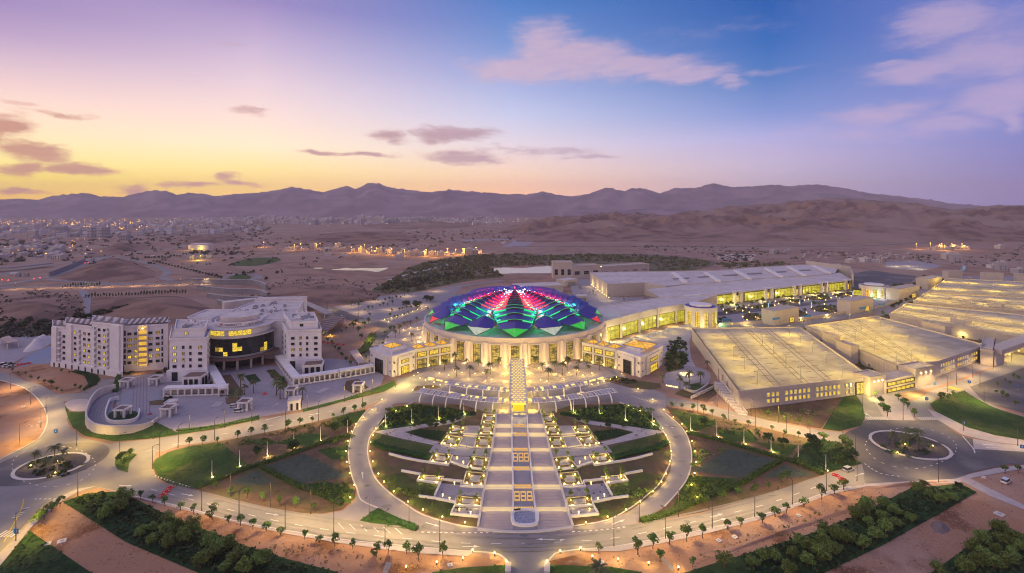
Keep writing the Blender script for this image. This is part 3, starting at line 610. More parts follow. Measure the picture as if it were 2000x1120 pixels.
stripe_line([(0,1082),(30,1050),(70,1004),(100,978)], .3, 'yellow edge line on the lower left road', YPAINT)
stripe_line([(8,1060),(24,1030),(42,994),(46,976)], .3, 'yellow centre line on the lower left road', YPAINT)
stripe_line([(518,822),(548,814)], .5, 'white stop line at the hotel entry')
stripe_line([(1880,853),(1900,876),(1904,886)], .4, 'white edge line of the east leg')
stripes((1853,757),(1876,763), 1, 6, 5, 'yellow box on the boulevard', YPAINT)
def arrow(px, py, ang, lab, L=5.5):
    c = P(px, py); mb = MB(); s = L/5.5
    pts = [(-2.6,.18),(-2.6,-.18),(.8,-.18),(.8,-.6),(2.6,0),(.8,.6),(.8,.18)]; ca, sa = math.cos(ang), math.sin(ang)
    mb.add([(c.x+(a*ca-b*sa)*s, c.y+(a*sa+b*ca)*s, .21) for a, b in pts], [(0,1,2,3,4,5,6)]); tag(mb.build('road_marking', PAINT), lab, kind='structure')
for a in ((1088,1056,0,'white arrow right of the south road'),(1064,1055,math.pi,'white arrow at the south road junction'),(920,1069,0,'white arrow on the front avenue left of centre'),(845,1026,-.4,'white arrow on the lower left of the drive'),(1208,1021,.5,'white arrow on the lower right of the drive'),
          (532,1006,-.25,'white arrow on the front avenue by the left hedge'),(366,968,-.25,'white arrow near the left end of the avenue'),(708,929,1.9,'white arrow on the left of the drive'),(1308,834,-.9,'white arrow on the right of the drive'),(1407,1017,.35,'white arrow on the right half of the avenue'),(1400,1008,.35,'upper white arrow on the right half of the avenue'),
          (614,810,.4,'white arrow on the hotel avenue'),(1930,870,math.pi,'white arrow on the east leg'),(1936,876,math.pi,'lower white arrow on the east leg'),(538,792,1.3,'white arrow at the hotel entry'),(1680,928,.4,'white arrow by the silver car'),(1696,812,1.6,'white arrow on the parking ramp'),(246,950,-.1,'white arrow leaving the left roundabout')): arrow(*a)
# ------------------------------------------------------------------ plants
LEAF = mat('leaf_green', (.10, .17, .035), .7, (.06, .11, .025), 1.2, rnd=.30, spec=.2)
LEAFD = mat('leaf_dark', (.055, .09, .03), .7, (.032, .055, .02), 1.2, rnd=.30, spec=.2)
LEAFO = mat('leaf_olive', (.19, .25, .055), .7, (.09, .14, .03), 1.0, rnd=.30, spec=.2)
PALML = mat('palm_leaf', (.13, .14, .055), .7, (.08, .09, .035), 1.5, rnd=.25)
def leaves(rs, n, size, fn):
    """n leaf-cluster quads at points and outward directions from fn()"""
    vs, fs = [], []
    for i in range(n):
        p, d = fn(); s = size*rs.uniform(.6, 1.35)
        d = (d+Vector((rs.gauss(0,.5), rs.gauss(0,.5), rs.gauss(0,.5)))).normalized(); u = d.orthogonal().normalized(); u = (Matrix.Rotation(rs.uniform(0, 6.28), 3, d) @ u); w = d.cross(u)
        k = len(vs); vs += [p-u*s, p-w*s*.55+d*s*.15, p+u*s, p+w*s*.55+d*s*.15]; fs.append((k, k+1, k+2, k+3))
    return vs, fs
def crown_tree(seed, h=4.2, r=1.7, trunk_h=1.5, n=260, leaf=.42, m=None, flat=.75, lobes=7):
    rs = random.Random(seed); tb = MB(); lean = rs.uniform(-.15, .15)
    tb.tube([(0,0,-.1),(lean*.3,.05,trunk_h*.6),(lean,.1,trunk_h+.4)], [r*.09, r*.07, r*.05], 6)
    cs = []
    for i in range(lobes):
        a = 6.283*i/lobes+rs.uniform(-.5,.5); q = rs.uniform(.25,.72)*r; z = trunk_h+(h-trunk_h)*rs.uniform(.25,.78)
        c = Vector((lean+q*math.cos(a), q*math.sin(a), z)); cs.append((c, r*rs.uniform(.38,.58)))
        if i < 4: tb.tube([(lean,.1,trunk_h*.8), (lean+(c.x-lean)*.5, c.y*.5, trunk_h+.3), tuple(c)], [r*.05, r*.035, r*.015], 5)
    cs.append((Vector((lean, 0, h-r*.45)), r*.5))
    def fn():
        c, q = rs.choice(cs); d = Vector((rs.gauss(0,1), rs.gauss(0,1), rs.gauss(.25,1))).normalized(); return c+Vector((d.x, d.y, d.z*flat))*q*rs.uniform(.65,1.05), d
    vs, fs = leaves(rs, n, leaf, fn); cb = MB().add(vs, fs)
    return tb.mesh('trunk', TRUNK), cb.mesh('crown', m or LEAF)
def palm_mesh(seed, h=6.0, n=18, L=2.6):
    rs = random.Random(seed); tb = MB(); ln = rs.uniform(-.25,.25)
    pts = [(ln*(i/5)**2, 0, h*i/5) for i in range(6)]; tb.tube(pts, [.32,.25,.22,.2,.2,.24], 7)
    cb = MB(); top = Vector((ln,0,h))
    for i in range(n):
        a = 6.283*i/n+rs.uniform(-.15,.15); el = rs.uniform(-.15, 1.15); q = []
        for k in range(6):
            t = k/5; rr = L*t*math.cos(el*(1-.3*t)); z = L*(math.sin(el)*t-.75*t*t*(1.1-.3*el)); q.append(top+Vector((rr*math.cos(a), rr*math.sin(a), z+.1)))
        sd = Vector((-math.sin(a), math.cos(a), 0)); vs = []
        for k, p in enumerate(q):
            w = .42*math.sin(math.pi*min(.95, .12+k/5*.85)); vs += [p+sd*w-Vector((0,0,w*.5)), p, p-sd*w-Vector((0,0,w*.5))]
        b = [(3*k+j, 3*k+j+1, 3*k+j+4, 3*k+j+3) for k in range(5) for j in (0,1)]; cb.add(vs, b)
    return tb.mesh('trunk', TRUNK), cb.mesh('crown', PALML)
def shrub_mesh(seed, r=1.0, n=90, leaf=.3, m=None):
    rs = random.Random(seed)
    def fn():
        d = Vector((rs.gauss(0,1), rs.gauss(0,1), abs(rs.gauss(0,1)))).normalized(); return Vector((d.x*r, d.y*r, d.z*r*.8))*rs.uniform(.5,1.05), d
    vs, fs = leaves(rs, n, leaf, fn); return MB().add(vs, fs).mesh('foliage', m or LEAF)
KINDS = {
 'street': [crown_tree(100+i, 3.6+.25*(i % 4), 1.25+.16*(i % 5), 1.15+.1*(i % 3), 210, .31, None, .85, 5+i % 3) for i in range(8)],
 'small': [crown_tree(200+i, 3.0, 1.05, 1.2, 130, .28) for i in range(4)],
 'bushy': [crown_tree(300+i, 4.2, 2.1, 1.1, 620, .27, LEAFO, .8, 10) for i in range(5)],
 'dark': [crown_tree(400+i, 4.6, 2.5, 1.0, 480, .42, LEAFD, .7, 9) for i in range(4)],
 'slim': [crown_tree(500+i, 3.3, .8, 1.5, 130, .24, LEAFO, 1.1, 5) for i in range(4)],
 'far': [crown_tree(600+i, 5.5, 2.6, 1.2, 110, .85, LEAFD, .8, 6) for i in range(4)],
 'cone': [crown_tree(700+i, 5.0, 1.1, .5, 80, .5, LEAFD, 1.7, 5) for i in range(3)],
 'palm': [palm_mesh(800+i) for i in range(4)],
 'bigpalm': [palm_mesh(850+i, 7.5, 24, 3.6) for i in range(3)]}
CATS = {'palm': ('palm_tree','palm tree'), 'bigpalm': ('date_palm','palm tree'), 'street': ('street_tree','tree'), 'small': ('young_tree','tree'), 'bushy': ('bushy_tree','tree'), 'dark': ('shade_tree','tree'), 'slim': ('planter_tree','tree'), 'far': ('distant_tree','tree'), 'cone': ('conical_tree','tree')}
def tree(kind, p, label, group=None, scale=1.0, name=None, cat=None):
    tm, cm = RR.choice(KINDS[kind]); nm, ct = CATS.get(kind, ('tree','tree'))
    t = thing(name or nm, label, cat or ct, (p[0], p[1], p[2] if len(p) > 2 else 0), RR.uniform(0, 6.28), group)
    s = scale*(RR.uniform(.68, 1.22) if kind in ('street', 'small', 'slim') else RR.uniform(.82, 1.2)); t.scale = (s*RR.uniform(.88, 1.12), s*RR.uniform(.88, 1.12), s*RR.uniform(.85, 1.1))
    put('trunk', tm, t); put('crown', cm, t); return t
def row_of(kind, pts, fmt, group, scale=1.0, **kw):
    for i, q in enumerate(pts): tree(kind, P(*q), fmt.format(o=ordw(i+1)), group, scale, **kw)

row_of('street', [(75,1029),(86,1015),(100,1001),(117,990)], 'small round street tree on the lower left sidewalk, {o} from the corner lawn', 'street trees at the lower left corner', 1.0)
row_of('street', [(274,975),(298,982),(322,989),(353,998),(378,1005),(414,1014),(447,1023),(470,1027),(494,1034),(520,1039),(548,1045),(595,1054),(624,1060),(654,1067),(689,1072),(735,1088),(758,1082),(794,1082),(817,1096),(865,1090)], 'young street tree on the south side of the avenue, {o} right of the left roundabout', 'street trees along the south side of the avenue', 1.0)
row_of('street', [(1170,1082),(1246,1084),(1275,1072),(1290,1098),(1308,1064),(1341,1058),(1353,1108),(1372,1052),(1420,1036),(1447,1030),(1489,1022),(1514,1010),(1536,1002),(1570,990),(1605,976),(1630,966),(1647,958)], 'young street tree on the south side of the avenue, {o} right of the south road', 'street trees along the south side of the avenue', 1.0)
row_of('small', [(420,958),(450,968),(482,974),(513,980),(546,988),(577,994),(614,1000)], 'thin tree on the garden side of the avenue, {o} right of the left hedge end', 'thin trees on the garden side of the avenue', 1.15)
row_of('small', [(1378,992),(1410,982),(1442,972),(1474,970),(1500,958),(1528,944)], 'loose tree on the garden side of the avenue, {o} right of the right hedge end', 'thin trees on the garden side of the avenue', 1.3)
row_of('small', [(369,872),(396,869),(425,866),(464,858),(490,852),(517,848),(563,838),(586,832),(610,826),(650,818),(671,812),(691,806),(712,800)], 'clipped little tree along the hotel avenue, {o} from the bright lawn', 'clipped trees along the hotel avenue', 1.25)
row_of('small', [(1312,796),(1333,800),(1354,804),(1374,810),(1391,814)], 'clipped little tree below the parking deck road, {o} from the drive', 'clipped trees along the upper right road', 1.3)
row_of('street', [(1414,824),(1436,829),(1462,834),(1508,842),(1533,850),(1560,856),(1608,860)], 'spreading tree below the parking deck road, {o} from the palm court end', 'spreading trees along the upper right road', .95)
row_of('small', [(1497,814),(1534,824),(1560,830),(1582,834)], 'sapling on the brown slope below the parking deck, {o} from the stairs', 'saplings on the brown slope', .9)
row_of('street', [(1710,776),(1720,794),(1726,804),(1733,814)], 'leafy tree on the left side of the pink walk, {o} from the parking wall', 'trees along the pink walk', 1.25)
row_of('street', [(1742,764),(1754,784),(1766,792),(1773,800),(1786,816)], 'leafy tree on the right side of the pink walk, {o} from the parking wall', 'trees along the pink walk', 1.25)
row_of('street', [(1838,786),(1852,780),(1862,774)], 'tree on the top edge of the wide right lawn, {o} from the boulevard sign', 'trees on the right lawn', 1.1)
row_of('small', [(1946,770),(1958,776),(1968,782),(1984,794),(1948,756),(1964,746),(1972,752),(1980,738),(1990,744)], 'thin tree beside the dark lot at far right, {o} from its lower corner', 'trees by the far right lot', 1.1)
row_of('dark', [(504,892),(654,846),(678,836),(574,884)], 'big dark tree in the left quarter, {o} nearest the lawn', 'big dark trees in the left quarter', .9)
row_of('dark', [(1374,834),(1502,866),(1530,872),(1585,868),(1596,876)], 'big dark tree in the right quarter, {o} from the circular drive', 'big dark trees in the right quarter', .8)
row_of('dark', [(1648,866),(1655,874),(1660,886),(1668,896),(1640,884),(1652,898),(1634,904)], 'dark bushy tree on the lawn beside the right roundabout, {o} from its top', 'bushy trees by the right roundabout', .75)
row_of('small', [(1563,914),(1538,938),(1384,986),(1366,956)], 'ragged small tree in the lower right quarter, {o} from the roundabout', 'ragged trees in the lower right quarter', 1.2)
row_of('street', [(1963,926),(1989,925),(1608,872)], 'lone tree near the right roundabout, {o} of three', 'lone trees near the right roundabout', 1.1)
row_of('small', [(236,905),(254,893),(244,912)], 'bright little tree on the grass triangle, {o} from the left roundabout', 'trees on the left grass triangle', 1.3)
row_of('small', [(75,744),(87,750),(100,756),(111,764),(120,768),(146,758),(157,764),(166,768),(50,734),(60,742),(24,726),(35,732)], 'clipped round tree on the garden island, {o} along its edge', 'clipped trees on the garden island', 1.1)
row_of('small', [(121,728),(135,731),(148,732),(164,738)], 'clipped round tree along the hotel wing wall, {o} from the blue court', 'clipped trees along the hotel wing', 1.0)
# dense bushy trees in the ground cover strips
BL = [(212,1006),(224,996),(232,1003),(202,1017),(274,1052),(298,1040),(326,1026),(324,1050),(296,1066),(326,1076),(348,1038),(360,1064),(380,1042),(392,1110),(250,983),(236,977),(428,1086),(462,1102),(502,1110),(400,1104),(476,1126),(438,1122),(520,1098),(446,1074),(358,1056),(376,1040),(414,1096),(410,1070)]
BR = [(1806,956),(1792,966),(1816,976),(1838,988),(1858,982),(1724,992),(1694,1000),(1688,1010),(1670,1016),(1698,1030),(1726,1020),(1748,1010),(1780,1022),(1748,1034),(1730,1046),(1610,1046),(1636,1056),(1654,1068),(1686,1078),(1630,1084),(1608,1102),(1608,1070),(1514,1102),(1548,1092),(1580,1082),(1608,1072),(1632,1058),(1654,1066),(1628,1086),(1576,1108),(1604,1100),(1540,1124),(1416,1110),(1674,1014),(1690,998),(1712,1058),(1470,1112),(1490,1096),(1560,1068)]
BC = [(1948,1046),(1918,1068),(1976,1060),(1900,1082),(1944,1084),(1924,1098),(1978,1092),(1968,1110),(1958,1070),(1988,1080),(1832,1126),(1886,1126),(1996,1068),(1910,1112),(1940,1116)]
for lst, fm, g in ((BL, 'round bushy tree in the lower left green strip, {o} from its roundabout end', 'bushy trees in the lower left strip'), (BR, 'round bushy tree in the lower right green strip, {o} from its roundabout end', 'bushy trees in the lower right strip'), (BC, 'round bushy tree in the lower right corner, {o} from its top', 'bushy trees in the lower right corner')):
    lst = sorted(lst, key=lambda q: q[1]) if lst is not BL else sorted(lst); row_of('bushy', lst, fm, g, 1.0)
# palms
row_of('bigpalm', [(70,908),(90,921),(106,899),(112,922),(124,902)], 'spreading palm on the left roundabout island, {o} from its left side', 'palms on the left roundabout', .68)
row_of('bigpalm', [(1744,872),(1764,880),(1774,862),(1792,864),(1793,882)], 'spreading palm on the right roundabout island, {o} from its left side', 'palms on the right roundabout', .72)
row_of('palm', [(846,724),(868,724),(890,714),(892,736),(912,720),(918,736),(934,728),(951,740),(958,732),(975,722)], 'forecourt palm left of the lattice walkway, {o} from the left pavilion', 'palms on the forecourt', 1.0)
row_of('palm', [(1060,730),(1072,742),(1084,728),(1099,734),(1108,724),(1126,734),(1130,722),(1149,728),(1171,724),(1146,712),(1044,720)], 'forecourt palm right of the lattice walkway, {o} placed toward the right pavilion', 'palms on the forecourt', 1.0)
row_of('palm', [(1294,748),(1328,762),(1340,766),(1346,752),(1368,750),(1382,722),(1322,720),(1280,706)], 'palm round the small court right of the right pavilion, {o} planted', 'palms of the round court', 1.0)
row_of('palm', [(466,790),(478,772),(495,768),(470,764),(547,780),(591,782),(540,772)], 'palm by the hotel entry, {o} from the left colonnade', 'palms by the hotel entry', 1.15)
row_of('bigpalm', [(1168,1172)], 'palm whose crown rises at the bottom edge right of the south road, the {o} seen', None, .9)
# dome left court trees, car park trees, foyer terrace
row_of('street', [(752,656),(757,664),(748,676),(762,648),(770,645)], 'round tree along the dark service road, {o} from the left pavilion', 'round trees along the service road', 1.1)
row_of('palm', [(772,660),(780,652),(789,645),(796,640),(802,636),(814,632),(804,668)], 'palm in the pink side court, {o} from the left pavilion', 'palms in the side court', .9)
row_of('dark', [(794,600),(814,605),(841,590),(834,588)], 'large dark tree at car park edge left of the dome, {o} from the left', 'large trees at the car park', 1.5)
cp = [(680,596),(686,599),(694,597),(700,595),(706,594),(738,590),(752,590),(760,587),(766,586),(774,585),(782,584),(766,595),(742,600),(748,599),(757,598),(720,606),(727,604),(765,610),(780,608),(786,607),(795,604),(803,604),(790,617),(797,616),(776,622),(762,620),(770,622),(826,588),(836,606)]
row_of('small', cp, 'little tree in the car park left of the dome, {o} planted', 'little trees in the car park', 1.4)
row_of('small', [(700,600),(712,610),(722,618),(733,590)], 'pale sapling at the car park lane, {o} of four', 'little trees in the car park', 1.3)
hp = [(604,630),(612,640),(618,646),(628,655),(640,668),(648,676),(654,684),(662,690),(668,700),(676,708),(684,716),(690,640),(700,650),(706,664),(712,640),(720,632),(668,652),(676,646),(684,640),(695,634)]
row_of('street', hp, 'dusty green tree in the grounds right of the hotel, {o} from the hotel tower', 'trees in the grounds right of the hotel', 1.15)
row_of('small', [(735,690),(728,704),(733,716),(740,724),(722,712),(716,700)], 'small tree at the lane edge beside the left pavilion, {o} down the lane', 'trees beside the left pavilion', 1.3)
isl = [(1420,602),(1428,598),(1440,604),(1452,604),(1410,606), (1468,596),(1478,592),(1490,594),(1500,600),(1508,596), (1520,588),(1530,584),(1546,588),(1556,590),(1564,586), (1578,580),(1592,576),(1604,580),(1616,582), (1632,574),(1644,570),(1656,574),(1668,572),
       (1455,616),(1462,612),(1464,622),(1476,624),(1486,622),(1498,622), (1526,608),(1534,606),(1544,606),(1556,614),(1564,616),(1572,612), (1590,600),(1600,598),(1610,606),(1622,604),(1630,608), (1646,592),(1656,594),(1668,596),(1678,598),(1690,594)]
row_of('street', isl, 'dark tree of the forecourt islands before the exhibition hall, {o} from the rotunda', 'trees in the forecourt islands', 1.35)
gp = [(1312,708),(1322,702),(1332,696),(1316,694),(1308,716),(1326,712),(1338,704),(1330,688),(1340,690),(1318,672),(1326,668),(1310,676),(1304,700),(1322,684)]
row_of('street', gp, 'dark shrubby tree between the right pavilion and the foyer terrace, {o} from the pavilion', 'shrubby trees beside the right pavilion', 1.05)
pk = [(1570,650),(1576,654),(1584,658),(1602,672),(1606,676),(1640,692),(1648,698),(1654,702),(1700,720),(1706,716),(1712,722),(1718,720),(1724,716),(1732,722),(1724,618),(1730,622),(1762,626),(1768,622),(1770,632),(1848,640),(1854,652),(1860,648),(1880,668),(1894,676),(1898,660),(1908,662),(1920,658),(1842,594),(1850,592),(1858,592),(1878,598),(1920,602),(1930,600),(1944,598),(1990,606),(1884,570),(1902,570),(1910,568),(1964,572),(1980,574)]
row_of('small', pk, 'green tree in the planted gaps of the parking decks, {o} from the front deck', 'trees between the parking decks', 1.55)
tr = [(1744,604),(1752,598),(1760,594),(1770,590),(1778,584),(1784,578),(1790,574),(1796,566),(1804,562),(1812,556),(1820,552),(1752,578),(1758,574),(1768,570),(1776,564),(1786,558),(1796,550),(1806,544),(1840,550),(1834,556)]
row_of('far', tr, 'roadside tree at the upper right, {o} from the coloured rotunda', 'roadside trees at the upper right', .9)
row_of('dark', [(1752,568),(1764,566),(1774,568),(1760,572)], 'dense dark tree right of the coloured rotunda, {o} of the clump', 'dark clump right of the rotunda', 1.6)
# far rows on the left
row_of('cone', [(168+i*5.8+(3 if i > 12 else 0), 583-i*.26) for i in range(34)], 'little dark cone tree on the ledge above the brown slope, {o} from the gully', 'cone trees on the ledge', 1.0)
row_of('cone', [(127+i*5.2, 561-i*.1) for i in range(14)], 'little dark tree along the slope-top road, {o} from the left', 'little trees along the slope-top road', .95)
row_of('far', [(300+i*6, 512+i*1.5) for i in range(23)], 'date palm in the long row by the distant curve, {o} from the bend', 'row of trees along the distant curve', .72)
row_of('far', [(290+i*5.5, 516-i*1.3+((i*7) % 5)) for i in range(7)]+[(310+i*6, 505-i*.8+((i*5) % 4)) for i in range(10)], 'tree of the distant grove by the curve, {o} from the bend', 'grove by the distant curve', .8)
row_of('far', [(462,540),(475,538),(423,540),(520,548),(495,533)], 'tree by the small green roundabout far left, {o} along', 'trees by the far roundabout', 1.0)
psheet('lawn', [(448,543),(468,537),(488,540),(485,546),(460,548)], .5, LAWN, 'tiny green roundabout far left')
psheet('field', [(450,517),(490,505),(540,504),(545,510),(500,520)], .12, LAWN, 'green field on the plain')
DK = [(x, 640+((i*13) % 17)-8) for i, x in enumerate(range(2, 150, 7))]+[(150+i*9, 626-i*2+((i*5) % 4)) for i in range(12)]
row_of('far', sorted(DK), 'dark tree in the belt behind the hotel wing, {o} from the left edge', 'dark tree belt behind the hotel', 1.0)
# hedges
def hedge(px, w, h, label, m=LEAF):
    q = PP(smooth(px, False, 8)); rs = random.Random(len(label)); vs, fs = [], []
    c = q[len(q)//2]; t = thing('hedge', label, 'hedge', (c.x, c.y, 0)); mb = MB()
    mb.wall(q, w*.8, .05, h*.85); mb.build('hedge_body', LEAFD, t, world=True)
    L = sum((b-a).length for a, b in zip(q, q[1:])); acc = []
    for a, b in zip(q, q[1:]): acc += [(a, b)]*max(1, int((b-a).length*9))
    def fn():
        a, b = rs.choice(acc); d = (b-a).normalized(); n_ = Vector((-d.y, d.x, 0)); s = rs.uniform(-1, 1); z = h*rs.uniform(.7, 1.05) if rs.random() < .65 else h*rs.uniform(.1, .9)
        if z < h*.7: s = 1 if s > 0 else -1
        return a+(b-a)*rs.random()+n_*s*w/2+Vector((0, 0, z)), (n_*s*.5+Vector((0, 0, 1))).normalized()
    v, f = leaves(rs, int(L*34*w/1.6), .34, fn); o = MB().add(v, f).build('foliage', m, t, world=True); o['kind'] = 'stuff'
HG = mat('hedge_leaf', (.085, .14, .02), .7, (.05, .09, .015), .8)
HG2 = mat('hedge_leaf_deep', (.03, .10, .022), .7, (.02, .07, .015), .8)
hedge([(384,956),(430,938),(480,918),(540,899),(615,872),(683,852)], 1.7, 1.3, 'long clipped hedge crossing the left quarter', HG)
hedge([(510,914),(540,930),(570,946),(630,970),(668,988)], 1.7, 1.3, 'short clipped hedge in the left quarter down to the drive', HG)
hedge([(1342,847),(1400,861),(1450,875),(1500,890),(1560,908),(1608,928)], 1.9, 1.3, 'long clipped hedge crossing the right quarter', HG)
hedge([(1524,903),(1484,925),(1440,950),(1380,974),(1310,1004),(1252,1021)], 1.9, 1.3, 'clipped hedge in the right quarter down to the drive', HG)
hedge([(724,1006),(760,1016),(800,1030),(814,1036)], 2.2, 1.0, 'low hedge on the grass triangle at the left mouth', HG2)
hedge([(728,866),(742,874),(762,880),(800,888),(838,898)], 2.4, 1.3, 'deep green hedge curving through the left of the ring', HG2)
hedge(mir([(728,866),(742,874),(762,880),(800,888),(838,898)]), 2.4, 1.3, 'deep green hedge curving through the right of the ring', HG2)
hedge([(224,768),(228,750),(236,730),(240,722)], 2.2, 2.0, 'upright hedge on the left side of the hotel deck', LEAF)
hedge([(696,694),(712,684),(722,668),(728,656)], 5, 2.2, 'thick hedge bank beside the service road', LEAFO)
hedge([(345,842),(390,838),(430,832),(505,820)], 1.2, .7, 'low hedge along the hotel avenue', LEAF)
# shrubs scattered singly would be hundreds: one mass per area
def scrub(name, px, n, size, m, label, z=.0, seed=1, k=16, smoothed=True, flat=.8):
    q = PP(smooth(px, True, 4) if smoothed else px); rs = random.Random(seed); x0, x1 = min(p.x for p in q), max(p.x for p in q); y0, y1 = min(p.y for p in q), max(p.y for p in q); vs, fs = [], []; tries = 0
    got = 0
    while got < n and tries < n*30:
        tries += 1; x, y = rs.uniform(x0, x1), rs.uniform(y0, y1)
        if not inside(x, y, q): continue
        got += 1; s = size*rs.uniform(.5, 1.4); c = Vector((x, y, z))
        def fn():
            d = Vector((rs.gauss(0,1), rs.gauss(0,1), abs(rs.gauss(0,1)))).normalized(); return c+Vector((d.x*s, d.y*s, d.z*s*flat))*rs.uniform(.6,1), d
        v, f = leaves(rs, k, s*.55, fn); b = len(vs); vs += v; fs += [tuple(i+b for i in g) for g in f]
    o = MB().add(vs, fs).build(name, m); tag(o, label, kind='stuff'); return o
WADI = mat('wadi_scrub', (.15, .16, .06), .8, (.08, .085, .045), .06)
WADID = mat('wadi_scrub_dark', (.075, .08, .045), .8, (.05, .055, .03), .06)
WG = mat('wadi_floor', (.115, .105, .05), .95, (.17, .125, .085), .012, (.45, .6), 0, 1, 0, 'world', c3=(.07, .075, .035), scale3=.02)
psheet('wadi_floor', [(725,570),(770,543),(800,523),(840,510),(900,501),(960,498),(1000,496),(1080,498),(1180,496),(1280,498),(1370,507),(1400,516),(1340,530),(1270,530),(1110,514),(1000,521),(955,524),(985,540),(930,547),(870,558),(800,572)], .13, WG, 'olive floor of the wadi')
scrub('scrub', [(735,568),(770,545),(800,525),(840,512),(900,503),(960,500),(955,525),(985,538),(930,545),(870,556),(800,570)], 620, 3.4, WADI, 'grey-green thicket filling the wadi left of the dome', k=14)
scrub('scrub', [(740,570),(800,562),(860,552),(920,540),(900,535),(840,543),(780,552)], 150, 4.2, WADID, 'dark thicket along the near edge of the wadi', seed=2, k=14)
scrub('scrub', [(940,500),(1000,497),(1080,500),(1180,498),(1280,500),(1360,508),(1390,515),(1340,528),(1280,528),(1268,517),(1110,512),(1080,518),(1000,520),(950,520)], 520, 3.8, WADI, 'green thicket of the wadi behind the service building', seed=3, k=12)
scrub('scrub', [(1400,515),(1480,512),(1560,518),(1540,530),(1420,524)], 110, 4, WADI, 'scattered scrub right of the wadi', seed=4, k=10)
scrub('scrub', [(430,600),(560,545),(760,560),(720,590),(540,600)], 260, 1.6, WADID, 'dry scrub dotted over the rise behind the hotel', seed=5, k=8)
scrub('scrub', [(0,580),(150,580),(160,635),(0,650)], 120, 1.9, WADID, 'dry scrub dotted on the slope at left', seed=6, k=8, z=4)
scrub('scrub', [(0,640),(60,636),(150,628),(150,650),(0,660)], 140, 3.0, WADID, 'dark undergrowth behind the hotel wing', seed=61, k=12)
scrub('scrub', [(520,540),(700,500),(1000,470),(1000,450),(600,460),(300,470),(100,500),(200,520)], 420, 4.5, WADID, 'dry scrub sprinkled over the plain', seed=7, k=7)
scrub('scrub', [(1280,480),(1900,500),(2000,470),(2000,520),(1700,510),(1450,505),(1300,495)], 300, 3.0, WADID, 'dry scrub before the hills', seed=8, k=7)
scrub('scrub', [(0,470),(400,440),(520,440),(500,470),(250,480),(0,510)], 500, 5.5, WADID, 'dark trees sprinkled among the town houses', seed=9, k=8)
scrub('scrub', [(0,480),(80,475),(110,490),(0,520)], 120, 6, WADID, 'dark gardens among the nearest town houses', seed=10, k=9)
# leaf texture for lawns and beds: grass tufts as one mass each
GT = mat('grass_tuft', (.055, .13, .018), .9, (.03, .075, .012), .3)
GTD = mat('grass_tuft_dark', (.02, .06, .013), .9, (.011, .035, .009), .25)
DRYT = mat('dry_tuft', (.10, .10, .03), .9, (.06, .055, .022), .3)
OLT = mat('olive_tuft', (.11, .14, .03), .9, (.05, .08, .02), .2)
PLT = mat('grey_green_tuft', (.10, .125, .09), .9, (.07, .09, .06), .4)
def tufts(name, q, m, dens, size, label, seed):
    rs = np.random.default_rng(seed); q = [(p[0], p[1]) for p in q]
    x0, x1 = min(p[0] for p in q), max(p[0] for p in q); y0, y1 = max(110, min(p[1] for p in q)), max(p[1] for p in q)
    n = min(60000, int((x1-x0)*(y1-y0)*dens)); xy = np.column_stack([rs.uniform(x0, x1, n), rs.uniform(y0, y1, n)])
    keep = np.zeros(n, bool); j = len(q)-1
    for i in range(len(q)):
        xi, yi, xj, yj = *q[i], *q[j]; c = ((yi > xy[:,1]) != (yj > xy[:,1])); 
        with np.errstate(divide='ignore', invalid='ignore'): c &= xy[:,0] < (xj-xi)*(xy[:,1]-yi)/((yj-yi) or 1e-9)+xi
        keep ^= c; j = i
    xy = xy[keep]
    nz = np.array([noise.noise((a*.12, b*.12, seed*1.7)) for a, b in xy]); xy = xy[nz > -.28]; n = len(xy)
    if n < 3: return
    s = size*rs.uniform(.5, 1.3, n); a = rs.uniform(0, 6.28, n); t = rs.uniform(.15, .55, n)*s
    V = np.zeros((n, 4, 3)); dx, dy = np.cos(a)*s*.5, np.sin(a)*s*.5
    V[:,0] = np.column_stack([xy[:,0]-dx, xy[:,1]-dy, np.full(n, .2)]); V[:,1] = np.column_stack([xy[:,0]+dy*.8, xy[:,1]-dx*.8, .2+t*.7])
    V[:,2] = np.column_stack([xy[:,0]+dx, xy[:,1]+dy, .2+t]); V[:,3] = np.column_stack([xy[:,0]-dy*.8, xy[:,1]+dx*.8, .2+t*.6])
    me = bpy.data.meshes.new(name); me.vertices.add(4*n); me.vertices.foreach_set('co', V.ravel()); me.loops.add(4*n); me.loops.foreach_set('vertex_index', np.arange(4*n, dtype=np.int32))
    me.polygons.add(n); me.polygons.foreach_set('loop_start', np.arange(0, 4*n, 4, dtype=np.int32)); me.update(calc_edges=True); me.materials.append(m)
    tag(put(name, me), label, kind='stuff')
for i, (nm, q, m) in enumerate(LAWNS):
    if m is LAWN: tufts('grass', q, GT, 1.0, .7, 'short mown grass', i)
    elif m is LAWNO: tufts('grass', q, OLT, 1.0, .7, 'rough olive grass', i)
    elif m is LAWND: tufts('ground_cover', q, GTD, 1.6, .95, 'dense dark creeping ground cover', i)
    elif m is PLOT: tufts('ground_cover', q, PLT, 1.6, .55, 'grey-green low planting', i)
    elif m is BED: tufts('ground_cover', q, DRYT, .14, .8, 'sparse dry ground cover', i)
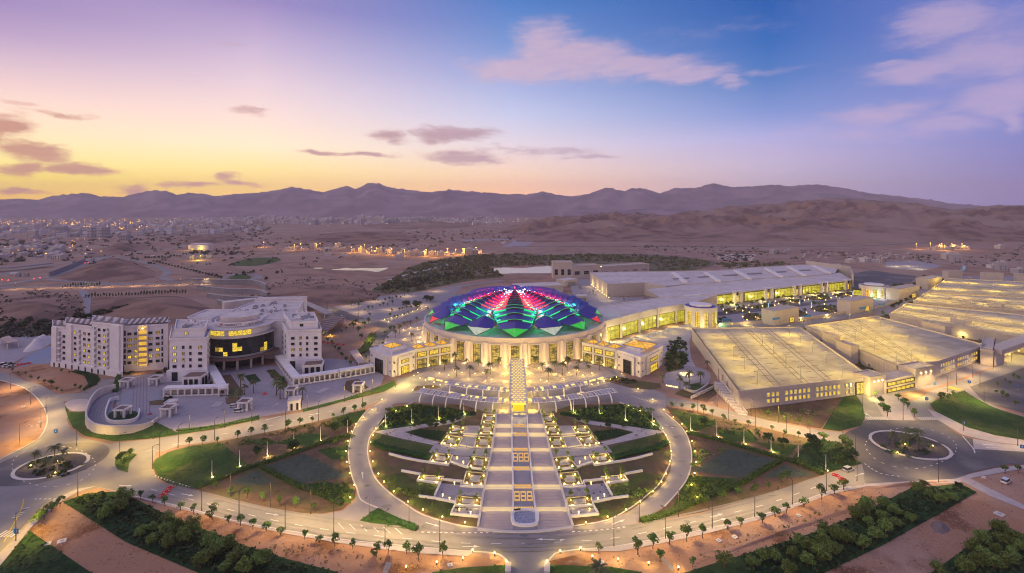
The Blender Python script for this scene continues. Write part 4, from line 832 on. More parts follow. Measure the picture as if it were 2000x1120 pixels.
# ------------------------------------------------------------------ the round hall with the lotus roof
DC = Vector((2.0, 393.0, 0)); DR = 68.0; DH = 16.5
dome = thing('convention_hall', 'round stone hall under a blue lotus roof lit red, green and white', 'convention hall', DC)
PETAL = mat('petal_blue', (.055, .045, .30), .38, (.07, .05, .26), .15, metal=.25, spec=.5)
LEDW = glow('led_white', (.62, .72, 1), 2.2); LEDR = glow('led_red', (1, .012, .06), 1.25); LEDG = glow('led_green', (.0, .9, .25), 1.0)
TIPG = glow('tip_glass_green', (.03, .85, .07), .55, .14, .3); TIPW = glow('tip_glass_white', (.8, .88, .7), .58, .2, .4); TIPR = glow('tip_glass_red', (1, .015, .02), .8, .14, .3)
PLASTER = mat('drum_plaster', (.62, .53, .48), .8, (.56, .48, .44), .2)
mb = MB(); mb.lathe([(DR, 0), (DR, DH-2.6), (DR+.5, DH-2.4), (DR+.5, DH+.35), (DR-.6, DH+.35), (DR-.6, DH-.3)], 136); mb.build('drum_wall', PLASTER, dome)
mb = MB(); mb.lathe([(DR-.6, DH-.3), (20, DH-.28), (.01, DH-.28)], 96); mb.build('roof_terrace', mat('terrace_grey', (.40, .40, .40), .7, (.34, .35, .36), .1), dome)
NB = 34
pil = MB().lathe([(2.6, 0), (1.95, 5), (1.75, DH-3), (1.75, DH-2.65), (.01, DH-2.65)], 14, a0=-math.pi/2, a1=math.pi/2)
pil = pil.mesh('pilaster', PLASTER, True)
wb = MB(); bwid = 5.0
for x in (-bwid/2, bwid/2): wb.box((0, x, .6), .5, .35, 11.6, m=0)
for z in (.4, 4.6, 9.0, 12.0): wb.box((0, 0, z), .5, bwid, .3, m=0)
for x in (-1.0, 1.0): wb.box((.02, x, .6), .3, .16, 11.4, m=0)
wfr = wb.mesh('window', [DARKM])
pane = MB().add([(.12, -bwid/2, .6), (.12, bwid/2, .6), (.12, bwid/2, 12), (.12, -bwid/2, 12)], [(0,1,2,3)]).mesh('pane', [glow('hall_window_glow', (1, .66, .10), .42, .9, .35, False)])
cb = MB(); cb.box((0, 0, 12.35), 1.6, 7.4, .5, m=0)
can = cb.mesh('window_hood', [PLASTER])
for i in range(NB):
    a = -math.pi/2+2*math.pi*i/NB
    def at(r, a): return (r*math.cos(a), r*math.sin(a), 0)
    w = put('window', wfr, dome, at(DR+.02, a), a); put('pane', pane, w); put('hood', can, w)
    a2 = a+math.pi/NB; p = put('pilaster', pil, dome, at(DR-.25, a2), a2)
    if math.sin(a2) < .35:
        lamp(dome, 'POINT', (*at(DR+4.4, a2)[:2], .6), 1300, (1, .66, .22), .3)
        u = MB().lathe([(.28, 0), (.28, .3), (.01, .34)], 8).mesh('uplight', BULB) if i == 0 or 'UPL' not in globals() else UPL
        UPL = u; put('uplight', u, dome, at(DR+4.2, a2), 0)
# roof of eight big ribbed petals and eight small ones
def zd(r): return DH+1.0+18.6*(1-(min(r, 66)/66)**1.62)
def half(r):
    if r <= 40: return rad(22.3)
    return rad(22.3-(22.3-8.4)*(r-40)/(61-40))
RIDGE = lambda r: .6+min(r, 44)*.085 if r < 46 else (.6+44*.085)*(1-(r-46)/26)
def petal_plate(th, r0, r1, lift0, lift1, ha, ridge, nphi=10, thick=.28):
    mb = MB(); top = []
    for r, lf in ((r0, lift0), ((r0+r1)/2, (lift0+lift1)/2), (r1, lift1)):
        row = []
        for j in range(nphi+1):
            t = -1+2*j/nphi; a = th+t*ha(r); z = zd(r)+lf+ridge(r)*(1-abs(t)**1.35); rr = r+1.6*(1-abs(t))*(r/44)
            row.append((rr*math.cos(a), rr*math.sin(a), z))
        top.append(row)
    n = nphi+1; vs = [v for r in top for v in r]+[(v[0], v[1], v[2]-thick) for r in top for v in r]; N = 3*n; fs = []
    for i in range(2):
        for j in range(nphi):
            a, b, c, d = i*n+j, i*n+j+1, (i+1)*n+j+1, (i+1)*n+j; fs += [(a, d, c, b), (N+a, N+b, N+c, N+d)]
    for j in range(nphi): fs += [(2*n+j, N+2*n+j, N+2*n+j+1, 2*n+j+1), (j, j+1, N+j+1, N+j)]
    for i in range(2): fs += [(i*n, N+i*n, N+(i+1)*n, (i+1)*n), (i*n+nphi, (i+1)*n+nphi, N+(i+1)*n+nphi, N+i*n+nphi)]
    return mb.add(vs, fs), top[2]
def strip(edge, h0, h1, inset=.45):
    mb = MB(); vs = []
    for x, y, z in edge:
        k = 1-inset/max(1, math.hypot(x, y)); vs += [(x*k, y*k, z-h0), (x*k, y*k, z-h1)]
    return mb.add(vs, [(2*i, 2*i+1, 2*i+3, 2*i+2) for i in range(len(edge)-1)])
for k in range(8):
    th = -math.pi/2+k*math.pi/4
    rr = [3, 7, 11, 15, 19, 23, 27, 31, 35, 39, 43.5, 48.5, 54, 61]
    for i in range(len(rr)-1):
        r0, r1 = rr[i], rr[i+1]; last = i == len(rr)-2
        m, e = petal_plate(th, r0, r1+.7*(not last), .0, 1.6 if not last else .6, half, RIDGE)
        o = m.build('roof_plate', PETAL, dome, loc=(0, 0, 0))
        if not last:
            led = LEDW if r1 < 14 else LEDR if r1 < 40 else LEDG
            hgt = 1.6 if r1 < 40 else 2.3
            if r1 < 18: e2 = e
            else: e2 = e
            # the LED battens follow the valleys; a dark strip stands for the unlit middle of the gap
            n = len(e2); w = 4
            for seg in (e2[:w], e2[-w:]): strip(seg, .35, hgt).build('light_strip', led, o)
            strip(e2[w-1:n-w+1], .35, hgt+.3, .6).build('louvre', DARKM, o)
            # thin lit lip along the whole edge of the outer plates
            if r1 > 38: strip(e2, .28, .44, .1).build('edge_light', LEDG, o)
            elif r1 > 18: strip(e2, .28, .36, .1).build('edge_light', mat('edge_trim', (.35, .3, .42), .5), o)
    # tip glazing
    def tip(th, rc, ha, zc, zr, ra, m, nm='tip_glazing'):
        c = lambda r, a, z: (r*math.cos(a), r*math.sin(a), z)
        vs = [c(rc, th-ha, zc), c(rc+1.6, th, zr), c(rc, th+ha, zc), c(ra, th, DH+.25)]
        mb = MB().add(vs, [(0, 3, 1), (1, 3, 2)]); o = mb.build(nm, m, dome)
        fr = MB(); fr.tube([vs[0], vs[3], vs[2]], .22, 5); fr.build('tip_frame', DARKM, o); return o
    tip(th, 61.2, rad(8.2), zd(61)+.9, zd(61)+RIDGE(61)*1.0+.5, 66.6, TIPG)
    # small petal between
    t2 = th+math.pi/8
    ha2 = lambda r: rad(max(.3, 9.6*(1-abs(r-56)/14.5) if r < 56 else 9.6-1.4*(r-56)/6))
    rg2 = lambda r: max(0.2, 3.0*(1-abs(r-52)/15))
    rs = [42, 47, 52, 62]
    for i in range(3):
        m, e = petal_plate(t2, rs[i], rs[i+1]+.5*(i < 2), .9, 1.7, ha2, rg2, 8)
        o = m.build('roof_plate', PETAL, dome)
        if i < 2: strip(e, .3, .9).build('light_strip', LEDG, o)
    tip(t2, 62.2, rad(8.2), zd(62)+1.9, zd(62)+rg2(62)+1.5, 66.8, TIPR if k in (1, 6) else TIPW)
    # coloured valley floodlights
    for r, cl, pw in ((12, (.6, .7, 1), 60), (21, (1, .02, .10), 600), (28, (1, .02, .08), 900), (35, (1, .02, .06), 1000), (41, (.1, 1, .3), 700), (47, (.02, 1, .4), 900), (53, (.02, 1, .4), 500)):
        lamp(dome, 'POINT', (r*math.cos(t2), r*math.sin(t2), zd(r)+4.2), pw*1.7, cl, .5)
# crown: finial, white floodlights round the apex
mb = MB(); mb.lathe([(3.4, zd(3)+.2), (3.2, zd(3)+1.0), (1.0, zd(3)+1.9), (.01, zd(3)+2.0)], 16); mb.build('roof_cap', PETAL, dome)
mb = MB(); mb.lathe([(.35, zd(3)+1.9), (.35, zd(3)+2.8), (.01, zd(3)+3.0)], 8); mb.build('beacon', glow('red_beacon', (1, .03, .03), 12, sampled=False), dome)
bulb = MB().lathe([(.01, -.28), (.28, 0), (.01, .28)], 8).mesh('floodlight', BULBW)
for k in range(8):
    th = -math.pi/2+(k+.5)*math.pi/4
    for i, r in enumerate((8, 12, 16, 21)):
        for s in (-1, 1):
            a = th+s*1.6/r; put('floodlight', bulb, dome, (r*math.cos(a), r*math.sin(a), zd(r)+1.5), scale=1.0-.1*i)
rb = MB().lathe([(.01, -.3), (.3, 0), (.01, .3)], 8)
rbm, gbm = rb.mesh('floodlight', glow('red_bulb', (1, .06, .05), 9, sampled=False)), rb.mesh('floodlight', glow('green_bulb', (.25, 1, .5), 5, sampled=False))
for k in range(8):
    th = -math.pi/2+(k+.5)*math.pi/4
    for r in (25, 28, 32, 36, 40, 43, 46, 49):
        a = th+RR.uniform(-.03, .03); put('floodlight', rbm if r < 39 else gbm, dome, (r*math.cos(a), r*math.sin(a), zd(r)+1.3))

# gate pavilions and the low wings that join them to the hall
STONE = mat('pavilion_stone', (.68, .61, .60), .8, (.60, .54, .54), .25)
ORANGE = glow('skylight_orange', (1, .48, .01), 1.0, .35, .35)
def skylight(parent, c, s, h, yaw):
    mb = MB(); ca, sa = math.cos(yaw), math.sin(yaw)
    q = [(c.x+(a*ca-b*sa)*s/2, c.y+(a*sa+b*ca)*s/2, c.z) for a, b in ((-1,-1),(1,-1),(1,1),(-1,1))]; t = (c.x, c.y, c.z+h)
    mb.add(q+[t], [(0,1,4),(1,2,4),(2,3,4),(3,0,4)]); o = mb.build('skylight', ORANGE, parent, world=True)
    fr = MB()
    for p in q: fr.tube([p, t], .16, 5)
    fr.tube(q+[q[0]], .16, 5); f = fr.build('skylight_frame', BROWNR, o)
def opening(parent, a, b, u0, u1, z0, z1, glowm, depth=.25, bars=2, name='window', hbars=1):
    """a framed opening standing on the wall between ground points a and b, between fractions u0..u1 of its length"""
    a, b = Vector((a.x, a.y, 0)), Vector((b.x, b.y, 0)); d = (b-a).normalized(); n = Vector((d.y, -d.x, 0)); p0, p1 = a.lerp(b, u0), a.lerp(b, u1); w = (p1-p0).length; yaw = math.atan2(d.y, d.x); c = (p0+p1)/2
    mb = MB(); t = min(.35, w*.12)
    for x in (-w/2+t/2, w/2-t/2): mb.box((x, -depth/2, 0), t, depth, z1-z0)
    for z in (0, z1-z0-t*.8): mb.box((0, -depth/2-.003, z), w+.006, depth, t*.8)
    for i in range(1, bars+1): mb.box((-w/2+w*i/(bars+1), -depth*.3, .01), .1, depth*.5, z1-z0-.02)
    for i in range(1, hbars+1): mb.box((0, -depth*.3, (z1-z0)*i/(hbars+1)), w-.01, depth*.45, .1)
    o = mb.build(name, DARKM if bars > 0 else STONE, parent, world=False); o.matrix_parent_inverse = inv(parent); o.location = (c.x, c.y, z0); o.rotation_euler = (0, 0, yaw)
    g = MB().add([(-w/2, -.06, 0), (w/2, -.06, 0), (w/2, -.06, z1-z0), (-w/2, -.06, z1-z0)], [(0,1,2,3)]).build('pane', glowm, o); return o
def pavilion(A, B, C, h, label, cat, left):
    A, B, C = P(*A), P(*B), P(*C); D = A+C-B; c = (A+C)/2
    t = thing('gate_pavilion', label, cat, (c.x, c.y, 0)); yaw = math.atan2((C-B).y, (C-B).x)
    mb = MB(); q = [A, B, C, D]; mb.prism(q, 0, h)
    mb.build('wall', STONE, t, world=True)
    up = [c+(p-c)*1.015 for p in q]; mb = MB()
    mb.wall([*up, up[0]], .5, h-1.4, h+.5); mb.build('parapet', STONE, t, world=True)
    u2 = [c+(p-c)*.62 for p in q]; MB().prism(u2, h, h+2.4).build('upper_block', STONE, t, world=True)
    skylight(t, Vector((c.x, c.y, h+2.42)), (C-B).length*.50, 2.0, yaw)
    # projecting gate fronts on both faces that show
    for (a, b, gl, dark) in ((B, C, LITWIN, False), (A, B, LITWIN if left else GLASSD, True)):
        a, b = (Vector((p.x, p.y, 0)) for p in (a, b)); d = (b-a).normalized(); n = Vector((d.y, -d.x, 0))
        p0, p1 = a.lerp(b, .22)+n*1.1, a.lerp(b, .78)+n*1.1; MB().prism([a.lerp(b, .22), p0, p1, a.lerp(b, .78)], 0, h-1.0).build('gate_front', STONE, t, world=True)
        if not dark:
            opening(t, p0, p1, .2, .8, .1, 5.0, LITWIN, bars=3, name='gateway'); opening(t, p0, p1, .2, .8, 6.6, 8.8, LITWIN, bars=5, name='sign_window')
        else: opening(t, p0, p1, .2, .8, .1, 8.2, GLASSD, .5, bars=2, name='gateway', hbars=2)
        for u in (.08, .92): opening(t, a, b, u-.045, u+.045, 2.4, 3.8, GLASSD, bars=0); opening(t, a, b, u-.045, u+.045, 7.4, 8.8, GLASSD, bars=0)
    return t
gl = pavilion((723,718), (766,737), (811,722), 11.8, 'pale square gate pavilion with orange skylight left of the dome', 'pavilion', True)
gr = pavilion((1206,722), (1251,738), (1294,713), 11.8, 'pale square gate pavilion with orange skylight right of the dome', 'pavilion', False)
lamp(gl, 'POINT', P(788,744,3)-Vector(gl.location), 1800, (1,.78,.2), .6); lamp(gl, 'POINT', P(803,732,3)-Vector(gl.location), 500, (1,.8,.3), .4)  # point lights without fixtures, added to warm the paving at the gateway
def wing(a, b, h, dp, label, flip):
    a, b = P(*a), P(*b); d = (b-a).normalized(); n = Vector((d.y, -d.x, 0)); c = (a+b)/2
    t = thing('link_wing', label, 'building wing', (c.x, c.y, 0))
    MB().prism([a, b, b-n*dp, a-n*dp], 0, h).build('wall', CREAM, t, world=True)
    mb = MB(); mb.wall([a+n*.3, b+n*.3], .6, h-.7, h+.5); mb.build('parapet', CREAM, t, world=True)
    for i in range(3):
        u0, u1 = .04+i*.32, .04+i*.32+.25
        opening(t, a, b, u0, u1, 7.2, 10.4, LITWIN if not flip or True else GLASSD, bars=4, name='window')
        opening(t, a, b, u0, u1, .1, 6.0, glow('hall_window_glow', (1,.66,.1), 1, .5), bars=3, name='arcade_bay', hbars=0)
        p = a.lerp(b, (u0+u1)/2)-n*5.5; skylight(t, Vector((p.x, p.y, h+.02)), 6.6, 2.0, math.atan2(d.y, d.x))
        l = a.lerp(b, u1+.035)+n*1.2; lamp(t, 'POINT', (l.x-c.x, l.y-c.y, 1.5), 600, (1,.75,.22), .3)
        s = MB().lathe([(.01,0),(.35,.35),(.01,.7)], 8, (l.x, l.y, 1.2)); s.build('wall_lamp', BULB, t, world=True)
wing((812,722), (884,708), 12, 12, 'low stone wing with orange skylights joining left pavilion and dome', False)
wing((1137,706), (1205,722), 12, 12, 'low stone wing with orange skylights joining right pavilion and dome', True)

# the lattice-roofed walkway on the axis
wk = thing('covered_walkway', 'long walkway under a pierced lattice roof leading to the dome', 'walkway', P(1012, 760))
za, zb = P(1013, 788, 6), P(1010, 702, 6); wd = 4.0
LATT = mat('lattice_pale', (.66, .60, .58), .6, (.58, .53, .52), .4)
d = (zb-za); L = d.length; d.normalize(); n = Vector((d.y, -d.x, 0)); mb = MB()
ny, nx = int(L/2.7), 4; cw = 2*wd/nx; chh = L/ny
for j in range(ny):
    cells = [(-wd+(i+.5)*cw, cw, .62) for i in range(nx)] if j % 2 == 0 else [(-wd+cw/4, cw/2, 0), (wd-cw/4, cw/2, 0)]+[(-wd+(i+1)*cw, cw, .62) for i in range(nx-1)]
    for cx, w_, k in cells:
        c = za+d*((j+.5)*chh)+n*cx
        o = [c+n*(x*w_/2)+d*(y*chh/2) for x, y in ((-1,-1),(0,-1),(1,-1),(1,0),(1,1),(0,1),(-1,1),(-1,0))]
        if not k: mb.add([(*p.xy, 6.3) for p in o], [tuple(range(8))]); continue
        q = [c+n*(x*w_/2*k*1.2)+d*(y*chh/2*k*1.3) for x, y in ((-.5,-1),(0,-1.02),(.5,-1),(1.1,0),(.5,1),(0,1.02),(-.5,1),(-1.1,0))]
        vs = [(*p.xy, 6.3) for p in o]+[(*p.xy, 6.3) for p in q]+[(*p.xy, 6.0) for p in q]
        mb.add(vs, [(m_, (m_+1) % 8, 8+(m_+1) % 8, 8+m_) for m_ in range(8)]+[(8+m_, 8+(m_+1) % 8, 16+(m_+1) % 8, 16+m_) for m_ in range(8)])
o = mb.build('lattice_roof', LATT, wk, world=True); o['kind'] = 'stuff'
for s in (-1, 1):
    mb = MB(); mb.wall([za+n*s*(wd+.15), zb+n*s*(wd+.15)], .3, 5.4, 6.6); mb.build('roof_beam', LATT, wk, world=True)
    for i in range(9):
        p = za.lerp(zb, (i+.02)/8.2)+n*s*(wd+.1); mb = MB(); mb.box((p.x, p.y, 0), .45, .45, 5.4); mb.build('column', LATT, wk, world=True)
mb = MB(); mb.add([(*(za+n*x*3.6).xy, 5.3) for x in (-1, 1)]+[(*(zb+n*x*3.6).xy, 5.3) for x in (1, -1)], [(0,1,2,3)]); mb.build('lattice_glow_panel', glow('lattice_glow', (1,.66,.04), 1.8), wk, world=True)  # glowing panel added under the lattice so its holes shine yellow
pt = za-d*.2
for s in (-1, 1):
    p = pt+n*s*3.9; mb = MB(); mb.box((p.x, p.y, 0), 1.0, 1.4, 5.9, math.atan2(n.y, n.x)); mb.build('portal_pier', LATT, wk, world=True)
bk = pt+d*4.5; mb = MB(); mb.box((bk.x, bk.y, .3), 5.2, .3, 5.0, math.atan2(n.y, n.x)); mb.build('portal_glow_panel', glow('portal_yellow', (1,.62,.01), .95), wk, world=True)  # glowing slab put in for the lit inside of the portal
for s in (-2.4, 2.4): lamp(wk, 'POINT', pt+d*1.5+n*s+Vector((0,0,-1))-Vector(wk.location), 900, (1,.7,.12), .4)
for i in range(5):
    for s in (-1, 1): lamp(wk, 'POINT', za.lerp(zb, .08+.2*i)+n*s*7+Vector((0,0,-4.6))-Vector(wk.location), 1300, (1,.68,.14), .4)  # bare lights beside the walkway, added to gild the forecourt

# curved glass canopies on bent white posts
FABRIC = mat('canopy_membrane', (.43, .375, .38), .4, (.37, .33, .345), .3)
def canopy(px, w, h, npost, label, lean=2.0):
    q = PP(smooth(px, False, 5)); c = q[len(q)//2]; t = thing('curved_canopy', label, 'canopy', (c.x, c.y, 0))
    N = []
    for i, p in enumerate(q):
        dd = (q[min(i+1, len(q)-1)]-q[max(i-1, 0)]).normalized(); N.append(Vector((-dd.y, dd.x, 0)) if dd.x > 0 else Vector((dd.y, -dd.x, 0)))
    k = len(q)
    rib = MB()
    for i in range(0, k, 1):
        pts = [q[i]+N[i]*(w*(u-.5))+Vector((0, 0, h+1.0*math.sin(math.pi*u)-.3)) for u in (0, .25, .5, .75, 1)]
        m_ = MB().tube(pts, .13, 5); m_.build('rib', WHITE, t, world=True)
    for i in range(k-1):
        vs = []
        for u in (0.02, .35, .65, .98):
            for e in (i, i+1): vs.append(tuple(q[e]+N[e]*(w*(u-.5))+Vector((0, 0, h+1.0*math.sin(math.pi*u)-.22))))
        if i % 2 == 0 or i % 5 == 1: MB().add(vs, [(0,1,3,2),(2,3,5,4),(4,5,7,6)]).build('roof_panel', FABRIC, t, world=True)
    for i in range(npost):
        f = (i+.5)/npost*(k-1); e = int(f); p, nn = q[e], N[e]
        pts = [p-nn*(w*.5+lean)+Vector((0,0,0)), p-nn*(w*.5+lean*.9)+Vector((0,0,h*.45)), p-nn*(w*.5+lean*.45)+Vector((0,0,h*.85)), p-nn*(w*.30)+Vector((0,0,h+.6))]
        MB().tube(pts, [.42,.36,.28,.18], 7).build('bent_post', WHITE, t, shade=True, world=True)
    for u in (.05, .95):
        MB().tube([q[i]+N[i]*(w*(u-.5))+Vector((0,0,h-.1)) for i in range(k)], .14, 5).build('edge_beam', WHITE, t, world=True)
    return t
lo = [(822,779),(850,784),(880,789),(915,794),(950,798),(985,800)]; up = [(876,764),(905,769),(935,773),(965,776),(992,778)]
canopy(lo, 7, 4.6, 6, 'lower curved canopy on bent white posts left of the walkway'); canopy(up, 6, 4.6, 4, 'upper curved canopy on white posts left of the walkway', 1.0)
canopy(mir(lo)[::-1], 7, 4.6, 6, 'lower curved canopy on bent white posts right of the walkway'); canopy(mir(up)[::-1], 6, 4.6, 4, 'upper curved canopy on white posts right of the walkway', 1.0)
# lit stone benches along the two arcs
bench = MB(); bench.box((0, 0, .12), 4.6, .7, .5); bench_m = bench.mesh('seat', STONE)
st = MB().add([(-2.3, -.36, .05), (2.3, -.36, .05), (2.3, -.36, .5), (-2.3, -.36, .5)], [(0,1,2,3)]); st.add([(-2.3, -1.0, .23), (2.3, -1.0, .23), (2.3, -.36, .23), (-2.3, -.36, .23)], [(0,1,2,3)])
stm = st.mesh('light_strip', glow('bench_light', (1, .66, .12), 2.4))
def benches(px, n, lab):
    q = PP(smooth(px, False, 6))
    for i, (x, y, a) in enumerate(along(q, 6.4, 2)):
        if i >= n: break
        t = thing('stone_bench', f'lit stone bench on the {lab}, {ordw(i+1)} from outside', 'bench', (x, y, .15), a if math.cos(a) > 0 else a+math.pi, 'lit benches on the arcs')
        put('seat', bench_m, t); put('light_strip', stm, t)
        if i % 2 == 0: lamp(t, 'POINT', (0, -1.6, .9), 170, (1, .68, .16), .3)
ar1 = [(838,739),(870,747),(905,754),(945,758),(992,759)]; ar2 = [(880,768),(910,774),(945,778),(994,781)]
benches(ar1, 9, 'upper arc left of the walkway'); benches(mir(ar1), 9, 'upper arc right of the walkway'); benches(ar2, 6, 'lower arc left of the walkway'); benches(mir(ar2), 6, 'lower arc right of the walkway')
# ------------------------------------------------------------------ the hotel
HOT = mat('hotel_render', (.80, .74, .73), .8, (.68, .63, .66), .12)
hotel = thing('hotel', 'white hotel of two towers and angled wings round a dark glass drum', 'hotel', P(470, 716))
def win_mesh(w, h, glassm, nm):
    mb = MB()
    for x in (-w/2, w/2): mb.box((x, -.06, 0), .14, .3, h, m=0)
    mb.box((0, -.063, h-.12), w-.14, .3, .12, m=0); mb.box((0, -.16, -.12), w+.3, .5, .12, m=1); mb.box((0, -.04, .01), .09, .2, h-.14, m=0)
    mb.add([(-w/2+.07, -.03, 0), (w/2-.07, -.03, 0), (w/2-.07, -.03, h-.1), (-w/2+.07, -.03, h-.1)], [(0,1,2,3)], 2)
    return mb.mesh(nm, [DARKM, HOT, glassm])
ROOMLIT = [glow('room_lit', (1, .68, .06), .95, .7, 1.1, False), glow('room_dim', (1, .6, .08), .35, .9, 1.3, False)]
WD = win_mesh(1.9, 1.6, GLASSD, 'window'); WL = [win_mesh(1.9, 1.6, g, 'window') for g in ROOMLIT]; WND = win_mesh(1.1, 1.8, GLASSD, 'window'); WNL = win_mesh(1.1, 1.8, ROOMLIT[1], 'window')
hr = random.Random(5)
def hwin(a, b, px, py_rows=None, z=None, narrow=False, lit=None, parent=None):
    """a window on the wall a-b at the column where the sight line through photo column px meets it"""
    a, b = Vector((a.x, a.y)), Vector((b.x, b.y)); k = (px-1000)/1000; d = b-a
    den = d.x-k*d.y; t = (k*a.y-a.x)/den; p = a+d*t; yaw = math.atan2(d.y, d.x)
    q = hr.random(); l = q if lit is None else (0 if lit else 1)
    me = (WND if l > .2 else WNL) if narrow else (WD if l > .42 else WL[0] if l > -1 and hr.random() < .7 else WL[1])
    o = put('window', me, parent or hotel); o.matrix_parent_inverse = inv(parent or hotel); o.location = (p.x, p.y, z); o.rotation_euler = (0, 0, yaw); return o
def block(poly, z0, z1, name='wing_wall', m=HOT, parap=True, top=None):
    mb = MB(); mb.prism(poly, z0, z1, 0, 1); o = mb.build(name, [m, top or PALE], hotel, world=True)
    if parap:
        c = sum((Vector((p[0], p[1])) for p in poly), Vector((0, 0)))/len(poly); q = [c+(Vector((p[0], p[1]))-c)*1.002 for p in poly]
        mb = MB(); mb.wall([*q, q[0], q[1]], .5, z1-.3, z1+.9); mb.build('parapet', m, hotel, world=True)
    return o
def back(a, b, d):
    a, b = Vector((a.x, a.y, 0)), Vector((b.x, b.y, 0)); u = (b-a).normalized(); n = Vector((-u.y, u.x, 0)); return [a, b, b+n*d, a+n*d]
def backr(a, b, d):
    a, b = Vector((a.x, a.y, 0)), Vector((b.x, b.y, 0)); return [a, b, b*(1+d/b.length), a*(1+d/a.length)]
def fin(a, b, px, z0, z1, w, dp):
    a2, b2 = Vector((a.x, a.y)), Vector((b.x, b.y)); k = (px-1000)/1000; d = b2-a2; t = (k*a2.y-a2.x)/(d.x-k*d.y); p = a2+d*t; yaw = math.atan2(d.y, d.x); n = Vector((d.y, -d.x)).normalized()
    return p, n, yaw
# left wing, three sections stepping up to the right
w1 = [P(103, 715), P(128, 718), P(180, 727), P(240, 737)]
for (i, h, cols, rows) in ((0, 24.5, [125], 5), (1, 27, [147, 165, 174], 6), (2, 30, [194, 204], 7)):
    a, b = w1[i], w1[i+1]; block(backr(a, b, 22), 0, h-.004*i)
    for px in cols:
        for r in range(rows): hwin(a, b, px, z=4.7+3.45*r)
    for px in ([117], [156], [186, 211])[i]:
        p, n, yaw = fin(a, b, px, 0, h, 0, 0)
        mb = MB(); mb.box((p.x+n.x*.02, p.y+n.y*.02, 3.6), 2.2, .12, h-6, yaw); mb.build('balcony_recess', GREYM, hotel, world=True)
        for r in range(rows):
            mb = MB(); mb.box((p.x+n.x*.5, p.y+n.y*.5, 4.2+3.45*r), 2.3, 1.0, 1.1, yaw); mb.build('balcony', HOT, hotel, world=True)
    for px in ([108], [138], [226])[i]:
        p, n, yaw = fin(a, b, px, 0, h, 0, 0); mb = MB(); mb.box((p.x+n.x*.3, p.y+n.y*.3, 3.4), 8 if i == 2 else 4.2, 1.2, h-3.1, yaw); mb.build('pier', HOT, hotel, world=True)
    mb = MB(); q = back(a, b, 17); n = Vector(((b-a).y, -(b-a).x, 0)).normalized(); mb.prism([q[0]+n*1.2, q[1]+n*1.2, q[1], q[0]], 0, 3.4); mb.build('plinth', HOT, hotel, world=True)
    for px in ([110, 120], [133, 145, 158, 171], [184, 196, 208])[i]:
        p, n, yaw = fin(a, b, px, 0, h, 0, 0); mb = MB(); mb.box((p.x+n.x*1.25, p.y+n.y*1.25, .2), 1.2, .12, 2.5, yaw); mb.build('door', GLASSD, hotel, world=True)
# middle wing whose lit balcony shaft is a wall given its own glow
a, b = P(242, 727), P(328, 721); block(backr(a, b, 22), 0, 27.2)
for px in (253, 266, 294, 308):
    for r in range(6): hwin(a, b, px, z=4.6+3.5*r)
p, n, yaw = fin(a, b, 280, 0, 0, 0, 0)
for sx in (-1, 1):
    c = p+Vector((math.cos(yaw), math.sin(yaw)))*sx*2.5; mb = MB(); mb.box((c.x+n.x*.6, c.y+n.y*.6, 3), .5, 1.6, 25, yaw); mb.build('shaft_fin', HOT, hotel, world=True)
mb = MB(); mb.box((p.x+n.x*.1, p.y+n.y*.1, 3.2), 4.4, .2, 24, yaw); mb.build('balcony_shaft', glow('shaft_wall_glow', (1, .56, .06), .85, .25, .5), hotel, world=True)
for r in range(7):
    mb = MB(); mb.box((p.x+n.x*.75, p.y+n.y*.75, 4.4+3.4*r), 4.2, 1.3, 1.05, yaw); mb.build('balcony', mat('balcony_rail', (.5, .38, .3), .8), hotel, world=True)
mb = MB(); mb.lathe([(.01, 25.6), (.5, 26.1), (.01, 26.6)], 8, (p.x+n.x*1.2, p.y+n.y*1.2, 0)); mb.build('shaft_lamp', BULB, hotel, world=True)
lo_ = Vector((p.x+n.x*3, p.y+n.y*3, 25))-Vector(hotel.location); lamp(hotel, 'POINT', lo_, 40, (1,.7,.2), .4); lamp(hotel, 'POINT', Vector((p.x+n.x*5, p.y+n.y*7, 3))-Vector(hotel.location), 130, (1,.62,.15), .5)
for px in (244, 317):
    p2, n2, y2 = fin(a, b, px, 0, 0, 0, 0); mb = MB(); mb.box((p2.x+n2.x*.05, p2.y+n2.y*.05, 4), .9, .2, 21, y2); mb.build('slot_window', GLASSD, hotel, world=True)
    for r in range(6): mb = MB(); mb.box((p2.x+n2.x*.2, p2.y+n2.y*.2, 3.4+3.5*r), 1.0, .3, 1.0, y2); mb.build('spandrel', HOT, hotel, world=True)
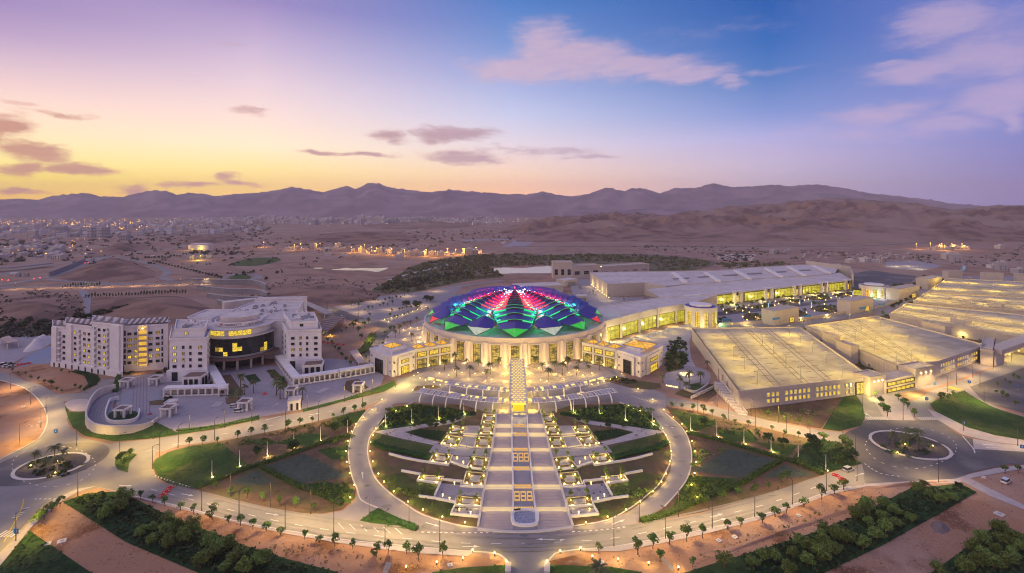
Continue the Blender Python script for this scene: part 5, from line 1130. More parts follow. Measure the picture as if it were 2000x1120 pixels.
# the two towers
def tower(A, B, bk, cols, rows_z, H1, H2, topw):
    a, b = P(*A), P(*B); q = [a, b]+[Vector(((x-1000)/1000*D, D, 0)) for x, D in bk]; block(q, 0, H1, 'tower_wall'); c = sum(q, Vector())/4
    u = (q[1]-q[0]).normalized(); n = Vector((u.y, -u.x, 0))
    q2 = [c+(p-c)*.80+n*-1.2 for p in q]; block(q2, H1, H2, 'upper_storey', HOT)
    pr = [q[0]+n*1.6-u*.8, q[1]+n*1.6+u*.8, q[1]+u*.8, q[0]-u*.8]; mb = MB(); mb.prism(pr, 0, 6.6); mb.build('plinth', HOT, hotel, world=True)
    a1, b1 = q[0]+n*.0, q[1]+n*.0
    for j, px in enumerate(cols):
        for z in rows_z: hwin(a1, b1, px, z=z, narrow=j in (1, 2))
    ea, eb = q2[0], q2[1]; hwin(ea, eb, topw, z=H1+1.6)
    for s, e in (((0, 3)), ((1, 2))):
        for k in range(3):
            for z in rows_z: 
                pa, pb = q[s], q[e]; w = put('window', WND, hotel); w.matrix_parent_inverse = inv(hotel); pp = pa.lerp(pb, .2+.28*k); nn = (u if s == 1 else -u); w.location = (pp.x, pp.y, z); w.rotation_euler = (0, 0, math.atan2((pb-pa).y, (pb-pa).x)+(math.pi if s == 0 else 0))
    for uu in (.18, .82):
        pp = q[0].lerp(q[1], uu)+n*1.62; mb = MB(); mb.box((pp.x, pp.y, .6), 3.2, .2, 5.0, math.atan2(u.y, u.x)); mb.build('tall_window', GLASSD, hotel, world=True)
    return q, q2, u, n
t1 = tower((331,745), (404,743), ((413,322),(336,324)), (341,358,372,391), [7.6+3.6*k for k in range(4)], 24, 28.6, 364)
t2 = tower((561,722), (628,720), ((618,352),(545,350)), (572,587,600,617), [7.8+3.5*k for k in range(4)], 23.6, 27.6, 589)
block([(-166,338),(-149,338),(-147,352),(-168,352)], 0, 25, 'link_wall'); block([(-204,352),(-150,352),(-168,412),(-206,408)], 0, 24, 'wing_wall')
block([(-214,338),(-196,334),(-196,362),(-216,362)], 0, 27, 'link_wall')
block([(-206,410),(-168,414),(-168,420),(-206,416)], 0, 26, 'link_wall')
# rooftop: slatted pergolas and plant
def louvres(a, b, h, n, d):
    q = backr(a, b, d+4); 
    for i in range(n):
        u = (i+.5)/n; p = q[0].lerp(q[1], u); e = q[3].lerp(q[2], min(1, u+.12)); m_ = (p+e)/2; yaw = math.atan2((e-p).y, (e-p).x); mb = MB(); mb.box((m_.x, m_.y, h+1.4), (e-p).length*.86, 1.1, .18, yaw); mb.build('roof_louvre', PALE if i % 2 else BROWNR, hotel, world=True)
louvres(w1[0], w1[1], 24.5, 4, 16); louvres(w1[1], w1[2], 27, 10, 16); louvres(w1[2], w1[3], 30, 8, 16); louvres(a, b, 27.2, 16, 17)
def plantbox(q, h, n):
    for i in range(n):
        u, v = hr.uniform(.12, .88), hr.uniform(.15, .88); p = (Vector(q[0])*(1-u)+Vector(q[1])*u)*(1-v)+(Vector(q[3])*(1-u)+Vector(q[2])*u)*v
        mb = MB(); sx, sy, sz = hr.uniform(1.2, 3.6), hr.uniform(1.2, 2.6), hr.uniform(.7, 2.2); mb.box((p.x, p.y, h), sx, sy, sz, hr.choice((0, .3, 1.57)))
        if sz > 1.3: mb.lathe([(.5, 0), (.5, .3), (.01, .3)], 8, (p.x, p.y, h+sz-.004), 1)
        mb.build('plant_unit', [hr.choice((PLANTM, WHITE, GREYM)), DARKM], hotel, world=True)
plantbox(t1[1], 28.6, 9); plantbox(t2[1], 27.6, 10); plantbox([(-204,352,0),(-152,352,0),(-168,410,0),(-205,406,0)], 24, 34); plantbox(back(a, b, 17), 27.2, 6)
plantbox(back(P(328,721), P(345,716), 30), 27, 1)
# glass drum with roof sign
GX, GY, GR = -176.5, 333.0, 20.2; gc = (GX, GY, 0)
def drumpart(nm, prof, m, n=56, a0=math.pi*.93, a1=math.pi*2.07): mb = MB(); mb.lathe(prof, n, gc, 0, a0, a1); return mb.build(nm, m, hotel, world=True, shade=False)
drumpart('drum_core', [(GR-6, 0), (GR-6, 7.6)], GLASSD); drumpart('canopy', [(GR-2, 6.2), (GR+3.4, 6.6), (GR+3.4, 7.3), (GR-1, 7.6)], BROWNR, 56, math.pi*.9, math.pi*2.1)
drumpart('drum_base_band', [(GR-1, 7.6), (GR+.3, 7.7), (GR+.3, 8.8), (GR-1, 8.8)], GREYM)
for i in range(26):
    a0 = math.pi*.95+i*math.pi*1.1/26; a1 = a0+math.pi*1.1/26*.96; li = (i in (2, 3) and 1) or 0
    for k in range(4):
        lit = (i, k) in ((4,3),(5,3),(11,1),(12,1),(15,1),(15,2),(13,0),(21,0),(22,0),(22,1),(3,3),(16,1)); m_ = ROOMLIT[(i+k) % 3 == 0] if lit else GLASSD
        o = MB().add([(GX+GR*math.cos(t), GY+GR*math.sin(t), z) for t, z in ((a0, 8.9+2.65*k), (a1, 8.9+2.65*k), (a1, 11.4+2.65*k), (a0, 11.4+2.65*k))], [(0,1,2,3)]).build('glass_panel', m_, hotel, world=True)
drumpart('mullion_grid', [(GR-.2, 8.8), (GR-.2, 19.5)], DARKM); drumpart('cornice', [(GR-1, 19.5), (GR+1.4, 19.6), (GR+1.4, 20.4), (GR-1.2, 20.6)], PALE)
drumpart('upper_storey', [(GR-1.6, 20.4), (GR-1.6, 24.2)], HOT)
for i in range(12):
    if i == 6: continue
    a0 = math.pi*1.24+i*math.pi*.52/12; a1 = a0+math.pi*.52/12*.9
    MB().add([(GX+(GR-1.5)*math.cos(t), GY+(GR-1.5)*math.sin(t), z) for t, z in ((a0, 20.8), (a1, 20.8), (a1, 23.8), (a0, 23.8))], [(0,1,2,3)]).build('glass_panel', ROOMLIT[0], hotel, world=True)
drumpart('roof_edge', [(GR-3, 24.2), (GR+.6, 24.3), (GR+.6, 25.0), (GR-3, 25.1), (.01, 25.1)], PALE, 56, 0, 2*math.pi)
drumpart('sign_drum', [(11.5, 25.1), (11.5, 30.5), (.01, 30.6)], PALE, 40, 0, 2*math.pi)
drumpart('sign_ring', [(14.6, 25.6), (14.6, 28.0), (14.2, 28.0), (14.2, 25.6)], HOT, 40, math.pi, 2*math.pi)
def curved_text(txt, r, ang0, z, size, m, name):
    cu = bpy.data.curves.new(name, 'FONT'); cu.body = txt; cu.size = size; cu.extrude = .06; cu.align_x = 'LEFT'
    o = bpy.data.objects.new(name, cu); COL.objects.link(o); dg = bpy.context.evaluated_depsgraph_get(); me = bpy.data.meshes.new_from_object(o.evaluated_get(dg)); bpy.data.objects.remove(o)
    for v in me.vertices:
        an = ang0+v.co.x/r; x, y, zz = v.co; v.co = (GX+(r+.1+zz)*math.cos(an), GY+(r+.1+zz)*math.sin(an), z+y)
    me.materials.clear(); me.materials.append(m); put(name, me, hotel, world=True)
SIGN = mat('sign_letter', (.10, .08, .09), .5)
curved_text('JW', 14.6, math.pi*1.5-.42, 26.0, 2.2, mat('sign_red', (.4, .05, .06), .5), 'sign_lettering'); curved_text('MARRIOTT', 14.6, math.pi*1.5-.16, 26.0, 2.0, SIGN, 'sign_lettering')
curved_text('\ufe95\ufeee\ufef3\ufead\ufe8e\ufee3 \ufeee\ufef4\ufee0\ufe91\ufea9 \ufef2\ufe9f', 14.6, math.pi*1.5+.66, 26.1, 1.9, SIGN, 'sign_lettering')
for i in range(7):
    an = math.pi*1.12+i*math.pi*.76/6; mb = MB(); mb.box((GX+(GR-1)*math.cos(an), GY+(GR-1)*math.sin(an), 0), 1.0, 1.0, 6.3); mb.build('column', CREAM, hotel, world=True)
# white colonnades, garden rooms, gate huts, the curved ramp
def colonnade(px, h, n, label, dp=4.5):
    q = PP(px); c = q[len(q)//2]; t = thing('colonnade', label, 'colonnade', (c.x, c.y, 0)); L = sum((b-a).length for a, b in zip(q, q[1:]))
    f = []
    for i, p in enumerate(q):
        d = (q[min(i+1, len(q)-1)]-q[max(i-1, 0)]).normalized(); f.append(Vector((-d.y, d.x, 0)))
    mb = MB(); mid = [p+k*dp/2 for p, k in zip(q, f)]; mb.wall(mid, dp, h-1.0, h); mb.build('roof_slab', WHITE, t, world=True)
    mb = MB(); mb.wall([p+k*(dp-.3) for p, k in zip(q, f)], .3, 0, h-1.0); mb.build('rear_wall', CREAM, t, world=True)
    for x, y, yw in along(q, L/n, .4)+[(q[-1].x, q[-1].y, math.atan2((q[-1]-q[-2]).y, (q[-1]-q[-2]).x))]:
        mb = MB(); mb.box((x-math.sin(yw)*.35, y+math.cos(yw)*.35, 0), .75, .75, h-1.0, yw); mb.build('column', WHITE, t, world=True)
    mb = MB(); mb.wall([p+k*.35 for p, k in zip(q, f)], .5, 0, .8); mb.build('low_wall', WHITE, t, world=True); return t
colonnade([(318,776),(352,775),(440,772)], 4.6, 9, 'white colonnade in front of the left hotel tower'); colonnade([(446,772),(417,722)], 4.4, 10, 'white colonnade running back along the left of the hotel court')
colonnade([(537,708),(571,753)], 4.4, 9, 'white colonnade running back along the right of the hotel court'); colonnade([(572,755),(617,748),(662,741)], 4.6, 9, 'white colonnade in front of the right hotel tower'); colonnade([(664,741),(700,735),(731,729)], 4.8, 7, 'white colonnade reaching from the hotel to the gate pavilion')
def garden_room(A, B, dp, h, label, hut=False):
    a, b = P(*A), P(*B); q = back(a, b, dp); c = sum(q, Vector())/4; t = thing('garden_room' if not hut else 'gate_hut', label, 'small building', (c.x, c.y, 0)); u = (q[1]-q[0]).normalized(); n = Vector((u.y, -u.x, 0))
    MB().prism(q, 0, h).build('wall', WHITE, t, world=True); q2 = [c+(p-c)*.84 for p in q]; MB().prism(q2, h-.02, h+.35).build('roof', BROWNR if not hut else PALE, t, world=True); mb = MB(); mb.wall([*q, q[0], q[1]], .3, h-.1, h+.5); mb.build('parapet', WHITE, t, world=True)
    for uu in ((.22, .5, .78) if not hut else (.3, .75)): opening(t, a, b, uu-.09, uu+.09, .3, h-1.0, GLASSD, bars=1, name='tall_window')
    opening(t, q[1], q[2], .2, .45, .3, h-1, GLASSD, bars=1, name='tall_window'); opening(t, q[1], q[2], .55, .8, .3, h-1, GLASSD, bars=1, name='tall_window'); return t
garden_room((355,761), (391,760), 9, 6.4, 'white garden room with dark slatted roof before the left tower'); garden_room((590,737), (630,734), 9, 6.4, 'white garden room with dark slatted roof before the right tower')
garden_room((562,804), (587,801), 6, 4.6, 'white guard hut at the hotel entry', True); garden_room((320,803), (338,802), 5, 3.6, 'small white hut by the ramp end', True)
def kiosk(px, w, h, label):
    p = P(*px); t = thing('portal_kiosk', label, 'kiosk', p)
    for x in (-1, 1):
        for y in (-1, 1): mb = MB(); mb.box((x*w*.42, y*w*.42, 0), w*.16, w*.16, h-.9); mb.build('pier', WHITE, t)
    mb = MB(); mb.wall([(-w/2,-w/2),(w/2,-w/2),(w/2,w/2),(-w/2,w/2),(-w/2,-w/2),(w/2,-w/2)], .7, h-.9, h); mb.build('roof_frame', WHITE, t); mb = MB(); mb.box((0, 0, h-.6), w*.8, w*.8, .2); mb.build('roof', BROWNR, t); mb = MB(); mb.box((0, w*.2, .1), w*.5, w*.3, h*.5); mb.build('screen', GREYM, t)
for px, lb in (((248,757), 'white kiosk left on the hotel deck'), ((304,752), 'white kiosk right on the hotel deck'), ((240,815), 'white kiosk inside the curved ramp'), ((329,812), 'white kiosk right of the curved ramp'), ((478,800), 'white kiosk left of the hotel entry'), ((569,775), 'white kiosk right of the hotel entry'), ((700,765), 'white kiosk before the gate pavilion colonnade')): kiosk(px, 5.0, 4.8, lb)
t = thing('curved_ramp', 'white walled ramp curling round the corner of the hotel deck', 'ramp', P(200, 838)); ow = [(226,766),(206,770),(190,778),(178,792),(170,812),(168,826),(172,836),(184,845),(204,849),(228,850),(252,847),(276,841),(295,832),(309,819)]
mb = MB(); q = PP(smooth(ow, False, 3)); mb.wall(q, .7, 0, [4.2 if i < len(q)*.7 else max(.9, 4.2-3.3*(i/len(q)-.7)/.3) for i in range(len(q))]); mb.build('outer_wall', CREAM, t, world=True, shade=False)
RAMPM = mat('ramp_concrete', (.27, .25, .27), .8, (.22, .2, .23), .3); RAMPD = mat('ramp_tyre_marks', (.19, .18, .2), .8)
sheet('road', PP(smooth([(226,768),(206,773),(190,782),(178,797),(172,812),(172,828),(184,842),(206,846),(230,847),(255,843),(280,836),(300,824),(296,812),(262,814),(236,818),(222,808),(222,790),(232,780)], True, 3)), .5, RAMPM, 'grey driving lane of the curved ramp')
for k, off in enumerate((.25, .5, .75)): ribbon('road_marking', PP(smooth([(228-6*off,772+4*off),(200+14*off,780+6*off),(182+22*off,800+3*off),(178+22*off,820-2*off),(192+16*off,838-10*off),(226+4*off,843-12*off),(262,838-12*off),(292,824-6*off)], False, 4)), .5, .53, RAMPD, 'dark tyre track on the ramp')
mb = MB(); mb.wall(PP(smooth([(233,782),(216,786),(210,798),(206,812),(208,824),(218,830),(240,830),(260,827),(270,820),(272,807)], False, 3)), .5, 0, 2.2); mb.build('inner_wall', WHITE, t, world=True)
sheet('planting_bed', PP(smooth([(212,812),(222,806),(248,804),(268,808),(266,820),(240,826),(216,824)])), .6, LAWND, 'green core of the curved ramp')
sheet('hotel_deck', PP([(240,735),(330,730),(332,760),(292,772),(291,812),(272,820),(236,815),(237,775)]), .3, mat('deck_lilac', (.31, .275, .31), .8, (.26, .23, .27), .2), 'raised lilac deck before the middle wing', kind='structure')
for k in range(5):
    ribbon('paving_joint', PP([(263+k*6,738),(258+k*7,815)]), .35, .34, mat('joint_grey', (.2,.18,.2), .8), 'dark paving joint on the hotel deck')
for px, lb in (([(236,772),(257,760),(259,790),(234,796)], 'left'), ([(292,764),(314,762),(314,782),(291,786)], 'right')): sheet('pavement', PP(px), .36, mat('pool_grey', (.25,.245,.29), .6), f'flat grey panel on the {lb} of the hotel deck')
# planting of the hotel court
for px, lb in (([(432,735),(450,732),(478,772),(448,778),(440,772)], 'left of the hotel court'), ([(522,726),(536,722),(562,748),(560,758),(545,756)], 'right of the hotel court'), ([(477,735),(498,731),(510,745),(490,750)], 'small square bed in the hotel court'), ([(322,770),(336,765),(336,786),(320,788)], 'beside the left colonnade'), ([(292,783),(338,782),(340,792),(293,792)], 'along the hotel deck edge'), ([(440,778),(470,776),(466,790),(442,790)], 'at the hotel entry'), ([(556,760),(578,758),(580,768),(560,770)], 'behind the guard hut'), ([(676,745),(700,741),(720,758),(690,770),(672,760)], 'round the right kiosk')):
    bed('planting_bed', px, BED if 'square' not in lb else LAWND, f'dark planted bed {lb}', .2)
scrub('shrubs', [(522,726),(536,722),(562,748),(560,758),(545,756)], 40, .9, LEAF, 'low shrubs right of the hotel court', .2, 21, smoothed=False); scrub('shrubs', [(322,770),(336,765),(336,786),(320,788)], 14, 1.0, LEAFD, 'low shrubs beside the left colonnade', .2, 22, smoothed=False); scrub('shrubs', [(405,735),(416,732),(420,752),(406,756)], 20, 1.1, LEAFD, 'low shrubs behind the left colonnade', .2, 23, smoothed=False)
scrub('shrubs', [(238,724),(262,722),(262,732),(240,734)], 16, 1.0, LEAFD, 'shrubs at the foot of the hotel wing', .1, 24, smoothed=False); scrub('shrubs', [(308,722),(328,720),(328,730),(308,732)], 14, 1.0, LEAFD, 'shrubs at the foot of the middle wing', .1, 25, smoothed=False)
stripes((418,791),(432,790), 1, 4, 7, 'pale painted panel left of the hotel entry', PAVE); stripes((620,762),(640,765), 1, 4, 8, 'pale painted panel right of the hotel entry', PAVE)
# shed roofs right of the hotel
def shed(px, h, label, m):
    q = PP(px, h); c = sum(q, Vector())/4; t = thing('shade_roof', label, 'shade roof', (c.x, c.y, 0)); MB().prism(q, h, h+.4, bottom=True).build('roof', m, t, world=True)
    for p in q: p2 = c+(p-c)*.92; mb = MB(); mb.box((p2.x, p2.y, 0), .4, .4, h); mb.build('post', WHITE, t, world=True)
    for i in range(1, 8):
        a_, b_ = q[0].lerp(q[1], i/8), q[3].lerp(q[2], i/8); mb = MB(); mb.wall([a_, b_], .3, h+.4, h+.62); mb.build('roof_rib', PALE, t, world=True)
shed([(584,590),(600,589),(652,611),(636,616)], 5, 'long grey shade roof on the slope right of the hotel', mat('shed_grey', (.16, .15, .19), .6)); shed([(612,643),(646,616),(676,619),(638,648)], 6, 'wide brown shade roof right of the hotel', BROWNR)
shed([(682,688),(698,684),(715,710),(700,712)], 3.2, 'tilted pink canopy beside the gate pavilion', mat('pink_canopy', (.45, .3, .27), .7))
shed([(0,662),(18,657),(38,668),(14,672)], 4, 'brown roofed hut at the left edge', mat('hut_roof', (.4, .26, .2), .8))
thick_wall([(436,606),(470,602),(502,598)], 8, 10, PALE, 'long low pale service block behind the hotel drum', cat='service block')
thick_wall([(626,655),(650,640),(668,622)], 3.2, .6, CREAM, 'pale curved wall between the shade roof and lane')
for px, h, lb in (([(48,688),(75,664),(100,656)], 5, 'pale rubble heap beside the blue court'),): mound('rubble', [(44,690),(52,676),(74,660),(100,655),(104,668),(80,682)], 5, PALE, lb, amp=.8, sc=.2)
# ------------------------------------------------------------------ exhibition halls and rotundas
ex = thing('exhibition_hall', 'very long pale exhibition hall with glowing glass bays along its front', 'exhibition hall', P(1500, 585))
FA, FB = P(1388, 597), P(1666, 564.5); FA.z = FB.z = 0; fd = (FB-FA).normalized(); fn = Vector((fd.y, -fd.x, 0)); FL = (FB-FA).length
HP = PP([(1186,556),(1258,553),(1300,560),(1340,556),(1415,551),(1465,546),(1540,541),(1575,540),(1630,535)], 14); BP = PP([(1153,533),(1230,531.5),(1290,531),(1350,530),(1400,529),(1470,523),(1540,519),(1585,517),(1642,516)], 16)
mb = MB(); n = len(HP); vs = [(p.x, p.y, 14) for p in HP]+[(p.x, p.y, 16) for p in BP]
mb.add(vs, [(i, i+1, n+i+1, n+i) for i in range(n-1)]); mb.build('hall_roof', PALE, ex, world=True)
mb = MB(); mb.wall(HP, .5, 0, 14.6); mb.build('front_wall', SANDW, ex, world=True)
mb = MB(); mb.wall([HP[0], BP[0]], .6, 0, [14.8, 16.6]); mb.build('side_wall', SANDW, ex, world=True)
mb = MB(); mb.wall(BP, .5, 0, 16.8); mb.build('rear_wall', SANDW, ex, world=True)
for i, (a, b) in enumerate((((1315,535),(1339,553)),((1378,535),(1404,551)),((1436,530.5),(1465,546.5)),((1496,527),(1526,542)),((1540,523.5),(1572,540)),((1588,521),(1620,535)))):
    a, b = P(*a, 16), P(*b, 14.4); mb = MB(); mb.wall([a, b], 4.5, [16, 14.2], [18.2, 16.4]); mb.build('roof_rib', WHITE, ex, world=True)
    c = P(1330+i*48, 545-i*3.2, 15); mb = MB(); mb.box(c, 22, 3, 1.2, .35); mb.build('roof_vent', GREYM, ex, world=True)
mb = MB(); a, b, c = P(1574,517,16), P(1660,532,12), P(1666,548,12); mb.wall([a, b], 1.2, 0, [22, 20]); mb.build('end_wall', SANDW, ex, world=True); mb = MB(); mb.wall([b, c], 1.2, 0, 20.01); mb.build('end_wall', SANDW, ex, world=True)
# foyer roof between hall and front, then the front itself
FT = [FA+fn*-.4, FB+fn*-.4]; mb = MB(); q = [P(1386,577,12), P(1666,547.5,12), P(1640,533,13.9), P(1540,541,13.9), P(1465,546.5,13.9), P(1340,556.5,13.9), P(1262,566,13.9), P(1290,581,12)]
mb.add([tuple(p) for p in q], [tuple(range(8))]); o = mb.build('foyer_roof', PALE, ex, world=True)
if o.data.polygons[0].normal.z < 0: o.data.flip_normals()
mb = MB(); q0 = FA-fd*42; q0.z = 0; mb.wall([q0-fn*6, FA-fd*1], 1, 0, 12.02); mb.build('foyer_wall', SANDW, ex, world=True)
mb = MB(); mb.wall([FA-fn*1.4, FB-fn*1.4], .8, 9.6, 12.3); mb.build('fascia', WHITE, ex, world=True)
mb = MB(); mb.wall([FA-fn*2.4, FB-fn*2.4], .5, 0, 9.8); mb.build('foyer_wall', GREYM, ex, world=True)
npx = 5; unit = FL/5.02
for i in range(6):
    s0 = unit*i-.3*unit
    for (a, b, lit, nm) in ((.02, .15, 'slot', 'slot_bay'), (.30, .98, 'big', 'glass_bay')):
        p, q = s0+unit*(a+.02), s0+unit*b
        if p < 0: 
            if q < 6: continue
            p = 2
        if q > FL: q = FL-1
        if q-p < 3: continue
        if lit == 'big': opening(ex, FA, FB, p/FL, q/FL, .3, 9.3, LITGRN, .5, bars=5, name=nm, hbars=2)
        else: opening(ex, FA, FB, p/FL, q/FL, .3, 7.0, LITWIN, .5, bars=0, name=nm, hbars=0); opening(ex, FA, FB, p/FL, q/FL, 7.2, 11.4, GLASSD, .5, bars=0, name='slot_window', hbars=1)
    for u in (.0, .21):
        c = s0+unit*(u-.01)
        if 0 <= c <= FL: pp = FA+fd*c+fn*.6; mb = MB(); mb.box((pp.x, pp.y, 0), 3.2, 3.4, 12.6, math.atan2(fd.y, fd.x)); mb.build('pier', WHITE, ex, world=True)
for u in (.1, .28, .46, .64, .82): pp = FA+fd*FL*u+fn*7; lamp(ex, 'POINT', Vector((pp.x, pp.y, 3))-Vector(ex.location), 1500, (1, .85, .25), .6)  # unfixtured lights added for the glow of the bays on the ground
# left end: blind block with a slit window, wall lights on the long side
a, b = P(1352,606), P(1380,603); MB().prism(back(a, b, 12), 0, 12.6).build('corner_block', WHITE, ex, world=True); opening(ex, a, b, .15, .85, 8, 10, GLASSD, bars=0)
for i in range(9):
    p = P(1155+i*4.2, 556+i*3.2, 3); mb = MB().lathe([(.01,-.4),(.45,0),(.01,.4)], 8, p); mb.build('wall_lamp', BULB, ex, world=True)
    if i % 2 == 0: lamp(ex, 'POINT', p+Vector((-2,-2,2))-Vector(ex.location), 500, (1,.75,.25), .4)
# low buildings and plant of the service yard
for A, B, dp, h, lb in (((1012,575),(1100,571),26,8,'white flat-roofed hall behind the dome'), ((1128,590),(1148,590),10,6,'small pale block in the service yard'), ((1105,560),(1128,556),16,7,'grey loading block behind the dome')):
    q = back(P(*A), P(*B), dp); c = sum(q, Vector())/4; t = thing('service_block', lb, 'service building', (c.x, c.y, 0)); MB().prism(q, 0, h).build('wall', SANDW, t, world=True); q2 = [c+(p-c)*1.01 for p in q]; mb = MB(); mb.prism(q2, h, h+.5); mb.build('roof', PALE, t, world=True); opening(t, q[0], q[1], .2, .8, .2, h*.6, GREYM, bars=3, name='roller_door')
yr = random.Random(3)
for i in range(26):
    x, y = yr.uniform(1115, 1300), yr.uniform(560, 588)
    if x < 1190 and y < 566 and x > 1150: continue
    if x > 1190 and y < 572: continue
    t = thing('air_unit', f'grey rooftop air unit in the service yard, {ordw(i+1)} scattered', 'air unit', P(x, y), yr.uniform(0, 3), 'air units of the service yard'); s = yr.uniform(.8, 1.8); mb = MB(); mb.box((0,0,.1), 2.6*s, 1.8*s, 1.6*s); mb.build('casing', yr.choice((PLANTM, GREYM)), t); mb = MB(); mb.lathe([(.6*s,1.6*s+.1),(.6*s,1.6*s+.4),(.01,1.6*s+.4)], 10); mb.build('fan', DARKM, t)
t = thing('service_building', 'long grey stone building with dark bays beyond the dome', 'service building', P(1170, 545))
for (x0, y0, x1, y1, dp, h) in ((1080,545,1118,545,26,22),(1118,545,1172,542,22,17),(1172,542,1268,535,24,14)):
    q = back(P(x0, y0), P(x1, y1), dp); MB().prism(q, 0, h).build('wall', SANDW, t, world=True); mb = MB(); mb.wall([*q, q[0], q[1]], 1, h-.5, h+1.2); mb.build('parapet', SANDW, t, world=True)
    k = 3 if x0 < 1172 else 5
    for i in range(k): opening(t, P(x0, y0), P(x1, y1), (i+.2)/k, (i+.8)/k, 5, h*.62, GLASSD if x0 < 1172 else CONC, bars=0)
for px in ((1105,519),(1152,520),(1174,521)): p = P(*px, 16); MB().lathe([(.01,-.6),(.7,0),(.01,.6)], 8, p).build('roof_lamp', BULB, t, world=True)
# glazed foyer joining dome and rotunda
cf = thing('glazed_foyer', 'curving glazed foyer between the dome and the blue-ringed rotunda', 'foyer', P(1270, 645))
CP = PP([(1172,671),(1212,660),(1248,649),(1284,639),(1320,631.5),(1352,627)]); RP = PP([(1168,600),(1302,581),(1400,577)], 15.4)
mb = MB(); q = [(p.x, p.y, 15.2) for p in CP]+[(p.x, p.y, 15.6) for p in reversed(RP)]; mb.add(q, [tuple(range(len(q)))]); o = mb.build('roof', PALE, cf, world=True)
if o.data.polygons[0].normal.z < 0: o.data.flip_normals()
mb = MB(); mb.wall(CP, .8, 10.5, 15.8); mb.build('fascia', CREAM, cf, world=True); mb = MB(); mb.wall(RP, .8, 0, 16.2); mb.build('rear_parapet', CREAM, cf, world=True)
for i in range(5):
    opening(cf, CP[i], CP[i+1], .07, .93, .3, 10.4, LITGRN, .4, bars=3, name='glass_bay', hbars=2)
    p = CP[i]; d = (CP[i+1]-CP[i]).normalized(); mb = MB(); mb.box((p.x+d.y*.5, p.y-d.x*.5, 0), 1.5, 1.5, 15.9, math.atan2(d.y, d.x)); mb.build('column', CREAM, cf, world=True)
    m_ = (CP[i]+CP[i+1])/2; lamp(cf, 'POINT', Vector((m_.x+d.y*6, m_.y-d.x*6, 4))-Vector(cf.location), 1100, (1,.85,.3), .6)  # each bay gets an added light for its spill on the terrace
def rotunda(cx, cyr, R, h, label, blue, cols):
    c = P(cx, cyr); c.y += R; t = thing('rotunda', label, 'rotunda', (c.x, c.y, 0)); n = 12
    mb = MB(); mb.lathe([(R, h-3.5), (R, h), (R-1, h), (R-1, h-1.4), (R*.72, h-1.4)], 48); mb.build('roof_ring', CREAM, t); mb = MB(); mb.lathe([(R-1.05, h-1.0), (R*.9, h-.2), (R*.72, h-.1), (R*.72, h+.5), (R*.66, h+.5)], 48); mb.build('blue_ring', blue, t); mb = MB(); mb.lathe([(R*.66, h-1), (R*.66, h+1.5), (.01, h+2.4)], 40); mb.build('roof_cap', WHITE, t)
    for i in range(n):
        a = -math.pi/2+(i+.5)*2*math.pi/n; w = 2*math.pi*R/n
        mb = MB(); mb.lathe([(R, 0), (R, h-3.5), (R-1.2, h-3.5)], 4, (0,0,0), 0, a-.26*2*math.pi/n, a+.26*2*math.pi/n); mb.build('pier', CREAM, t)
        a2 = a+math.pi/n; p0, p1 = a2-.24*2*math.pi/n, a2+.24*2*math.pi/n; rr = R-.5; g = cols[i % len(cols)]
        o = MB().add([(rr*math.cos(q), rr*math.sin(q), z) for q, z in ((p0,.2),(p1,.2),(p1,h-3.5),(p0,h-3.5))], [(0,1,2,3)]).build('glass_bay', g, t)
        fr = MB()
        for q in (p0, (p0+p1)/2, p1): fr.tube([(rr*1.005*math.cos(q), rr*1.005*math.sin(q), .2), (rr*1.005*math.cos(q), rr*1.005*math.sin(q), h-3.5)], .12, 4)
        for z in (3, 6, 9): fr.tube([(rr*1.005*math.cos(p0), rr*1.005*math.sin(p0), z), (rr*1.005*math.cos(p1), rr*1.005*math.sin(p1), z)], .1, 4)
        fr.build('frame', DARKM, o)
    return t
BLUE = mat('ring_blue', (.10, .08, .35), .5)
r1 = rotunda(1380, 641, 13.6, 16, 'stone rotunda with blue roof ring between foyer and exhibition hall', BLUE, [LITWIN])
r2 = rotunda(1724, 583, 14, 12.5, 'pale rotunda washed in green, white and red light', mat('ring_grey_blue', (.2, .2, .32), .5), [LITWIN])
for a, cl, pw in ((-2.45, (1,.1,.1), 500), (-2.15, (.1,1,.3), 600), (-1.75, (.9,.85,.8), 800), (-1.2, (.3,1,.1), 1000), (-.7, (1,.3,.15), 700)): lamp(r2, 'POINT', (18*math.cos(a), 18*math.sin(a), 2.5), pw, cl, .4)
lamp(r1, 'POINT', (16*math.cos(-.5), 16*math.sin(-.5), 2), 1500, (.3,1,.3), .4); lamp(r1, 'POINT', (18*math.cos(-1.8), 18*math.sin(-1.8), 2), 900, (1,.75,.25), .4)
thick_wall([(1384,628),(1394,636),(1404,644)], 3, .6, CREAM, 'sloping stair wall beside the blue-ringed rotunda')
for px, lb in (([(1664,575),(1700,578)], 'dark glass link beside the coloured rotunda'),):
    a, b = P(1664,577), P(1701,580); t = thing('glass_link', lb, 'link building', (a.x, a.y, 0)); MB().prism(back(a, b, 10), 0, 8).build('wall', DARKM, t, world=True); opening(t, a, b, .05, .95, .2, 6.4, LITGRN, bars=6)
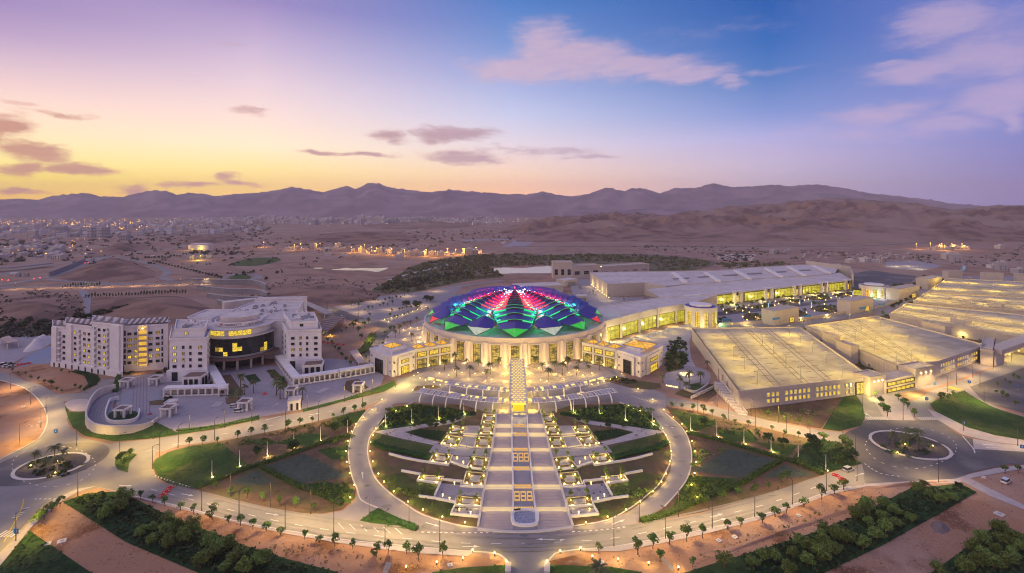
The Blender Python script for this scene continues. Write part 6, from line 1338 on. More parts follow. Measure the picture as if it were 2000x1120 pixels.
# planted islands and totems of the forecourt
isles = [[(1414,606),(1440,600),(1456,602),(1450,608),(1420,612)],[(1464,598),(1500,594),(1512,598),(1500,603),(1470,602)],[(1516,590),(1550,584),(1570,588),(1560,593),(1522,594)],[(1574,582),(1610,577),(1622,583),(1612,587),(1580,586)],[(1628,576),(1662,571),(1672,575),(1662,579),(1634,580)],
         [(1452,620),(1464,612),(1500,620),(1504,626),(1460,626)],[(1522,612),(1548,603),(1574,612),(1572,618),(1530,618)],[(1586,602),(1610,596),(1636,606),(1630,612),(1592,608)],[(1642,594),(1668,590),(1694,596),(1690,602),(1650,600)]]
GLOWY = glow('kerb_light', (1, .66, .12), 3.5, sampled=False)
for i, px in enumerate(isles):
    q = PP(smooth(px)); sheet('planting_bed', q, .2, BED, f'planted island of the hall forecourt, {ordw(i+1)} from the rotunda')
    scrub('shrubs', px, 26, 1.1, LEAFD, f'low shrubs of forecourt island {ordw(i+1)}', .2, 40+i)
    c = sum(q, Vector())/len(q)
    for k in range(0, len(q), 4):
        p = c+(q[k]-c)*1.05; t = thing('ground_light', f'small ground light at forecourt island {ordw(i+1)}, {ordw(k//4+1)} round its edge', 'ground light', (p.x, p.y, .1), 0, 'ground lights of the forecourt'); MB().lathe([(.16,0),(.16,.5),(.34,.55),(.34,.9),(.01,1.0)], 8).build('lens', BULB, t)
    lamp_h = thing('ground_light', f'ground light amid the trees of forecourt island {ordw(i+1)}', 'ground light', (c.x, c.y, .1), 0, 'ground lights of the forecourt'); MB().lathe([(.16,0),(.16,.5),(.34,.55),(.34,.9),(.01,1.0)], 8).build('lens', BULB, lamp_h); lamp(lamp_h, 'POINT', (0, -2.4, 1.6), 420, (1,.75,.25), .4)
for i, px in enumerate(((1437,607),(1501,601),(1524,606),(1562,596),(1585,600),(1640,590),(1666,578))):
    t = thing('sign_totem', f'slim pale blue lit totem on the hall forecourt, {ordw(i+1)} from the rotunda', 'sign totem', P(*px), 0, 'totems on the forecourt'); mb = MB(); mb.box((0,0,0), 1.0, .5, .4); mb.build('base', GREYM, t); mb = MB(); mb.box((0,0,.4), .9, .3, 4.2); mb.build('panel', glow('totem_blue', (.45,.7,1), .8, sampled=False), t)
# parasols and lights of the dining terrace
pm = MB(); 
for i, px in enumerate([(1240,667),(1252,661),(1266,664),(1280,656),(1294,658),(1306,650),(1320,651),(1334,645),(1346,642),(1230,672)]):
    t = thing('parasol', f'square cream parasol on the foyer terrace, {ordw(i+1)} from the dome', 'parasol', P(*px), .4, 'parasols on the foyer terrace'); mb = MB(); mb.tube([(0,0,0),(0,0,3.4)], .08, 6); mb.build('pole', GREYM, t); mb = MB(); mb.add([(-2.2,-2.2,3),(2.2,-2.2,3),(2.2,2.2,3),(-2.2,2.2,3),(0,0,4)], [(0,1,4),(1,2,4),(2,3,4),(3,0,4)]); mb.build('canopy', mat('parasol_cloth', (.55,.48,.36), .8), t); mb = MB(); mb.lathe([(.01,2.3),(.25,2.5),(.01,2.7)], 8); mb.build('lantern', BULB, t)
    if i % 2 == 0: lamp(t, 'POINT', (0, 0, 2.2), 500, (1,.75,.2), .3)
scrub('shrubs', [(1298,706),(1304,684),(1336,690),(1344,705),(1330,722),(1304,728)], 120, 1.1, LEAFD, 'dense shrubs right of the right pavilion', .2, 60); scrub('shrubs', [(1300,684),(1310,670),(1336,664),(1338,678),(1320,686)], 60, 1.1, LEAFD, 'dense shrubs below the foyer terrace', .2, 62); scrub('shrubs', [(1190,745),(1206,738),(1244,746),(1240,752)], 40, .8, LEAFD, 'dark shrubs before the right pavilion', .2, 61)
scrub('shrubs', [(1390,636),(1400,622),(1418,618),(1428,626),(1420,634)], 36, 1.2, LEAFD, 'shrubs right of the blue-ringed rotunda', .1, 63)
# ------------------------------------------------------------------ parking decks
PH = 8.5
SEAM = mat('deck_seam', (.16, .13, .12), .8)
gl_post = MB(); gl_post.tube([(0,0,0),(0,0,7)], [.14,.09], 6); gl_post = gl_post.mesh('pole', GREYM)
gl_arm = MB(); gl_arm.box((.9,0,6.9), 1.8, .14, .14); gl_arm.box((-.9,0,6.9), 1.8, .14, .14); gl_arm = gl_arm.mesh('arm', GREYM)
gl_head = MB(); gl_head.box((1.8,0,6.78), .9, .35, .12); gl_head.box((-1.8,0,6.78), .9, .35, .12); gl_head = gl_head.mesh('lamp_head', GREYM)
dk_off = MB(); dk_off.add([(1.4,-.15,6.77),(2.2,-.15,6.77),(2.2,.15,6.77),(1.4,.15,6.77)], [(3,2,1,0)]); dk_off.add([(-1.4,-.15,6.77),(-2.2,-.15,6.77),(-2.2,.15,6.77),(-1.4,.15,6.77)], [(0,1,2,3)]); dk_off = dk_off.mesh('lens', BULB)
LN = [0]
def deck(px, name_lb, nu, nv, lamps_uv, power=1500, lines=(.27, .315, .48, .52, .66, .705), parap=True):
    q = PP(px, PH); FL_, BL_, BR_, FR_ = q[0], q[1], q[2], q[3]
    c = sum(q, Vector())/len(q); t = thing('parking_deck', f'sand-coloured parking deck, {name_lb}', 'parking deck', (c.x, c.y, 0))
    mb = MB(); mb.prism(q, 0, PH, 0, 1); mb.build('deck', [SANDW, DECK], t, world=True)
    if parap:
        s = [c+(p-c)*1.003 for p in q]; mb = MB(); mb.wall([*s, s[0], s[1]], .7, PH-.8, PH+.9); mb.build('parapet', SANDW, t, world=True)
    def at(u, v): 
        if len(q) == 4: a, b = FL_.lerp(FR_, u), BL_.lerp(BR_, u)
        else: a, b = FL_.lerp(q[-1], u), BL_.lerp(BR_, u)
        return a.lerp(b, v)
    for u in lines:
        a, b = at(u, .03), at(u, .97); mb = MB(); mb.wall([a, b], .4, PH+.01, PH+.09); mb.build('bay_kerb', SEAM, t, world=True)
    for j in range(1, nv):
        for k in range(nu):
            if (j*7+k*3) % 7 == 0: continue
            a, b = at((k+.16)/nu, j/nv), at((k+.72)/nu, j/nv); mb = MB(); mb.wall([a, b], .5, PH+.01, PH+.05); mb.build('bay_line', SEAM, t, world=True)
    for (u, v) in lamps_uv:
        p = at(u, v); LN[0] += 1
        L = thing('deck_lamp', f'twin-arm lamp post on the {name_lb.split()[0] if name_lb[0] != "t" or name_lb[:3] == "thi" else name_lb.split()[1]} parking deck, {ordw(LN[0])} in all', 'lamp post', (p.x, p.y, PH), math.atan2((FR_-FL_).y, (FR_-FL_).x), 'lamp posts on the parking decks')
        put('pole', gl_post, L); put('arm', gl_arm, L); put('lamp_head', gl_head, L); put('lens', dk_off, L); lamp(L, 'POINT', (0, 0, 6.5), power*1.5, (1, .69, .05), .35)
    return t, q, at
uv = [(u, v) for v in (.08, .27, .46, .65, .84) for u in (.12, .40, .52, .88)]
d1, q1, at1 = deck([(1444,767),(1352,643),(1562,641),(1699,738)], 'the front one beside the round court', 9, 13, [(u, v) for v in (.06,.25,.44,.63,.82) for u in (.16,.49,.82)])
d2, q2, at2 = deck([(1752,717),(1574,639),(1712,619),(1924,676),(1830,708)], 'second from the front, behind planted gap', 9, 13, [(u, v) for v in (.08,.3,.52,.74,.94) for u in (.2,.55,.86)])
d3, q3, at3 = deck([(1996,658),(1738,615),(1772,594),(2010,618),(2090,640)], 'third from the front, reaching the right edge', 8, 9, [(u, v) for v in (.15,.35,.55,.75,.93) for u in (.3,.8)], 1700)
d4, q4, at4 = deck([(2060,612),(1784,590),(1808,574),(2040,584),(2120,594)], 'fourth from the front, with tree gaps', 6, 5, [(u, v) for v in (.25,.5,.75,.95) for u in (.3,.8)], 1900)
d5, q5, at5 = deck([(2080,582),(1812,571),(1850,545),(2010,552),(2140,560)], 'farthest one under the brown hill', 6, 5, [(u, v) for v in (.3,.55,.8,.97) for u in (.25,.75)], 2100)
# windows of the visible sides
def win_row(t, a, b, u0, u1, n, zs, h, skip=()):
    for k in range(n):
        if k in skip: continue
        for z in zs: opening(t, a, b, u0+(u1-u0)*(k+.12)/n, u0+(u1-u0)*(k+.88)/n, z, z+h, LITWIN, .35, bars=0, name='window', hbars=0)
win_row(d1, q1[0], q1[3], .19, .86, 20, (1.5, 4.6), 2.3, (3, 10, 17)); opening(d1, q1[0], q1[3], .88, .99, .3, 6.8, LITWIN, .6, bars=2, name='gateway'); lamp(d1, 'POINT', q1[0].lerp(q1[3], .94)+Vector((1,-7,-5))-Vector(d1.location), 2200, (1,.75,.2), .6)  # the point light before the gateway is added to spread its glow
win_row(d2, q2[4], q2[3], .05, .82, 16, (1.6, 4.8), 2.3, (6, 12)); win_row(d2, q2[0], q2[1], .05, .55, 12, (1.6, 4.8), 2.3, (5, 6))
for i in range(4): mb = MB(); p = q1[1].lerp(q1[0], .66+.08*i); mb.box((p.x-.2, p.y, 0), 1.0, 1.0, 6); mb.build('wall_fin', SANDW, d1, world=True)
# blocks with downlights, stair towers, gate house
def stair(A, B, dp, h, label, nl=0, lit=None):
    a, b = P(*A), P(*B); q = back(a, b, dp); c = sum(q, Vector())/4; t = thing('stair_block', label, 'stair block', (c.x, c.y, 0)); MB().prism(q, 0, h).build('wall', SANDW, t, world=True); s = [c+(p-c)*1.01 for p in q]; mb = MB(); mb.wall([*s, s[0], s[1]], .4, h-.3, h+.6); mb.build('parapet', SANDW, t, world=True)
    u = (b-a).normalized(); n = Vector((u.y, -u.x, 0))
    for i in range(nl):
        p = a.lerp(b, .25+.25*i)+n*.35; MB().lathe([(.14,0),(.3,.3),(.3,.9),(.01,1)], 8, (p.x, p.y, h-2.6)).build('downlight', BULB, t, world=True); lamp(t, 'SPOT', Vector((p.x+n.x*.9, p.y+n.y*.9, h-2))-Vector(t.location), 900, (1,.72,.3), .2, 100)
    if lit: opening(t, a, b, *lit, LITWIN, bars=2, name='doorway')
    return t
stair((1699,775),(1730,768), 9, 9.6, 'tall sand block with three downlights left of the pink walk', 3); stair((1788,758),(1827,750), 9, 9.8, 'tall sand block with three downlights right of the pink walk', 3)
a, b = P(1731,770), P(1787,757); t = thing('parking_gateway', 'low glowing gateway wall between the two downlit blocks', 'gateway', ((a.x+b.x)/2, (a.y+b.y)/2, 0)); MB().prism(back(a, b, 8), 0, 7.4).build('wall', SANDW, t, world=True); opening(t, a, b, .02, .98, .4, 2.6, LITWIN, .4, bars=5, name='strip_window', hbars=0); opening(t, a, b, .02, .98, 3.8, 6.0, LITWIN, .4, bars=5, name='strip_window', hbars=0); lamp(t, 'POINT', (2, -8, 3), 2600, (1,.75,.2), .6)  # the point light has no fixture, added to brighten the ground in front
stair((1940,716),(1944,690), 6, 9.4, 'tall sand corner block beside the gate house arch')
t = thing('gate_house', 'glowing arched gate house at the right edge of the photo', 'gate house', P(1985, 690)); a, b = P(1946,716), P(2060,672)
for u0, u1 in ((.0,.12),(.5,.62),(.9,1)): q = [a.lerp(b, u0), a.lerp(b, u1)]; MB().prism(back(q[0], q[1], 8), 0, 7).build('pier', SANDW, t, world=True)
mb = MB(); mb.wall([a+Vector((2,4,0)), b+Vector((2,4,0))], 8, 7, 10); mb.build('lintel', SANDW, t, world=True); MB().prism(back(a+Vector((1,7.5,0)), b+Vector((1,7.5,0)), .4), 0, 7).build('inner_wall', CREAM, t, world=True)
for u in (.2,.35,.7,.82): p = a.lerp(b, u)+Vector((2,2,4)); lamp(t, 'POINT', p-Vector(t.location), 1600, (1,.75,.18), .5); MB().lathe([(.01,-.3),(.3,0),(.01,.3)], 8, p).build('lamp_globe', BULB, t, world=True)
for A, B, h, lb in (((1513,637),(1560,628),12,'sand stair house between front deck and hall forecourt'), ((1662,615),(1706,606),12,'sand stair house at the second deck corner'), ((1756,588),(1796,580),12,'sand stair house at the third deck corner'), ((1812,566),(1840,560),12,'small stair house at the fourth deck corner')): stair(A, B, 12, h, lb, 0, (.6, .8, .3, 5))
for A, B, h, lb in (((1606,682),(1640,690),11,'lift block in the gap between first and second deck'), ((1634,700),(1662,712),11.5,'second lift block in the same planted gap'), ((1800,655),(1846,668),11,'stair block on the edge of the second deck'), ((1856,648),(1886,656),11,'stair block in the gap before the third deck'), ((1880,610),(1894,612),11,'small stair block by the fourth deck'), ((1930,616),(1956,620),11,'wider stair block by the fourth deck')): stair(A, B, 5, h, lb)
# planted gaps (dark strips between the decks) with glow from the open sides
for i, px in enumerate(([(1700,735),(1566,642),(1574,640),(1750,716)], [(1924,675),(1714,619),(1738,615),(1990,657)], [(2020,618),(1776,592),(1784,590),(2050,612)])):
    psheet('planting_bed', px, .3, BED, f'planted gap between the parking decks, {ordw(i+1)} from the front', False)
    scrub('shrubs', px, 70, 1.6, LEAF, f'green shrubs in the deck gap {ordw(i+1)} from the front', .3, 80+i, smoothed=False)
    a, b = P(*px[0]), P(*px[1])
    for u in (.2,.4,.6,.8): L = thing('gap_light', f'low light in the planted deck gap {ordw(i+1)}, {ordw(int(u*5))} along', 'ground light', a.lerp(b, u)+Vector((2.5, 1, .3)), 0, 'lights in the deck gaps'); MB().lathe([(.15,0),(.3,.5),(.01,.8)], 8).build('lens', BULB, L); lamp(L, 'POINT', (0,0,2), 420, (1,.75,.2), .4)
for i, px in enumerate(((1516,638,1500,638),(1577,632,1562,634),(1685,616,1666,620),(1722,608,1706,612),(1418,640,1408,641))):
    a = P(px[0], px[1], 3); t = thing('blue_sign', f'long blue direction board over the deck entrance, {ordw(i+1)} listed from the front', 'sign', (a.x, a.y, 0), .25, 'blue boards at the deck entrances'); mb = MB(); mb.box((0,0,8.6), 7, .3, 1.6); mb.build('board', mat('board_blue', (.02,.16,.45), .5), t); mb = MB(); mb.box((-3,0,0), .3, .28, 8.6); mb.box((3,0,0), .3, .28, 8.6); mb.build('post', GREYM, t)
sheet('road', PP([(1406,646),(1560,640),(1700,613),(1770,590),(1766,585),(1690,606),(1552,632),(1404,640)]), .11, ASPH, 'lit lane between the forecourt and the decks')
thick_wall([(1404,637),(1460,634),(1512,630)], 2.6, .8, SANDW, 'long low wall below the forecourt, left stretch'); thick_wall([(1562,626),(1610,620),(1660,611)], 2.6, .8, SANDW, 'long low wall below the forecourt, middle stretch'); thick_wall([(1708,604),(1736,596),(1756,588)], 2.6, .8, SANDW, 'long low wall below the forecourt, right stretch')
for i, x in enumerate((1404+26*k for k in range(12))):
    y = 638-(x-1404)*.0905-max(0, x-1560)*.035; L = thing('wall_light', f'small light on the long low wall, {ordw(i+1)} from the rotunda', 'wall light', P(x, y+1.0)+Vector((0,0,1.6)), 0, 'lights on the long low wall'); MB().lathe([(.01,-.3),(.32,0),(.01,.3)], 8).build('lens', BULB, L)
    if i % 2 == 0: lamp(L, 'POINT', (0,-3,.6), 500, (1,.75,.2), .4)
# outer wall of the farthest deck
for A, B, lb in (((1852,546),(1880,545),'left'),((1922,550),(1960,551),'middle'),((1986,552),(2010,553),'right')): stair(A, B, 8, 11, f'sand block rising on the far deck edge, {lb} one')
# embankment stairs beside the front deck
t = thing('outdoor_stair', 'long outdoor stair descending beside the front parking deck', 'stair', P(1430, 790)); a, b = P(1402,762), P(1450,810)
for i in range(22): p = a.lerp(b, i/21); mb = MB(); mb.box((p.x, p.y, 0), 4.2, 1.2, 4.2*(1-i/21)+.2, -.5); mb.build('step', CREAM if i % 2 else PAVE, t, world=True)
mb = MB(); mb.wall([a+Vector((2.4,0,0)), b+Vector((2.4,0,0))], .3, 0, [5.2, 1.2]); mb.build('side_wall', CREAM, t, world=True)
thick_wall([(1350,780),(1380,766),(1402,756),(1412,760)], 1.6, .6, CREAM, 'low pale wall below the palm court'); thick_wall([(1336,762),(1360,768),(1384,752)], 1.4, .6, CREAM, 'low pale wall inside the palm court')
bed('lawn', [(1346,752),(1366,748),(1372,758),(1354,764)], LAWN, 'small lawn in the palm court', .2); bed('lawn', [(1364,770),(1384,755),(1398,758),(1400,764)], LAWN, 'second small lawn in the palm court', .2)
t = thing('fountain_island', 'small round bed ringed by lights in the round court', 'round bed', P(1340, 733)); MB().lathe([(4.2,0),(4.2,.6),(3.6,.6),(3.6,.3),(.01,.3)], 24).build('kerb_ring', KERB, t)
for i in range(5): a = i*1.257; MB().lathe([(.01,.4),(.25,.7),(.01,1.0)], 8, (3.1*math.cos(a), 3.1*math.sin(a), 0)).build('light', BULB, t)
lamp(t, 'POINT', (0,0,2.5), 500, (1,.75,.25), .4)
for i in range(7): L = thing('kerb_light', f'pinkish kerb light along the court entrance, {ordw(i+1)} from the left', 'kerb light', P(1302+i*3.4, 754+i*.6), 0, 'kerb lights at the court'); MB().lathe([(.15,0),(.3,.3),(.01,.6)], 8).build('lens', BULB, L)
# ------------------------------------------------------------------ the stepped axis and its water channel
OL = [(806,970),(830,969),(880,962),(914,955),(944,948),(992,940),(1034,933)]; OR = [(806,1056),(830,1061),(880,1073),(918,1083),(944,1093),(996,1108),(1030,1119)]
CL = [(806,1000),(876,1000),(916,1001),(948,1002),(1034,1003)]; CR = [(806,1028),(876,1033),(916,1037),(948,1040),(1034,1049)]
def ip(t, y): return prof(t, y)
bands = [(828,836),(845,853),(875,882),(911,920),(946,956),(990,999)]
ZT = [1.75,1.5,1.25,1.0,.75,.5,.27]
stp = thing('stepped_terrace', 'broad flight of pale terraces with lit risers falling from the walkway to the avenue', 'stepped terrace', P(1023, 920))
TERR = mat('terrace_stone', (.40, .34, .33), .8, (.34, .29, .29), .3); TERR2 = mat('terrace_stone_pink', (.45, .36, .33), .8, (.4, .32, .3), .25)
RISE = glow('riser_light', (1, .68, .16), 1.5); TREADTINT = mat('lit_tint_tread', (.62, .55, .42), .8)  # treads coloured pale yellow for the riser light falling on them
def quadpx(x0a, x1a, ya, x0b, x1b, yb, z): return [P(x0a, ya, z), P(x1a, ya, z), P(x1b, yb, z), P(x0b, yb, z)]
ys = [808]+[v for b in bands for v in b]+[1035]
for side in (0, 1):
    L_, R_ = (OL, CL) if side == 0 else (CR, OR)
    for i in range(7):
        ya, yb = ys[2*i], ys[2*i+1]; z = ZT[i]
        q = quadpx(ip(L_, ya), ip(R_, ya), ya, ip(L_, yb), ip(R_, yb), yb, z)
        MB().prism(q, 0, z).build('landing', TERR, stp, world=True)
        n = max(2, int((yb-ya)/6)); iw = .16
        for k in range(n):      # shallow pink treads laid on the landing
            u0, u1 = (k+.06)/n, (k+.94)/n; y0, y1 = ya+(yb-ya)*u0, ya+(yb-ya)*u1
            def xs(y): a, b = ip(L_, y), ip(R_, y); return a+(b-a)*(iw if side == 0 or True else 0), b-(b-a)*iw*.9
            a0, b0 = xs(y0); a1, b1 = xs(y1); MB().prism(quadpx(a0, b0, y0, a1, b1, y1, z), z, z+.05).build('tread', TERR2, stp, world=True)
        if i < 6:
            yc = ys[2*i+2]; zn = ZT[i+1]; m = 4
            for k in range(m):
                y0, y1 = yb+(yc-yb)*k/m, yb+(yc-yb)*(k+1)/m; zz = z-(z-zn)*(k+.5)/m
                q = quadpx(ip(L_, y0), ip(R_, y0), y0, ip(L_, y1), ip(R_, y1), y1, zz); s = MB().prism(q, 0, zz).build('step', TREADTINT, stp, world=True)
                a, b = P(ip(L_, y1), y1, zz), P(ip(R_, y1), y1, zz); mb = MB(); mb.wall([a.lerp(b, .02)+Vector((0,-.03,0)), a.lerp(b, .98)+Vector((0,-.03,0))], .05, zz-.22, zz-.02); mb.build('light_strip', RISE, s, world=True)
                c = (a+b)/2
                if k == 1: 
                    for u in (.25, .75): lamp(stp, 'POINT', a.lerp(b, u)+Vector((0,-.2,2.6))-Vector(stp.location), 50, (1,.72,.22), .5)
for t, nm in ((OL, 'left'), (OR, 'right')):
    q = [P(ip(t, y), y) for y in range(808, 1035, 6)]; mb = MB(); mb.wall(q, .7, 0, [max(.5, 2.3-1.7*i/len(q)) for i in range(len(q))]); mb.build('edge_wall', CREAM, stp, world=True)
wc = thing('water_channel', 'stepped water channel with lit cascades down the middle of the terraces', 'water feature', P(1018, 900))
WCH = mat('channel_water', (.27, .25, .28), .35, (.23, .215, .25), .3, spec=.3); GOLD = glow('cascade_light', (1, .55, .16), .75); MOSA = mat('channel_mosaic', (.36, .34, .40), .6, (.28, .27, .34), .9)
for i in range(7):
    ya, yb = ys[2*i], ys[2*i+1]; z = ZT[i]+.15
    MB().prism(quadpx(ip(CL, ya)+1, ip(CR, ya)-1, ya, ip(CL, yb)+1, ip(CR, yb)-1, yb, z), 0, z-.01).build('basin', WCH if i else MOSA, wc, world=True)
    if i < 6:
        yc = ys[2*i+2]; MB().prism(quadpx(ip(CL, yb)+1, ip(CR, yb)-1, yb, ip(CL, yc)+1, ip(CR, yc)-1, yc, ZT[i+1]), 0, ZT[i+1]+.02).build('cascade_slab', CREAM, wc, world=True)
        for r in range(2):
            y = yb+(yc-yb)*(.3+.42*r); a, b = P(ip(CL, y)+2, y, ZT[i+1]+.1), P(ip(CR, y)-2, y, ZT[i+1]+.1)
            for k in range(9):
                p = a.lerp(b, (k+.5+.25*(r-.5))/9); mb = MB(); mb.lathe([(.34,0),(.30,.35),(.01,.45)], 8, p, 0); mb.build('cascade_niche', GOLD, wc, world=True)
for t in (CL, CR):
    q = [P(ip(t, y), y) for y in range(808, 1028, 6)]; mb = MB(); mb.wall(q, .55, 0, [max(.75, 2.5-1.8*i/len(q)) for i in range(len(q))]); mb.build('channel_wall', WHITE, wc, world=True)
for ya, yb in ((886,901),(961,977)):
    z = 1.3 if ya < 920 else .9
    for k in range(3):
        u0, u1 = .08+.31*k, .08+.31*k+.22
        def X(y, u): return ip(CL, y)+(ip(CR, y)-ip(CL, y))*u
        q = quadpx(X(ya,u0), X(ya,u1), ya, X(yb,u0), X(yb,u1), yb, z); mb = MB(); mb.wall([*q, q[0], q[1]], .32, z-.4, z+.25); mid = [(q[0]+q[3])/2, (q[1]+q[2])/2]; mb.wall(mid, .3, z-.4, z+.2); mb.build('fountain_frame', GOLD, wc, world=True)
bq = PP(smooth([(1004,1003),(1046,1003),(1049,1022),(1044,1029),(1026,1031),(1009,1029),(1002,1022)], True, 3)); mb = MB(); mb.wall(bq+[bq[0], bq[1]], .9, 0, 1.1); mb.build('basin_wall', WHITE, wc, world=True); mb = MB(); mb.add([(p.x, p.y, .62) for p in bq], [tuple(range(len(bq)))]); o = mb.build('basin_mosaic', mat('basin_mosaic', (.34,.34,.40), .3, (.2,.2,.28), 1.6, (.45,.55)), wc, world=True)
if o.data.polygons[0].normal.z < 0: o.data.flip_normals()
mb = MB(); a, b = [P(x, 810, 1.8) for x in (1000, 1028)]; 
for u in (0, .5, 1): p = a.lerp(b, u); mb.box((p.x, p.y, 0), .5, .5, 3.0)
mb.wall([a, b], .5, 2.6, 3.2); mb.build('cascade_arch', CREAM, wc, world=True)
# front kerb wall of the terraces
mb = MB(); mb.wall(PP(smooth([(933,1036),(980,1040),(1024,1041),(1070,1038),(1119,1031)], False, 4)), 1.0, 0, .45); mb.build('front_kerb', KERB, stp, world=True)
# paved garden platforms and tree planters, both sides
SOIL = BED
upl = MB().lathe([(.12,0),(.26,.25),(.26,.5),(.01,.62)], 8).mesh('uplight', BULB)
plant_px = [('topmost', [(944,811),(970,812),(968,829),(940,829)], 4), ('upper outer', [(881,834),(911,836),(905,848),(873,848)], 4), ('upper inner', [(939,833),(967,833),(963,850),(934,851)], 4),
            ('second outer', [(874,853),(904,857),(894,875),(861,870)], 4), ('second inner', [(931,855),(962,857),(960,878),(926,877)], 4), ('third outer', [(848,888),(884,892),(877,909),(838,904)], 4), ('third inner', [(922,894),(956,897),(952,919),(912,915)], 4),
            ('fourth outer', [(822,930),(866,934),(860,947),(815,940)], 4), ('fourth inner', [(911,924),(953,928),(946,952),(904,949)], 4), ('lowest', [(891,972),(940,976),(938,993),(889,990)], 4)]
pave_px = [([(911,834),(939,834),(934,853),(905,852)], .55, (845,853)), ([(904,856),(931,855),(924,879),(895,874)], .5, (871,879)), ([(849,868),(861,871),(894,876),(926,879),(960,880),(957,896),(922,893),(884,891),(850,886),(838,885)], .42, None),
           ([(884,893),(922,895),(914,914),(879,908)], .44, None), ([(862,946),(905,950),(948,953),(942,972),(891,971),(850,969)], .34, None), ([(855,966),(890,971),(888,984),(848,976)], .30, None), ([(881,995),(938,994),(936,1011),(881,1007)], .30, None)]
low_px = [[(784,922),(822,929),(815,941),(860,947),(863,939),(902,943),(899,953),(946,955)], [(818,972),(848,976),(888,984),(891,991)], [(760,889),(790,897),(820,903),(877,911),(880,905),(914,916),(952,921)], [(849,971),(860,946)], [(881,1008),(888,990),(938,993)], [(880,1007),(936,1012)]]
for sd, f in (('left', lambda q: q), ('right', mir)):
    for nm, px, nt_ in plant_px:
        q = PP(f(px)); c = sum(q, Vector())/4; t = thing('tree_planter', f'walled tree planter, {nm} one {sd} of the stepped terraces', 'planter', (c.x, c.y, 0))
        mb = MB(); mb.wall([*q, q[0], q[1]], .5, 0, .75); mb.build('planter_wall', CREAM, t, world=True); MB().prism([c+(p-c)*.96 for p in q], 0, .5).build('soil', SOIL, t, world=True); MB().prism([c+(p-c)*.5 for p in q], .5, .62).build('paving', PAVE2, t, world=True)
        for k, p in enumerate(q):
            pos = c+(p-c)*.66; pos.z = .5
            tree('slim', pos, f'slim uplit tree, {["back outer","back inner","front inner","front outer"][k]} corner of the {nm} {sd} planter', 'uplit trees in the planters', 1.0, 'planter_tree')
            o = put('uplight', upl, t); up = pos+Vector((.0, -.9, 0)); o.matrix_parent_inverse = inv(t); o.location = up; lamp(t, 'POINT', up+Vector((0, -.1, .9))-Vector(t.location), 75, (1,.78,.16), .2)
    for i, (px, z, bd) in enumerate(pave_px):
        q = PP(f(px)); c = sum(q, Vector())/len(q); t = thing('garden_platform', f'paved garden platform {sd} of the stepped terraces, {ordw(i+1)} from the walkway', 'garden platform', (c.x, c.y, 0)); MB().prism(q, 0, z).build('paving', PAVE2, t, world=True)
        if bd:
            b0, b1 = q[3], q[2]
            for k in range(3):
                a_, b_ = b0+Vector((0, -.2+.7*k, 0)), b1+Vector((0, -.2+.7*k, 0)); mb = MB(); mb.wall([a_, b_], .7, 0, z+.1*k-.15); mb.build('step', TREADTINT, t, world=True); mb = MB(); d_ = Vector((0, -.38, 0)); mb.wall([a_+d_, b_+d_], .05, z+.1*k-.30, z+.1*k-.16); mb.build('light_strip', RISE, t, world=True)
            lamp(t, 'POINT', (b0+b1)/2+Vector((0, .3, 2.4))-Vector(t.location), 45, (1,.72,.22), .6)
        else:
            for k in range(2): p = q[0].lerp(q[2], .3+.4*k); o = MB().lathe([(.1,0),(.1,.7),(.25,.75),(.01,.95)], 8, (p.x, p.y, z)).build('post_light', BULB, t, world=True)
    for i, px in enumerate(low_px):
        w = f(px); q = PP(w); c = q[len(q)//2]; t = thing('garden_wall', f'low stepped garden wall {sd} of the terraces, {ordw(i+1)} listed', 'garden wall', (c.x, c.y, 0), 0, 'low garden walls'); mb = MB(); mb.wall(q, .6, 0, .9); mb.build('wall', WHITE, t, world=True)
# ------------------------------------------------------------------ lamps, signs, cars and barriers
POLE = mat('lamp_pole', (.10, .08, .075), .5, metal=.3)
pm = MB(); pm.tube([(0,0,0),(0,0,.5),(0,0,8.6)], [.16,.13,.08], 7); pm.lathe([(.3,0),(.3,.12),(.01,.14)], 8); pm = pm.mesh('pole', POLE)
am = MB(); am.tube([(0,0,8.3),(.5,0,8.75),(1.7,0,8.9)], .06, 5); am = am.mesh('arm', POLE)
hm_ = MB(); hm_.box((1.9,0,8.84), 1.0, .36, .14, top=.7); hm_ = hm_.mesh('lamp_head', POLE)
lm = MB().add([(1.5,-.14,8.83),(2.3,-.14,8.83),(2.3,.14,8.83),(1.5,.14,8.83)], [(3,2,1,0)]).mesh('lens', BULB)
def street_lamp(px, ang, label, group, power=1500, col=(1, .68, .25), on=True):
    t = thing('street_lamp', label, 'street lamp', P(*px), ang, group); put('pole', pm, t); put('arm', am, t); put('lamp_head', hm_, t); put('lens', lm, t)
    if on: lamp(t, 'SPOT', (1.9, 0, 8.7), power, col, .3, 156)
def lamps(lst, ang, fmt, group, power=1500, **kw):
    for i, q in enumerate(lst): street_lamp(q, ang if not callable(ang) else ang(q), fmt.format(o=ordw(i+1)), group, power, **kw)
G1 = 'street lamps of the front avenue'
lamps([(394,998),(467,1011),(557,1035),(652,1044),(752,1060),(859,1071)], 1.3, 'street lamp on the south side of the avenue, {o} right of the left roundabout', G1, 2200)
lamps([(1199,1069),(1300,1053),(1391,1033),(1474,1011),(1548,987),(1614,961),(1674,940)], 1.9, 'street lamp on the south side of the avenue, {o} right of the south road', G1, 2200)
lamps([(450,972),(528,992),(607,1003),(721,1021),(799,1031)], -1.8, 'dark lamp post on the garden side of the avenue, {o} right of the left hedge', G1, 900)
lamps([(1249,1020),(1325,1009)], -1.4, 'dark lamp post on the garden side of the avenue, {o} right of the drive', G1, 900)
lamps([(1833,943),(1764,820),(1671,892),(1882,842),(1988,872),(1685,808)], 1.7, 'lamp post round the right roundabout, {o} of six', 'lamp posts of the right roundabout', 1500)
